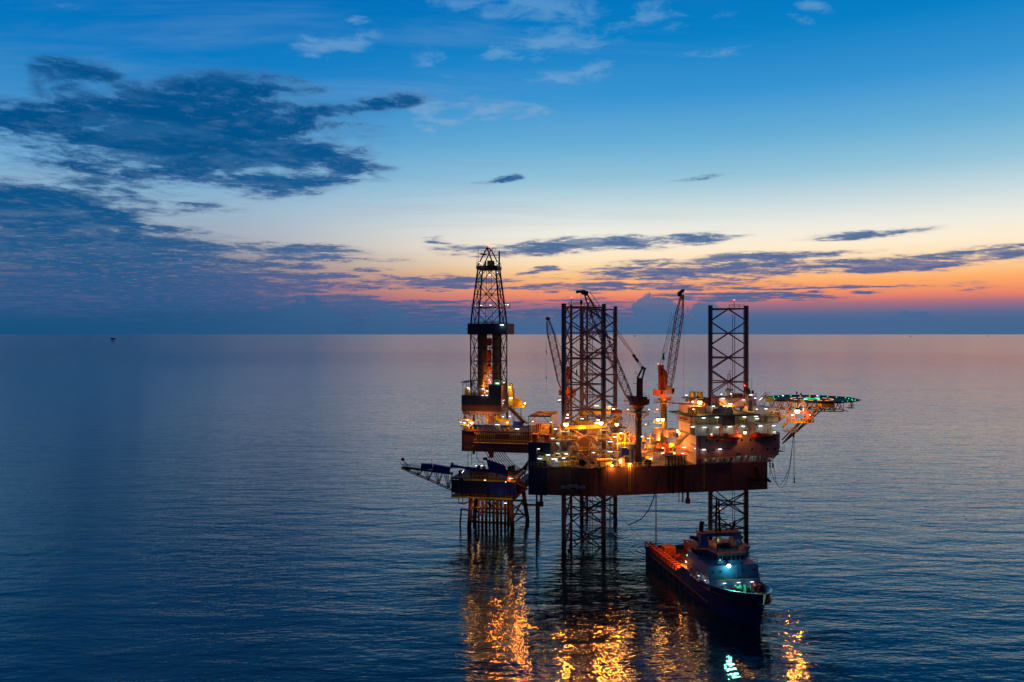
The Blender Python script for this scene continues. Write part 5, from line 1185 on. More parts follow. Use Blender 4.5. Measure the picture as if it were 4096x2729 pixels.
# gangways and bridges between towers
def gangway(label, p0, p1, w=1.2):
    t = thing('gangway', label, 'gangway', tuple(p0), 0, 'raised gangways over the deck')
    dd = (p1-p0); sd = Vector((dd.y,-dd.x,0)).normalized()*w/2
    if abs(dd.z) > 1.5: MB().stair(p0, p1, w, sd).build('flight', M['yellow'], t); return t
    MB().box8([p0-sd-Vector((0,0,.2)), p1-sd-Vector((0,0,.2)), p1+sd-Vector((0,0,.2)), p0+sd-Vector((0,0,.2)), p0-sd, p1-sd, p1+sd, p0+sd]).build('deck', M['steel'], t)
    MB().rail([p0+sd, p1+sd], 1.1, .05, 1.5).rail([p0-sd, p1-sd], 1.1, .05, 1.5).build('rail', M['yellow'], t)
    return t
gangway('sloping yellow stair climbing from the girder frame toward the near crane ring', NP(2432,1692,10), NP(2510,1645,7))
gangway('railed platform with a bright sodium lamp right of the girder frame', NP(2430,1710,14), NP(2502,1709,14), 3)
gangway('long railed catwalk above the farther leg, lit by tube lights', NP(2300,1637,45), NP(2466,1640,45))
gangway('short stair down from the orange-lit quarters wall to the cranes', NP(2722,1758,5), NP(2686,1800,5))
gangway('yellow railed walkway left of the near crane over the blue container', NP(2486,1786,13), NP(2522,1784,13), 2)
gangway('low yellow walkway behind the near crane above the cream deck house', NP(2585,1796,12), NP(2652,1797,12), 2)
gangway('railed catwalk crossing behind the canopy frame', NP(2110,1702,38), NP(2224,1698,38))
gangway('railed walkway between the two gear towers inside the nearest leg', NP(2282,1803,12), NP(2410,1806,12))
# winches, hose reels, pumps: individual machines
def reel(label, sx, sy, n, r, m):
    p = NP(sx,sy,n); t = thing('hose_reel', label, 'hose reel', tuple(p-Vector((0,0,r))), FZ, 'hose reels and winches on deck')
    MB().lathe(p-FNX*.6, [(r,0), (r,.1), (r*.6,.12), (r*.6,1.1), (r,1.12), (r,1.22)], 18, tuple(FNX)).build('drum', M[m], t)
    MB().beam(p-Vector((r,0,r)), p+Vector((r*.0,0,0)), .14).beam(p+Vector((r,0,-r)), p, .14).build('stand', M['yellow'], t)
reel('round black hose reel at the deck edge under the nearest leg', 2329,1852,1.2,1.0,'black')
reel('blue hose reel at the deck edge right of the near crane', 2592,1851,1.5,1.05,'navy')
reel('large brown winch drum on the lit deck under the upright crane', 2630,1784,14,1.5,'brown')
reel('small grey winch beside the big drum under the upright crane', 2600,1784,15,1.0,'grey')
reel('round black reel hanging over the hull edge beside the anchor', 2369,1850,-.4,.45,'black')
def pump(label, sx, sy, n, m, w=1.6):
    p = NP(sx,sy,n); t = thing('deck_pump', label, 'pump', tuple(p), FZ, 'small pumps and valve skids on deck')
    f = lambda u, v, z: p + NX*u + FNX*v + Vector((0,0,z))
    b = MB(); b.fbox(f, -w, w, 0, 1.4, 0, .3); b.fbox(f, -w*.8, -w*.1, .2, 1.2, .3, 1.5); b.lathe(f(w*.1,.7,.9), [(.3,0), (.55,.2), (.55,w*.6), (.3,w*.75)], 10, tuple(NX)); b.build('skid', M[m], t)
    b = MB(); b.path([f(w*.5,.4,1.2), f(w*.5,.4,2.6), f(w,.4,2.9), f(w*1.3,.4,1.2)], .13, 6); b.path([f(-w*.6,.2,1.4), f(-w*.6,.1,2.2), f(0,.1,2.3)], .1, 6); b.build('pipework', M['pipe'], t)
items = [(2300,1862,2.0,'yellow','yellow skid pump below the left brace of the nearest leg'), (2345,1862,3.0,'grey','grey valve skid under the middle of the nearest leg'),
 (2425,1790,18,'orange','orange pump skid glowing behind the right jacking tower'), (2570,1764,20,'yellow','yellow pump skid right of the near crane ladder'),
 (2605,1764,22,'grey','grey pump skid in front of the open sea, beside the upright crane'), (2652,1792,10,'orange','orange winch skid at the upright crane foot'), (2690,1792,10,'yellow','yellow skid just left of the quarters'),
 (2680,1812,5,'orangedull','orange skid by the hose rack'), (2600,1846,6,'yellow','yellow valve skid in the alley behind the blue reel'), (2625,1845,6,'grey','grey valve skid in the alley left of the hanging hoses'),
 (2482,1752,16,'orange','orange skid below the railed lamp platform'), (2540,1764,17,'orangedull','dull orange skid behind the near crane'), (2232,1866,3,'white','white valve skid left of the nearest leg'),
 (2260,1866,3,'yellow','small yellow skid at the foot of the left jacking tower'), (2385,1790,20,'grey','grey skid inside the nearest leg'), (2410,1866,1.2,'white','white skid under the yellow tank'), (2436,1820,6,'white','white skid right of the dark jacking tower')]
for sx, sy, n, m, lab in items: pump(lab, sx, sy, n, m, 1.1 + (sx % 7)*.12)
# pipe racks and pipework
pw = thing('pipework', 'tangle of orange-lit pipes and frames across the middle of the deck', 'pipework', tuple(NP(2540,1790,16)), FZ)
for k in range(5):
    b = MB()
    for i in range(6):
        x = 2400+k*52+random.randint(0,34); y = 1740+random.randint(0,60); n = 14+random.random()*10
        p = NP(x,y,n); q = p+NX*random.choice([-4,3,5]); r = random.choice([.1,.14,.2])
        b.path([(p.x,p.y,ZD+.3), p, q, (q.x,q.y,q.z-random.random()*3-1)], r, 6)
    b.build('pipe_run', M['pipe'], pw)
b = MB()
for x in (2432,2470,2500,2560,2600): 
    b.beam(NP(x,1800,15), NP(x,1735,15), .3); b.beam(NP(x,1735,15), NP(x+14,1760,15), .18)
b.beam(NP(2432,1736,15), NP(2502,1736,15), .3); b.beam(NP(2475,1772,15), NP(2530,1772,15), .4); b.build('pipe_frame', M['yellow'], pw)
# lamps of the deck, on the pipework frames and rails, then added fill lights
sodium(hull, NP(2448,1862,-.3), 1500, .42); sodium(hull, NP(2520,1855,-.3), 1300, .34); 
for sx, sy, n, P in ((2473,1775,15,160), (2460,1748,12,200), (2568,1745,9,150), (2483,1733,14,200), (2595,1754,12,120), (2652,1813,6,220), (2604,1836,3,130), (2374,1811,14,160), (2341,1806,16,140), (2223,1836,.8,200), (2255,1833,.8,180), (2213,1836,.5,120)):
    tube(pw, NP(sx,sy,n), NX, P, 1.2)
for sx, sy, n, P in ((2651,1791,8,900), (2709,1721,14,500), (2712,1728,14,400), (2697,1813,4,500)): sodium(pw, NP(sx,sy,n), P, .28)
for sx, sy, n, P in ((2500,1760,12,1300), (2540,1745,18,900), (2590,1775,12,900), (2445,1760,12,900), (2640,1765,16,900), (2690,1780,10,900), (2380,1760,16,900), (2320,1745,18,700), (2600,1812,5,500), (2480,1845,1,500), (2330,1720,6,900)): lamp(pw, NP(sx,sy,n), P*2.8, SOD, .4)  # fill lights without fixtures, added to warm the middle of the deck
# hanging hose rack on the hull side
rk = thing('hose_rack', 'rack at the deck edge crowded with black hoses hanging down the hull side', 'hose rack', tuple(NP(2700,1840,-.6)), FZ)
b = MB(); b.beam(NP(2660,1826,-.4), NP(2748,1822,-.4), .25)
for x in (2662,2690,2718,2746): b.beam(NP(x,1825,-.3), NP(x,1862,-.2), .2)
b.rail([NP(2655,1866,-.4), NP(2750,1862,-.4)], 1.1, .05, 1); b.build('frame', M['steel'], rk)
random.seed(11)
for i in range(12):
    x = 2668+i*6.4; yb = random.choice([1880,1900,1935,1960,2010,1975]) ; w = random.choice([2,4,6,9])
    pts = [NP(x,1866,-.7), NP(x-1,1828,-.8), NP(x+2,1824,-.7), NP(x+3,1850,-.8)]
    if i % 3 == 0: pts += [NP(x+3,yb-6,-.8), NP(x+3+w*.3,yb,-.9), NP(x+3+w*.7,yb,-.9), NP(x+3+w,yb-6,-.8), NP(x+3+w,1866,-.7)]
    else: pts += [NP(x+3,yb,-.8)]
    MB().path(pts, .085+.04*(i % 2), 6).build('hose', M['black'], rk)
def rope(name, label, cat, pts, r, m='black', group=None): return tag(MB().path(pts, r, 6).build(name, M[m]), label, cat, group)
def curve(p0, p1, sag, n=16, z=True): return [p0.lerp(p1, i/n) - Vector((0,0,sag*4*(i/n)*(1-i/n))) for i in range(n+1)]
for k, (sx, y1, w) in enumerate(((2349,1982,26), (2372,1920,8))):
    rope('hanging_hose', ['wide black hose loop hanging on the hull corner right of the anchor','short black hose beside the wide loop on the hull corner'][k], 'hose', [NP(sx+14,1865,-.5), NP(sx+3,1880,-.6), NP(sx,y1-25,-.6), NP(sx+w*.3,y1,-.6), NP(sx+w*.8,y1-5,-.6), NP(sx+w,y1-35,-.6), NP(sx+w-3,1870,-.5)], .11)
for i, (sx, y1) in enumerate(((2390,1890), (2395,1932), (2401,1932), (2419,1890), (2424,1932), (2430,1932))):
    rope('hanging_chain', 'thin dark chain hanging down the red hull side below the yellow tank', 'chain', [NP(sx,1862,-.6), NP(sx,y1,-.5)], .1, 'black', 'chains under the yellow tank')
rope('hanging_hose', 'long black hose hanging from the deck edge and curving left above the sea', 'hose', [NP(2646,1864,-.8), NP(2636,1905,-.9), NP(2624,1955,-1), NP(2612,2000,-1.5), NP(2595,2040,-2), NP(2570,2072,-2), NP(2545,2088,-2), NP(2522,2097,-2), NP(2513,2101,-2)], .16)
rope('mooring_rope', 'taut rope slanting down the hull from the hose rack', 'rope', [NP(2648,1866,-.8), NP(2650,1920,-.7)], .07)
# water outfalls
wm = mat('falling_water', (190,170,176), .5, vary=.3, scale=.8, streak=True)
nt = wm.node_tree; bsw = nt.nodes['Principled BSDF']; bsw.inputs['Alpha'].default_value = .42
for sx, n, lab, w in ((2624,3,'pink-tinged column of water falling from the hull right of the long hose', .33), (2441,24,'paler column of falling water just right of the nearest leg', .42)):
    p = NP(sx, 1990, n); t = thing('water_outfall', lab, 'falling water', (p.x,p.y,0), 0, 'water columns falling from the hull')
    MB().lathe((p.x,p.y,.05), [(w*3.2,0), (w*1.7,.8), (w*1.2,2.5), (w,6), (w*.8,ZB)], 10).build('water_column', wm, t, True)
    b = MB()
    for j, r in enumerate((1.2, 2.6, 4.2, 6.0, 8.2)):
        vs = []; fs = []; N = 40
        for q, (dr, dz) in enumerate(((-.55,.012), (0,.16-.02*j), (.55,.012))):
            vs += [(p.x+(r+dr)*math.cos(2*math.pi*i/N), p.y+(r+dr)*math.sin(2*math.pi*i/N), dz) for i in range(N)]
        for q in range(2): fs += [(q*N+i, q*N+(i+1)%N, (q+1)*N+(i+1)%N, (q+1)*N+i) for i in range(N)]
        b.add(vs, fs)
    b.build('ripple_rings', bpy.data.materials['sea_water'], t, True)
    MB().lathe((p.x,p.y,.02), [(w*6,0), (w*4,.25), (w*2,.5)], 14).build('splash', wm, t, True)

# ---------------------------------------------------------------- helideck
hd = thing('helideck', 'dark octagonal helicopter deck ringed by green lamps with a glowing green H', 'helideck', (101.6,265,45.4), 0)
HC = Vector((100.3,266.5,45.3)); HR = 14.0
def hp(r, ang, z=0): return HC + Vector((r*math.cos(ang), r*math.sin(ang), z))
octo = [hp(HR, R(22.5+45*i-5)) for i in range(8)]
b = MB(); b.prism([(p.x,p.y) for p in octo], 45.0, 45.3); b.build('deck_plate', M['green'], hd)
b = MB()
for i in range(8):
    p, q = octo[i], octo[(i+1)%8]; o0 = hp(HR+1.2, R(22.5+45*i-5), .25); o1 = hp(HR+1.2, R(22.5+45*(i+1)-5), .25)
    b.add([p-Vector((0,0,.25)), q-Vector((0,0,.25)), o1, o0], [(0,1,2,3)])
    for k in range(7): b.beam(p.lerp(q,k/6)-Vector((0,0,.25)), o0.lerp(o1,k/6), .08)
    b.tube(o0, o1, .07)
b.build('safety_net', M['steel'], hd)
for i in range(26):
    a = i/26*8; k = int(a); p = octo[k].lerp(octo[(k+1)%8], a-k); p = HC+(p-HC)*.975
    c = Vector((p.x,p.y,45.3))
    MB().lathe(c, [(.16,0), (.16,.12), (.08,.2)], 8).build('edge_lamp', E_GREEN, hd)
for i in range(15):
    a0 = 2*math.pi*i/15; m_ = MB()
    for q in range(3): m_.beam(hp(6.6, a0+q*.08, .04), hp(6.6, a0+(q+1)*.08, .04), .42, .1)
    m_.build('circle_lamp', E_AMBER, hd)
b = MB(); 
def hb(x0,y0,x1,y1): b.beam(HC+Vector((x0,y0,.05)), HC+Vector((x1,y1,.05)), .34, .1)
hb(-3.2,-2.6,-1.6,2.6); hb(1.6,-2.6,3.2,2.6); hb(-2.4,0,2.4,0); hb(-3.2,-2.6,-2.4,-2.8) 
hb(-2.6,-2.9,-1.2,2.4); hb(1.2,-2.9,2.6,2.4)
b.build('letter_h_lamp', E_GREEN, hd)
text(hd, 'H', HC+Vector((0,0,.012)), R(-10), 6.5, M['white'], 'painted_letter_h', .005, 0)
p = HC+Vector((-9,3,.01)); text(hd, 'SDE', p, R(-10), 3.2, M['grey'], 'painted_lettering', .004, 0)
for p in (hp(12.5,R(75)), hp(12.6,R(96))): pass
for ang in (112, 62): MB().lathe(hp(14.1,R(ang)), [(.22,0), (.22,.25)], 8).build('flood_lamp', E_TUBE, hd)
lamp(hd, HC+Vector((-3,0,1.2)), 120, (1,.4,.1), .3); lamp(hd, HC+Vector((12,-4,.8)), 100, (.1,1,.4), .3)
# under-deck trusses
b = MB()
for dy in (-7.5, 0, 7.5):
    x0, x1 = HC.x-14.0, HC.x+(7.5 if dy else 9.5); y = HC.y+dy; zt_, zb_ = 44.9, 41.9
    b.beam((x0,y,zt_), (x1+3,y,zt_), .3); b.beam((x0-2,y,zb_), (x1,y,zb_), .3)
    k = 7
    for i in range(k): xa = x0+(x1-x0)*i/k; xb = x0+(x1-x0)*(i+1)/k; b.beam((xa,y,zb_), ((xa+xb)/2,y,zt_), .2); b.beam(((xa+xb)/2,y,zt_), (xb,y,zb_), .2)
    for i in range(k+1): xa = x0+(x1-x0)*i/k; b.beam((xa,y,zb_), (xa,y,zt_), .14)
for i in range(6): xa = HC.x-13+i*4.4; b.beam((xa,HC.y-11,44.95), (xa,HC.y+11,44.95), .22); b.beam((xa,HC.y-7.5,41.9), (xa,HC.y+7.5,41.9), .2)
b.build('support_truss', M['cream'], hd)
b = MB()
for (x0,y0,dd0), (x1,y1,dd1) in (((3137,1770,256),(3290,1637,262)), ((3128,1760,262),(3236,1650,268)), ((3130,1775,258),(3203,1690,259)), ((3040,1682,254),(3100,1632,258)), ((3062,1680,262),(3088,1632,265)), ((3098,1680,258),(3098,1612,258)), ((3136,1668,258),(3180,1632,259)), ((3104,1690,258),(3180,1640,259)), ((3137,1770,266),(3270,1640,275))):
    b.beam(free(x0,y0,dd0), free(x1,y1,dd1), .32, .32)
b.build('raking_strut', M['cream'], hd)
b = MB(); b.stair(free(3030,1625,256), free(3064,1580,258), 1.0, (0,1,0)); b.build('access_stair', M['white'], hd)
b = MB(); b.box8([free(3062,1608,257), free(3096,1608,257), free(3096,1606,262), free(3062,1606,262), free(3062,1590,257), free(3096,1592,257), free(3096,1591,262), free(3062,1589,262)]); b.rail([free(3060,1588,257), free(3078,1588,257), free(3078,1586,261)], 1.4, .05, .8); b.build('stair_head', M['yellow'], hd)
b = MB(); b.stair(free(3244,1662,257), free(3280,1623,257), 1.0, (0,1,0)); b.fbox(lambda a,l,z: Vector((a,l,z)), free(3280,0,257).x, free(3332,0,257).x, 255.5, 259, zat(1629,257), zat(1614,257)); b.build('side_cabin', M['yellow'], hd)
b = MB(); e0, e1 = free(3390,1632,262), free(3411,1632,262); b.fbox(lambda a,l,z: Vector((a,l,z)), e0.x, e1.x, 261, 264, e0.z-.1, e0.z); b.rail([(e0.x,261,e0.z), (e1.x,261,e1.z), (e1.x,264,e1.z)], 1.3, .05, .7); b.beam((e1.x-.3,262,e1.z), (e1.x-.3,262,45), .14); b.build('foam_platform', M['brown'], hd)
tube(hd, free(3044,1595,255), (1,0,.9), 130, 1.6)
# lit lower platform with its capsule
lp = thing('muster_platform', 'orange-lit platform hanging under the helideck with a dazzling floodlight', 'platform', tuple(free(3200,1690,256)), 0)
I = lambda a,l,z: Vector((a,l,z))
x0, x1, za, zb2 = free(3168,0,255).x, free(3249,0,255).x, zat(1689,255), zat(1640,255)
b = MB(); b.fbox(I, x0, x1, 253.5, 260, za-.15, za); b.fbox(I, x0+6.3, x1, 259, 259.2, za, zb2); b.build('deck', M['yellow'], lp)
b = MB(); b.rail([(x0,253.5,za), (x1,253.5,za), (x1,260,za)], 1.2, .05, .9); b.build('rail', M['yellow'], lp)
b = MB()
for x in (x0+.2, x0+3.2, x1-.1): b.beam((x,253.8,za), (x,253.8,42), .24); b.beam((x,259.6,za), (x,259.6,42), .24)
b.beam((x0,253.8,41.9), (x1,253.8,41.9), .22); b.build('hanger_frame', M['orange'], lp)
b = MB(); b.fbox(I, x0-4.4, x0-.2, 258, 258.3, za+1, 41); b.build('screen_wall', M['white'], lp)
b = MB(); b.stair(free(3130,1712,256), free(3170,1670,256), 1.0, (0,1,0)); b.fbox(I, free(3137,0,256).x, free(3192,0,256).x, 254, 258, zat(1727,256), zat(1725,256)); b.rail([free(3137,1725,254.2), free(3192,1725,254.2)], 1.2, .05, 1)
for k in range(4): b.beam(free(3140+k*12,1725,254.4), free(3152+k*12,1710,254.4), .12)
b.build('lower_landing', M['yellow'], lp)
sodium(lp, free(3189,1645,252.6), 2600, .85); flood(lp, free(3189,1645,251), 24000); lamp(lp, free(3210,1628,257), 1100, SOD, .4); lamp(lp, free(3150,1640,256), 600, SOD, .4); tube(lp, free(3213,1639,253), (0,0,1), 130, .9); tube(lp, free(3170,1660,253), (1,0,0), 130, .9); tube(lp, free(3240,1660,253), (1,0,0), 120, .6)  # includes a fill light added to brighten the helideck underside
lamp(lp, free(3225,1655,252), 900, SOD, .4); lamp(lp, free(3110,1650,252), 500, (.9,1,.8), .4)
es = thing('escape_boat', 'orange capsule boat slung upright beside the dazzling floodlight under the helideck', 'escape boat', tuple(free(3236,1692,254)), 0)
p = free(3232,1692,254.6); MB().lathe(p, [(.2,0), (1.0,.5), (1.2,1.0), (.9,1.4), (.85,3.1), (.6,3.7), (.2,4.0)], 14).build('capsule', M['orange'], es, True)
MB().lathe(p, [(1.22,.9), (1.26,.95), (1.26,1.1), (1.22,1.15)], 14).build('fender_ring', M['steel'], es); MB().tube(p+Vector((0,0,3.9)), p+Vector((0,0,7)), .06).build('lifting_wire', M['steel'], es)
# fuel drums and tank on the bow deck beside the quarters
bh = thing('deck_tanks', 'group of red and cream tanks on the white-lit bow deck left of the floodlight', 'tank group', tuple(free(3090,1680,258)), 0)
for sx, r, h, m in ((3068,.8,3.0,'red'), (3085,.7,3.2,'red'), (3096,.7,2.4,'cream'), (3112,.8,3.2,'brown')): q = free(sx,1685,257); MB().lathe(q, [(r,0), (r,h*.9), (r*.4,h)], 12).build('tank', M[m], bh)
# two workers on the helideck
def person(label, loc, h, crouch):
    s = h/1.75
    J = {'pel':(0,0,.92), 'che':(0,0,1.32), 'nek':(0,0,1.5), 'hed':(0,-.02,1.62), 'top':(0,-.02,1.72), 'lh':(.1,0,.88), 'lk':(.12,-.05,.48), 'lf':(.13,.0,.06), 'lt':(.14,-.16,.04), 'rh':(-.1,0,.88), 'rk':(-.12,.03,.48), 'rf':(-.14,.06,.06), 'rt':(-.15,-.1,.04), 'ls':(.2,0,1.42), 'le':(.25,.02,1.14), 'lw':(.24,-.1,.9), 'lg':(.24,-.14,.8), 'rs':(-.2,0,1.42), 're':(-.25,.02,1.14), 'rw':(-.22,-.1,.9), 'rg':(-.22,-.14,.8)}
    if crouch:
        for k in J: 
            x, y, z = J[k]
            if k not in ('lf','lt','rf','rt','lk','rk'): J[k] = (x, y-.05-max(0,z-.92)*.35, z-.48)
        J['lk'] = (.16,-.42,.46); J['rk'] = (-.16,-.4,.46)
    rad = {'pel':.14,'che':.17,'nek':.06,'hed':.1,'top':.07,'lh':.09,'lk':.06,'lf':.045,'lt':.04,'rh':.09,'rk':.06,'rf':.045,'rt':.04,'ls':.07,'le':.045,'lw':.035,'lg':.03,'rs':.07,'re':.045,'rw':.035,'rg':.03}
    ed = [('pel','che'),('che','nek'),('nek','hed'),('hed','top'),('pel','lh'),('lh','lk'),('lk','lf'),('lf','lt'),('pel','rh'),('rh','rk'),('rk','rf'),('rf','rt'),('che','ls'),('ls','le'),('le','lw'),('lw','lg'),('che','rs'),('rs','re'),('re','rw'),('rw','rg')]
    ks = list(J); me = bpy.data.meshes.new('person'); me.from_pydata([(J[k][0]*s, J[k][1]*s, J[k][2]*s) for k in ks], [(ks.index(a), ks.index(c)) for a, c in ed], [])
    o = bpy.data.objects.new('person', me); sc.collection.objects.link(o); o.location = loc
    md = o.modifiers.new('skin', 'SKIN'); sv = me.skin_vertices[0].data if me.skin_vertices else None
    if sv is None:
        import bmesh
        bm = bmesh.new(); bm.from_mesh(me); bm.verts.layers.skin.verify(); bm.to_mesh(me); bm.free(); sv = me.skin_vertices[0].data
    for i, k in enumerate(ks): sv[i].radius = (rad[k]*s*1.1, rad[k]*s*1.1); sv[i].use_root = (k == 'pel')
    o.modifiers.new('sub', 'SUBSURF').levels = 1
    me.materials.append(M['skin'])
    return tag(o, label, 'person')
person('person in dark work clothes standing at the far edge of the helideck', tuple(hp(12.8,R(92))), 1.8, False)
person('person in dark clothes crouching beside the standing one on the helideck', tuple(hp(12.6,R(86))), 1.75, True)
# ropes and wires under the helideck
q = free(3175,1727,255)
for i in range(2): rope('hanging_rope', ['inner of two looping ropes from the bow corner to the muster platform','outer looping rope sagging deepest below the muster platform'][i], 'rope', [free(3080+i*12,1850-i*4,254), free(3086+i*12,1890,254), free(3098+i*6,1925,254), free(3112,1937+i*10,254), free(3124+i*4,1938+i*13,254), free(3140+i*6,1915+i*14,254), free(3157+i*3,1870,255), free(3170,1780,255), free(3173,1735,255)], .075)
rope('hanging_rope', 'straight rope with shackles hanging plumb below the muster platform', 'rope', [free(3176,1727,255), free(3176,1930,255)], .09)
rope('hanging_rope', 'short dark rope hanging from the sloping bow underside', 'rope', [free(3080,1852,254), free(3080,1903,254)], .09)
for sx, sy in ((3175,1740), (3080,1860), (3091,1862), (3177,1922)): tag(MB().lathe(free(sx,sy,254.9), [(.1,-.9), (.3,-.5), (.14,0), (.3,.5), (.1,.9)], 8).build('shackle', M['black']), {3175:'large shackle at the top of the straight rope under the platform', 3080:'shackle on the short rope at the bow underside', 3091:'shackle where the outer loop leaves the bow underside', 3177:'small shackle at the bottom of the straight rope'}[sx], 'shackle')
# ---------------------------------------------------------------- small wellhead platform beside the rig
wp = thing('wellhead_platform', 'small dark wellhead platform on tubular legs left of the rig', 'platform', tuple(Wf(-35,0,0)), RZ)
A0, A1, L0, L1 = -46.2, -23.6, -8.4, 11.0
ZP0, ZP1 = 11.4, 17.4
b = MB()
b.fbox(Wf, A0, A1, L0, L1, ZP1-.5, ZP1); b.fbox(Wf, A0, A1, L0, L1, ZP0-.6, ZP0-.1); b.build('deck', M['deck'], wp)
b = MB(); b.fbox(Wf, A0-.04, A1-6.5, L0-.1, L0-.02, ZP0+.9, ZP1-.6); b.build('dark_cladding', M['navy'], wp)
for i in range(9):
    for l in (L0+.3, L1-.3): a = A0+.2+i*2.75; MB().beam(Wf(a,l,ZP0-.1), Wf(a,l,ZP1-.5), .3).build('column', M['orangedull'], wp)
for i in range(4):
    for a in (A0+.2, A1-.2): MB().beam(Wf(a,L0+5+i*4,ZP0), Wf(a,L0+5+i*4,ZP1-.5), .3).build('column', M['orangedull'], wp)
b = MB(); b.beam(Wf(A1+.2,L0,ZP1-.8), Wf(A1+3.4,L0+4,ZP0+2.5), .5); b.beam(Wf(A1+3.4,L0+4,ZP0+2.5), Wf(A1-2,L0+3,ZP0-1.2), .4)
b.beam(Wf(A1-3,L0+.2,ZP0-1.3), Wf(A1+2.6,L0+3,ZP0+2.6), .35); b.build('side_frame', M['orangedull'], wp)
b = MB(); b.fbox(Wf, A1-5, A1+2.4, L0+4, L1, ZP0+2.2, ZP0+2.5); b.fbox(Wf, A1+.3, A1+2.6, L0+3, L1-1, ZP0+2.6, ZP1-.9); b.build('side_house', M['navy'], wp)
b = MB(); b.fbox(Wf, A0+2, A1-2, L0+4, L1-2, ZP0-.1, ZP1-1); b.build('inner_house', M['steel'], wp)
b = MB(); b.rail([Wf(A0,L0,ZP1), Wf(A1,L0,ZP1), Wf(A1,L1,ZP1)], 1.1, .05, 1.5); b.rail([Wf(A0,L0,ZP0-.1), Wf(A1,L0,ZP0-.1)], 1.0, .05, 1.5); b.fbox(Wf, A0+4.3, A1, L0-.35, L0-.12, ZP1-.7, ZP1-.1); b.fbox(Wf, A0, A1-1, L0-.3, L0-.12, ZP0-.7, ZP0-.15); b.build('yellow_rail', M['yellow'], wp)
def sheet(a0, a1, l, z0, z1, wob, m, nm):
    vs = []; fs = []; nx, nz = 14, 8
    for i in range(nx+1):
        for j in range(nz+1):
            t = i/nx; u = j/nz; zb_ = z0 + .5*math.sin(t*9)+.3*math.sin(t*23)
            vs.append(Wf(a0+(a1-a0)*t, l-.25-wob*(math.sin(t*14+u*3)*.5+.5)*(1-u*.6), zb_+(z1-zb_)*u))
    for i in range(nx):
        for j in range(nz): k = i*(nz+1)+j; fs.append((k, k+nz+1, k+nz+2, k+1))
    n0 = len(vs); vs += [v+LX*.05 for v in vs]; fs += [tuple(x+n0 for x in f[::-1]) for f in fs]
    b = MB(); b.add(vs, fs); return b.build(nm, m, wp, True)
sheet(Qa(1957,L0), Qa(2035,L0), L0, zat(1983,272), zat(1926,272), .35, M['tarp'], 'blue_tarpaulin')
sheet(Qa(2037,L0), Qa(2067,L0), L0+.1, zat(1982,271), zat(1922,271), .4, M['tarp'], 'blue_tarpaulin')
# jacket and conductors
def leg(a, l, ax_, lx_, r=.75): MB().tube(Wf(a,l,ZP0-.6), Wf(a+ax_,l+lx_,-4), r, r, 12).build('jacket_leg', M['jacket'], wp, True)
J0, J1 = Qa(1885,-6), Qa(2043,-6)
leg(J0, -6, -.9, -.5); leg(J1, -6, .9, -.5); leg(J0-1.4, 7.5, -1.6, .8); leg(J1+1.6, 8, 2.0, .8); 
b = MB()
for z in (2.2, 7.0): b.tube(Wf(J0-.6,-6.3,z), Wf(J1+.6,-6.3,z), .32, n=8); b.tube(Wf(J0-1.9,8,z), Wf(J1+2.4,8,z), .3, n=8); b.tube(Wf(J0-.7,-6.3,z), Wf(J0-2,8,z), .28, n=8); b.tube(Wf(J1+.7,-6.3,z), Wf(J1+2.4,8,z), .28, n=8)
b.tube(Wf(J0-.6,-6.3,1.6), Wf(J1-4,1,9.6), .28, n=8); b.tube(Wf(J1,-6.3,2), Wf(J1+2.2,8,9), .26, n=8); b.tube(Wf(J0-2,8,2), Wf(J0+7,8,9.5), .25, n=8); b.tube(Wf(J1+2,8,2), Wf(J1-7,8,9.5), .25, n=8)
b.build('horizontal_brace', M['jacket'], wp)
k = 0
for i in range(9):
    for j in range(2):
        a = J0+2.0+i*1.35; l = -3.4+j*5.2
        if (i*3+j) % 5 == 4: continue
        MB().tube(Wf(a,l,ZP0-.6), Wf(a,l,-3), .36+.08*((i+j)%3), n=10).tube(Wf(a,l,6.2), Wf(a,l,7), .6, n=10).build('conductor_pipe', M['jacket'], wp)
b = MB(); q0 = Wf(J1+2,4,6.5)
b.tube(q0, Wf(J1+7.6,4,6.6), .38, n=8); b.lathe(Wf(J1+7.6,4,-1.5), [(.75,0), (.75,9.3)], 12); b.tube(Wf(J0-1.8,-3,5.2), Wf(J0-4.4,-3,5.6), .25, n=8); b.tube(Wf(J0-4.4,-3,5.7), Wf(J0-5,-3,-2), .3, n=8); b.build('boat_bumper', M['brown'], wp)
b = MB(); b.tube(Wf(J0-3,-6,ZP0-.8), Wf(J0-7,-6,ZP0-.8), .5, n=8); 
for a in (A0+2.2, A0+3.8, A0+6): b.tube(Wf(a,L0+1,ZP0-.6), Wf(a,L0+1,ZP0-2.8), .14)
b.path([Wf(A0+2.2,L0+1,ZP0-2.8), Wf(A0+4,L0+1,ZP0-3.1), Wf(A0+6.6,L0+1,ZP0-1.9)], .22); b.build('under_pipe', M['orangedull'], wp)
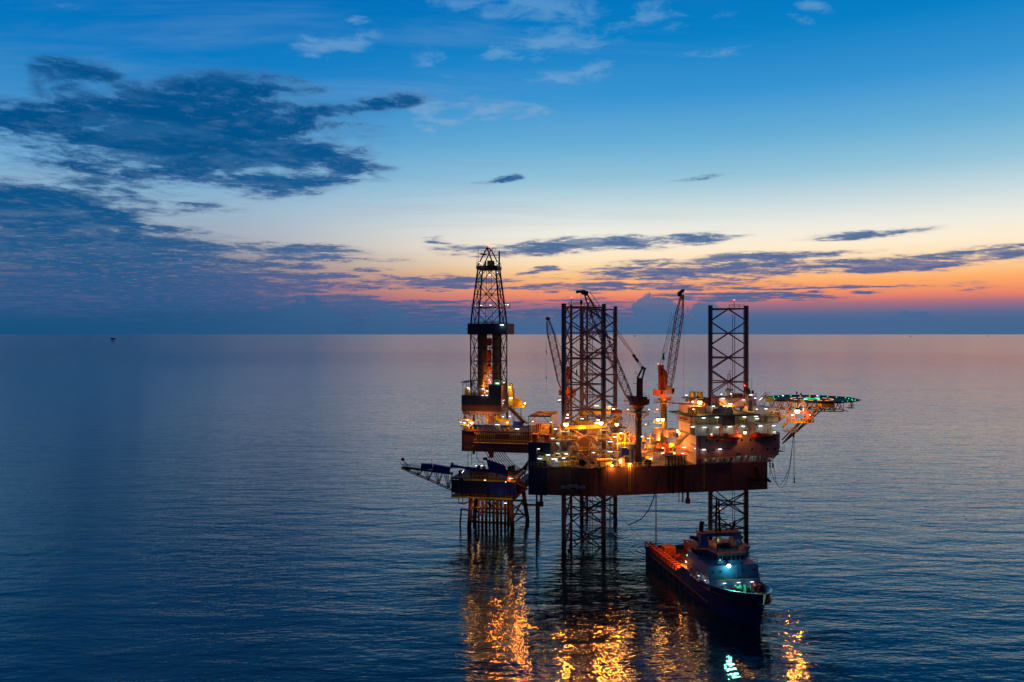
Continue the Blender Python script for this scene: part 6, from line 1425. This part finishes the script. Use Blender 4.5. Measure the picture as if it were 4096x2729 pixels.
# boom truss with covered rack on the left
tipp = free(1606,1871,270)
rt = Wf(A0,L0+.5,0); rtT = Vector((rt.x,rt.y,zat(1897,rt.y))); rtB = Vector((rt.x,rt.y,zat(1962,rt.y)))
b = MB(); sh = Vector((.3,1.8,0))
for s_ in (Vector((0,0,0)), sh):
    b.beam(tipp+s_, rtT+s_, .4); b.beam(tipp+s_-Vector((0,0,.3)), rtB+s_, .32)
    n = 5
    for i in range(1, n+1):
        t = i/(n+.0); u = (i-.5)/n; top = lambda q: tipp.lerp(rtT,q)+s_; bot = lambda q: (tipp-Vector((0,0,.3))).lerp(rtB,q)+s_
        b.beam(bot(u+.02), top(u-.06), .2); b.beam(bot(u+.02), top(u+.0), .18); b.beam(bot(u+.02), top(min(1,u+.1)), .2)
for i in range(8): q = i/7; b.beam(tipp.lerp(rtT,q), tipp.lerp(rtT,q)+sh, .1)
b.build('boom_truss', M['black'], wp)
b = MB(); b.rail([tipp, tipp.lerp(rtT,.4)], 1.1, .07, .9); b.rail([tipp+sh, tipp.lerp(rtT,.4)+sh], 1.1, .07, .9); b.build('boom_rail', M['black'], wp)
b = MB(); b.beam(free(1634,1864,270), free(1610,1834,270), .14); b.beam(free(1630,1866,271), free(1606,1836,271), .14); b.beam(free(1615,1870,270), free(1600,1846,270), .1); b.tube(free(1608,1842,270), free(1614,1833,270), .55, n=8); b.build('burner_nozzle', M['black'], wp)
b = MB(); b.tube(free(1727,1866,270), free(1727,1842,270), .05); b.lathe(free(1727,1843,270), [(.2,0), (.2,.3)], 6); b.build('wind_vane', M['steel'], wp)
def tarpbox(pts, th, hgt, nm='blue_cover'):
    b = MB()
    for p, q in zip(pts[:-1], pts[1:]): b.beam(p+Vector((0,0,hgt*.5)), q+Vector((0,0,hgt*.5)), th, hgt)
    return b.build(nm, M['tarp'], wp)
tarpbox([free(1685,1874,269.5), free(1730,1877,269.6)], 1.8, 1.7); tarpbox([free(1731,1884,269.8), free(1800,1896,270.3)], 2.0, 2.3)
# covered crane on top of the platform
wc = thing('platform_crane', 'low crane with its arm and engine wrapped in blue tarpaulin on the wellhead platform', 'crane', tuple(Wf(-29,-5,ZP1)), RZ)
b = MB(); b.beam(free(1808,1864,268), free(1832,1867,268), 1.0, .9); b.beam(free(1830,1867,268), free(1868,1873,268), .75); b.beam(free(1866,1873,268), free(1960,1884,268.5), 1.1, 1.0); b.beam(free(1803,1872,268), free(1811,1852,268), .9); b.build('arm', M['tarp'], wc)
b = MB(); b.box8([free(1956,1886,267), free(2030,1904,267), free(2032,1900,270), free(1960,1884,270), free(1944,1836,267), free(2014,1860,267), free(2020,1862,270), free(1952,1838,270)])
b.box8([free(1932,1841,266.8), free(1948,1842,266.8), free(1950,1842,270), free(1934,1841,270), free(1932,1830,266.8), free(1947,1830,266.8), free(1950,1830,270), free(1934,1830,270)]); b.build('engine_cover', M['tarp'], wc)
b = MB(); b.box8([free(2030,1900,268), free(2060,1895,268), free(2060,1893,271), free(2030,1898,271), free(2030,1868,268), free(2060,1862,268), free(2060,1860,271), free(2030,1866,271)]); b.build('grey_cover', M['green'], wc)
b = MB(); b.lathe(free(1965,1830,272), [(.9,0), (.7,1), (1.1,1.2), (.8,2.2), (.5,3.2), (.2,3.6)], 10); b.build('red_valve_head', M['red'], wc)
b = MB(); b.lathe(free(2035,1925,268.5), [(.9,0), (.9,3.5)], 12); b.build('pedestal', M['orangedull'], wc)
b = MB()
for sx, sy, h, m in ((1885,1893,2.2,0), (1915,1893,3.0,0), (1935,1890,2.4,0), (1990,1900,2,0), (1842,1895,1.6,0)): b.lathe(free(sx,sy+8,270), [(.5,0), (.7,.3), (.7,h), (.4,h+.3)], 10)
b.fbox(Wf, A0+6, A0+12, L0+3, L0+8, ZP1, ZP1+2.2); b.build('deck_vessel', M['brown'], wp)
b = MB()
for i in range(8): b.path([free(1850+i*22,1905,268.5), free(1852+i*22,1890,268.5), free(1866+i*22,1888,268.5), free(1868+i*22,1905,268.5)], .1)
b.build('deck_pipe', M['pipe'], wp)
tube(wp, free(1852,1886,267.5), (.6,0,.7), 130, 1.2); tube(wp, free(1905,1863,271), (1,0,0), 90, .6); tube(wp, free(1927,1863,271), (1,0,0), 100, .8); tube(wp, free(2023,1928,267.4), (1,0,0), 60, .5, (1,1,.5)); tube(wp, free(2022,2013,270), (1,0,0), 170, 1.1)
sodium(wp, free(2094,1876,272), 1100, .3); sodium(wp, free(2043,1913,267.5), 500, .22)
tube(wp, free(2043,1914,267), (1,0,0), 0, 1.3, SOD); tube(wp, free(1940,1921,268), (1,0,0), 60, .7, SOD)
for p_, P_ in ((free(1990,1985,268.5), 140), (free(1890,2012,270), 110), (free(1915,2020,275), 160), (free(2000,2018,274), 60), (free(1950,1990,268), 60)): lamp(wp, p_, P_, (1,.5,.12) if P_ in (110,160) else (.85,.85,.3), .3)  # added fill lights below the platform, no fixtures
b = MB(); 
for p in (QP(2113,1840,-30), ): pass
rope('mooring_rope', 'thin rope from the platform corner across to the rig hull', 'rope', curve(free(2085,1880,272), QP(2113,1840,-31), .5), .07)

# ---------------------------------------------------------------- far platforms on the horizon
def far(label, sx, d, w):
    x = (sx-2048)/F*d; t = thing('distant_platform', label, 'platform', (x,d,0), 0, 'far platforms on the horizon')
    b = MB(); b.fbox(I, x-w*.5, x+w*.5, d-w*.3, d+w*.3, w*.5, w*.85); b.fbox(I, x-w*.85, x-w*.3, d, d+1, w*.8, w*.9); b.build('topside', M['steel'], t)
    b = MB()
    for q in (-.2,.25): b.tube((x+w*q,d,-5), (x+w*q,d,w*.55), w*.09)
    b.build('jacket_leg', M['steel'], t)
far('dark far platform standing alone on the sea at the left', 452, 7300, 36)
far('tiny platform on the horizon between the two right cranes, left one', 2538, 19000, 40)
far('fainter tiny platform right of its twin on the horizon between the cranes', 2592, 21000, 26)
far('tiny platform on the horizon right of the lone lattice leg', 3641, 19000, 30)
far('faintest tiny platform on the horizon near the right edge', 3953, 21000, 26)
# ---------------------------------------------------------------- supply ship
SX, SY = 46.5, 239.0
HX, HY = .165, -.986       # towards the bow
def Sf(s, t, z): return Vector((SX + HX*s + .986*t, SY + HY*s + .165*t, z))   # t: + to the right in the picture
SZ = math.atan2(HY, HX)
SHX, STX = Vector((HX,HY,0)), Vector((.986,.165,0))
ship = thing('supply_ship', 'blue hulled supply ship moored below the rig, pale bridge forward and orange-lit cargo deck', 'ship', tuple(Sf(30,0,0)), SZ)
def hb_(s):   # half breadth at deck
    if s < 42: return 6.9
    q = (s-42)/19.5; return 6.9*max(0.0, 1-q**2.1)**.62
def hw_(s):   # half breadth at water line
    if s < 34: return 6.7
    q = (s-34)/25.0; return 6.7*max(0.0, 1-min(1,q)**1.7)**.8
def zk(s):    # top of side plating
    if s < 25: return 3.6
    if s < 30: return 3.6 + (s-25)/5*2.6
    return 6.2 + max(0,(s-40)/21)**1.5*2.4
st = [0,1,3,8,14,20,25,27,30,34,38,42,46,49,52,54.5,56.5,58.5,60,61,61.45]
vs = []; fs = []; K = 7
for s in st:
    top = zk(s)
    for sg in (-1, 1):
        for j in range(K):
            u = j/(K-1); z = -2.0 + (top+2.0)*u
            v = max(0, (z-0.0)/(top)); w = hw_(s) + (hb_(s)-hw_(s))*max(0,v)**1.6 if z > 0 else hw_(s)*(1+z*.06)
            sh_ = 0
            if s > 54: sh_ = -(1-max(0,v))*2.4*(s-54)/7.4
            rr = 0 if s > 1 else (1-u)*0
            vs.append(Sf(s+sh_, sg*max(w,.03), z))
for i in range(len(st)-1):
    for sgi in range(2):
        for j in range(K-1):
            a = (i*2+sgi)*K+j; c = ((i+1)*2+sgi)*K+j
            fs.append((a, c, c+1, a+1) if sgi == 0 else (a, a+1, c+1, c))
fs.append(tuple(range(K)) + tuple(range(2*K-1, K-1, -1)))
b = MB(); b.add(vs, fs); b.build('hull', M['shipblue'], ship, False)
# bulwark cap line and fenders
b = MB()
for i in range(6, len(st)-1):
    for sg in (-1,1): b.beam(Sf(st[i], sg*hb_(st[i]), zk(st[i])+.03), Sf(st[i+1], sg*hb_(st[i+1]), zk(st[i+1])+.03), .22, .16)
b.build('gunwale', M['shipwhite'], ship)
b = MB()
for i in range(2, 12):
    for sg in (-1,1): b.beam(Sf(st[i], sg*(hb_(st[i])+.12), 2.2), Sf(st[i+1], sg*(hb_(st[i+1])+.12), 2.2), .3, .3)
b.build('rubbing_strake', M['black'], ship)
for i in range(9):
    s = 4+i*4.2; MB().lathe(Sf(s,-(hb_(s)+.22),1.3), [(.25,-.14), (.62,-.14), (.62,.14), (.25,.14)], 12, (.986,.165,0)).build('tyre_fender', M['black'], ship)
# decks
b = MB(); b.add([Sf(s, sg*(hb_(s)-.05), 2.5) for s in (.2,10,20,28) for sg in (-1,1)], [(0,1,3,2), (2,3,5,4), (4,5,7,6)]); b.build('cargo_deck', M['shipdeck'], ship)
ss = [27.8,34,40,44,48,51,54,56.5,58.5,60,61]
b = MB(); b.add([Sf(s, sg*(hb_(s)*.985-.02), 5.0+max(0,(s-44)/17)*1.2) for s in ss for sg in (-1,1)], [(2*i,2*i+1,2*i+3,2*i+2) for i in range(len(ss)-1)]); b.build('forecastle_deck', M['shipdeck'], ship)
b = MB(); b.fbox(Sf, 27.6, 27.9, -6.8, 6.8, 2.5, 5.0); b.build('break_bulkhead', M['shipwhite'], ship)
# cargo rails of orange steel along the cargo deck
for sg in (-1,1):
    b = MB(); t0, t1 = sg*6.75, sg*5.3
    b.beam(Sf(-.2,t0,4.9), Sf(27.5,t0,4.9), .25, .3); b.beam(Sf(-.2,t1,4.9), Sf(27.5,t1,4.9), .25, .3)
    for i in range(14): s = .2+i*2.05; b.beam(Sf(s,t0,4.9), Sf(s,t1,4.9), .5, .14); b.beam(Sf(s,t0,3.4), Sf(s,t0,4.9), .25)
    for i in range(13): s = .4+i*2.05; b.beam(Sf(s,t1,2.5), Sf(s,t1,4.9), .2)
    b.fbox(Sf, -.2, 27.5, min(t1,t1+sg*.06), max(t1,t1+sg*.06), 2.6, 4.8)
    b.build('cargo_rail', M['orange'], ship)
# superstructure
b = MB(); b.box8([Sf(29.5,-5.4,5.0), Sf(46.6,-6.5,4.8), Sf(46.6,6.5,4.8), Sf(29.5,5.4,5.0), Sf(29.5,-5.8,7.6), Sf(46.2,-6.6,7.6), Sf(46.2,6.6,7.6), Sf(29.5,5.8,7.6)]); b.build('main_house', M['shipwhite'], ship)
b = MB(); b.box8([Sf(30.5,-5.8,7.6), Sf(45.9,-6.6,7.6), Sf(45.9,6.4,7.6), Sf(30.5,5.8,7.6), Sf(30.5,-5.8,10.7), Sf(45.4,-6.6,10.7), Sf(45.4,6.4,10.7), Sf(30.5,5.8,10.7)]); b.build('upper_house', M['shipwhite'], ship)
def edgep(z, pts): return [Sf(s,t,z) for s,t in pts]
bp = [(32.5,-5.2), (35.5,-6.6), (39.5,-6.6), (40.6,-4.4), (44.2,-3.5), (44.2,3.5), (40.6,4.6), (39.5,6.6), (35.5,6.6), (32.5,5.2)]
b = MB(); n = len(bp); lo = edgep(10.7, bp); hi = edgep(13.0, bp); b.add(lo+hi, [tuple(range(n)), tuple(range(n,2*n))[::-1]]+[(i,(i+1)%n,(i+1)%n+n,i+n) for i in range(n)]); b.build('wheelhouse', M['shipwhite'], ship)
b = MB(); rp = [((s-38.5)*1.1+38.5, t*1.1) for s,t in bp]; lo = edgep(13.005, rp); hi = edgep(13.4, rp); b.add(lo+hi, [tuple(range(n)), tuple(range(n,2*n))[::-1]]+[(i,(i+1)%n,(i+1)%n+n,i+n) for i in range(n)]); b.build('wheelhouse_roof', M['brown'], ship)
for i in range(n):
    (s0,t0),(s1,t1) = bp[i], bp[(i+1)%n]; L = math.hypot(s1-s0,t1-t0); k = max(2, round(L/1.15)); nx, ny = (t1-t0)/L, -(s1-s0)/L
    for j in range(k):
        q0, q1 = (j+.14)/k, (j+.86)/k
        P0 = Sf(s0+(s1-s0)*q0, t0+(t1-t0)*q0  , 11.6); P1 = Sf(s0+(s1-s0)*q1, t0+(t1-t0)*q1, 11.6)
        cc = Sf((s0+s1)/2,(t0+t1)/2,11.6)-Sf(38.5,0,11.6); o = Vector(((P1-P0).y,-(P1-P0).x,0)).normalized(); o = o if o.dot(cc) > 0 else -o
        u = Vector((0,0,1.0)); w = MB(); w.box8([P0+o*.005, P1+o*.005, P1+o*.06, P0+o*.06, P0+o*.005+u, P1+o*.005+u, P1+o*.06+u, P0+o*.06+u]); w.build('window', M['glass'], ship)
Sf0 = Sf
def Sf(s, t, z): return Sf0(s+3.6, t+.5, z-1.0)
# upper box bridge wing, funnel arch and mast
b = MB()
for t in (-5.6, 3.4): b.box8([Sf(30.5,t,14.4), Sf(34,t,14.4), Sf(34,t+2.2,14.4), Sf(30.5,t+2.2,14.4), Sf(30.8,t+.2,17.3), Sf(33.4,t+.2,17.3), Sf(33.4,t+2,17.3), Sf(30.8,t+2,17.3)])
b.box8([Sf(30.8,-3.4,16.5), Sf(33.4,-3.4,16.5), Sf(33.4,3.6,16.5), Sf(30.8,3.6,16.5), Sf(30.8,-3.4,17.3), Sf(33.4,-3.4,17.3), Sf(33.4,3.6,17.3), Sf(30.8,3.6,17.3)])
b.fbox(Sf, 31.6, 32.6, -.5, .3, 14.4, 16.5); b.build('funnel_arch', M['shipwhite'], ship)
b = MB(); b.fbox(Sf, 30.6, 33.6, -5.6, 5.6, 17.31, 17.5); b.rail([Sf(33.5,-5.4,17.5), Sf(33.5,5.4,17.5)], 1.1, .05, 1.4); b.rail([Sf(30.7,-5.4,17.5), Sf(30.7,5.4,17.5)], 1.1, .05, 1.4); b.build('arch_deck', M['brown'], ship)
b = MB(); p = Sf(32,-.2,17.5)
for dx in (-.5,.5):
    for dy in (-.4,.4): b.beam(p+Vector((dx,dy,0)), p+Vector((dx*.6,dy*.6,8.2)), .26)
for k in range(7): z = .8+k*.95; b.beam(p+Vector((-.45,0,z)), p+Vector((.4,0,z+.8)), .12); b.beam(p+Vector((-.45,0,z)), p+Vector((.45,0,z)), .07)
for z, w in ((1.6,3.4), (3.0,2.6), (4.6,1.8), (6.6,2.2)): b.beam(p+Vector((-w,0,z)), p+Vector((w*.9,0,z)), .18); b.tube(p+Vector((-w,0,z)), p+Vector((-w,0,z+.9)), .05); b.tube(p+Vector((w*.9,0,z)), p+Vector((w*.9,0,z+1.1)), .05)
b.beam(p+Vector((-2.1,0,.2)), p+Vector((-.2,0,3.4)), .07); b.beam(p+Vector((2.4,0,.2)), p+Vector((.2,0,3.4)), .07); b.tube(p+Vector((0,0,7)), p+Vector((-.3,0,9.2)), .05)
b.lathe(p+Vector((-.1,-.5,5.6)), [(.4,0), (.4,.25)], 8); b.beam(p+Vector((-.8,-.6,3.6)), p+Vector((.8,-.6,3.6)), .25, .2); b.build('mast', M['black'], ship)
MB().lathe(Sf(33,0,23.4), [(.16,0), (.16,.3)], 8).build('mast_lamp', E_AMBER, ship)
b = MB(); b.lathe(Sf(30.8,-4.2,17.3), [(.6,0), (.6,2.6)], 10, (.1,.1,1)); b.lathe(Sf(31.5,-5.9,15.8), [(.45,-1.6), (.55,0), (.55,.5)], 10, (1,.2,-.3)); b.lathe(Sf(31,4.2,17.4), [(.35,0), (.3,2.6)], 8, (.3,0,1)); b.build('exhaust_stack', M['black'], ship)
MB().lathe(Sf(35.2,3.6,14.4), [(.5,0), (.65,.4), (.65,1.1), (.4,1.6), (.1,1.75)], 12).build('radome', M['white'], ship, True)
b = MB()
for s, t in ((36,-2), (37,.4), (38.6,2)): b.lathe(Sf(s,t,14.4), [(.25,0), (.3,.6), (.25,1.0)], 8)
b.fbox(Sf, 34.6, 36, -1.2, 1.5, 14.4, 15.3); b.build('roof_fitting', M['brown'], ship)
Sf = Sf0
b = MB()
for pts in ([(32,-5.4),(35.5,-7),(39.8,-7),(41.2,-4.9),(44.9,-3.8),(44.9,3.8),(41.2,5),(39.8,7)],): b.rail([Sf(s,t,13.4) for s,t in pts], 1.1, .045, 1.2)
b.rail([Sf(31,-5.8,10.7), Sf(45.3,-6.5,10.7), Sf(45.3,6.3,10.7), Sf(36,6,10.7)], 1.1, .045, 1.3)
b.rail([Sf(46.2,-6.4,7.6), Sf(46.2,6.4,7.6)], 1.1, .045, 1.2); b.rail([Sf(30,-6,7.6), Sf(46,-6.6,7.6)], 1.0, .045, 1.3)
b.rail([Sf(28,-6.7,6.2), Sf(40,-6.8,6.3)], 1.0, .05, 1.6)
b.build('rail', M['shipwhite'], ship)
b = MB()
for t in (.6, 1.6): b.beam(Sf(46.2,t,7.6), Sf(45.5,t,11.8), .08)
for k in range(9): q = k/9; b.beam(Sf(46.2-.7*q,.6,7.6+4.2*q), Sf(46.2-.7*q,1.6,7.6+4.2*q), .05)
b.build('ladder', M['shipwhite'], ship)
MB().fbox(Sf, 46.62, 46.8, -5, 6.2, 7.45, 7.55).build('ledge', M['yellow'], ship)
for t, z, s in ((-3.4,9.4,45.75), (2.2,9.4,45.75), (5.0,9.4,45.75), (-3.2,6.0,46.6), (.8,6.0,46.6), (1.8,6.0,46.6), (4.4,6.2,46.6), (-5.4,9.2,45.75)):
    MB().lathe(Sf(s,t,z), [(.22,-.1), (.22,.1), (.15,.12)], 10, (HX,HY,0)).build('porthole', M['glass'], ship)
# side doors and life rafts
for s in (37.5, 33): MB().fbox(Sf, s, s+.8, -6.4, -6.0, 5.1, 7.0).build('side_door', M['white'], ship)
for s in (36.0, 38.0, 40.0): 
    MB().lathe(Sf(s,-6.75,5.7), [(.2,-.7), (.36,-.6), (.36,.6), (.2,.7)], 10, (HX,HY,0)).build('life_raft_canister', M['white'], ship)
# forecastle winch, bollards
b = MB(); b.lathe(Sf(50,-1.8,6.3), [(.5,0), (1.0,.05), (1.0,.25), (.6,.3), (.6,1.3), (1.0,1.35), (1.0,1.5)], 12, (.986,.165,0)); b.lathe(Sf(50,.6,6.3), [(1.0,0), (1.0,.2), (.6,.25), (.6,1.2), (1.0,1.25), (1.0,1.45)], 12, (.986,.165,0)); b.fbox(Sf, 48.8, 51.2, -2.6, 3.0, 5.2, 5.6); b.build('anchor_windlass', M['green'], ship)
for s, t in ((48,-4.6), (49,-3.9), (49,3.8), (50,4.3), (54,-1.8), (54,1.6), (57,.0)): MB().lathe(Sf(s,t,5.3), [(.35,0), (.3,.2), (.3,.9), (.42,1.0), (.42,1.15)], 10).build('bollard', M['brown'], ship)
b = MB(); b.fbox(Sf, 47.2, 49.0, 4.2, 5.6, 5.1, 6.6); b.build('deck_locker', M['red'], ship)
# cargo deck gear
b = MB(); b.fbox(Sf, 22.5, 26.5, 1.2, 4.2, 2.55, 4.4); b.lathe(Sf(24.5,-1.0,4.2), [(1.5,0), (1.5,.15), (.8,.2), (.8,2.0), (1.5,2.05), (1.5,2.2)], 14, (.986,.165,0)); b.fbox(Sf, 23.2, 26.0, -2.4, -1.2, 2.55, 4.2); b.build('towing_winch', M['yellow'], ship)
b = MB(); b.beam(Sf(27.2,-2,5), Sf(27.2,-2,9.6), .6); b.beam(Sf(27.2,-2,9.4), Sf(22.5,-1,7.2), .45); b.fbox(Sf, 27.9, 29.4, -3.6, -.6, 5.0, 7.8); b.build('deck_crane', M['yellow'], ship)
b = MB(); b.box8([Sf(29.3,-5.0,9.4), Sf(30.3,-4.0,8.8), Sf(30.2,-3.6,10.4), Sf(29.2,-4.8,11.2), Sf(29.2,-5.05,9.4), Sf(30.2,-4.05,8.8), Sf(30.1,-3.65,10.4), Sf(29.1,-4.85,11.2)]); b.build('lit_panel', M['orange'], ship)
b = MB(); b.path([Sf(2,1,2.7), Sf(14,0,2.75), Sf(23,-.6,4.2)], .1); b.path([Sf(2,-1,2.7), Sf(12,-1.6,2.75), Sf(23,-1.2,3.6)], .08); b.build('tow_wire', M['steel'], ship)
sh_arch = MB()
for i in range(12):
    q0, q1 = i/12, (i+1)/12; f_ = lambda q: Sf(14+q*15, 6.7, 4.9+math.sin(q*math.pi/2)*3.8)
    sh_arch.beam(f_(q0), f_(q1), .3, .35); sh_arch.beam(f_(q0), Sf(14+q0*15,6.7,4.9), .12)
sh_arch.build('side_screen', M['red'], ship)
# ship lamps
c_ = MB().lathe(Sf(45.8,-1.6,10.9), [(.3,0), (.42,.1), (.42,.5), (.2,.7)], 10).build('floodlight', M['steel'], ship)
MB().lathe(Sf(46.3,-1.6,10.8), [(.3,-.3), (.48,0), (.3,.35)], 10).build('lamp_glass', E_CYAN, c_, True)
lamp(ship, Sf(47.0,-1.6,10.6), 1500, (.12,1,.72), .4)
flood(ship, Sf(47.0,-1.6,10.8), 12000, (.15,1,.75), (.3,-1,-.7), 90)
for t in (-3.0, .6, 4.1): tube(ship, Sf(47.0,t,6.9), STX, 120, .9, (.9,.95,1))
for s in (40.5, 44.3): tube(ship, Sf(s,-6.9,7.0), SHX, 90, .8, (1,.98,.7))
sodium(ship, Sf(26.9,-4.6,6.6), 1600, .35); sodium(ship, Sf(27.2,-1.2,6.2), 900, .26)
lamp(ship, Sf(26.0,-5.9,6.2), 1100, (1,.30,.05), .3); lamp(ship, Sf(14,-1,9), 900, (1,.30,.05), .4); lamp(ship, Sf(36.5,0,14.4), 160, SOD, .3); lamp(ship, Sf(39,4.6,14.4), 120, SOD, .2); lamp(ship, Sf(28.6,-5.2,11.0), 160, SOD, .3)
MB().lathe(Sf(28.2,-4.9,8.4), [(.2,0), (.2,.35)], 8).build('green_side_lamp', E_GREEN, ship)
for s, t in ((33.6,-3), (33.6,.6)): MB().lathe(Sf(s,t,16.1), [(.18,0), (.18,.25)], 8).build('amber_lamp', E_AMBER, ship)
# loads on the cargo deck
cg = thing('cargo_basket', 'yellow framed cargo box standing on the aft deck of the supply ship', 'cargo box', tuple(Sf(6,-1.5,2.5)), SZ)
b = MB(); b.fbox(Sf, 5.5, 8.4, -3.6, -.8, 2.9, 5.2); b.build('body', M['orange'], cg)
b = MB()
for s in (5.4,8.5):
    for t in (-3.7,-.7): b.beam(Sf(s,t,2.52), Sf(s,t,5.4), .18)
for z in (2.8,5.4):
    b.beam(Sf(5.4,-3.7,z), Sf(8.5,-3.7,z), .16); b.beam(Sf(5.4,-.7,z), Sf(8.5,-.7,z), .16); b.beam(Sf(8.5,-3.7,z), Sf(8.5,-.7,z), .16); b.beam(Sf(5.4,-3.7,z), Sf(5.4,-.7,z), .16)
b.beam(Sf(8.56,-3.7,2.9), Sf(8.56,-.7,5.3), .1); b.build('frame', M['yellow'], cg)
bx = thing('cargo_basket', 'low cream crate at the front end of the lit cargo rail', 'cargo box', tuple(Sf(24,-4.4,2.5)), SZ)
b = MB(); b.fbox(Sf, 22.6, 26.2, -5.1, -3.6, 2.55, 4.6); b.build('body', M['cream'], bx); b = MB(); b.fbox(Sf, 22.5, 26.3, -5.2, -3.5, 4.6, 4.75); b.build('lid', M['yellow'], bx)
sp = thing('hose_spool', 'small orange hose spool on the cargo deck beside the yellow framed box', 'spool', tuple(Sf(11,-1,2.5)), SZ)
MB().lathe(Sf(10.6,-1.6,3.3), [(.8,0), (.8,.1), (.4,.12), (.4,1.2), (.8,1.22), (.8,1.32)], 12, (.986,.165,0)).build('drum', M['orange'], sp)
wf = MB(); wf.path([free(2792,2412,205)*1, free(2780,2418,205.5), free(2765,2424,206)], .12)
# discharge splash on the ship side and bow line
p0 = Sf(55.5,-.2,8.0)
rope('mooring_rope', 'thin pale mooring line running from the ship bow down to the lower right', 'rope', curve(Sf(57.0,-1.2,7.9), Vector((62.5,158,-.3)), 1.2), .07, 'white')
rope('mooring_rope', 'orange mooring line from the ship stern up to the nearest leg', 'rope', curve(Sf(.5,-6.5,4.5), Vector((29.2,249.5,17)), 1.0), .06, 'orange')
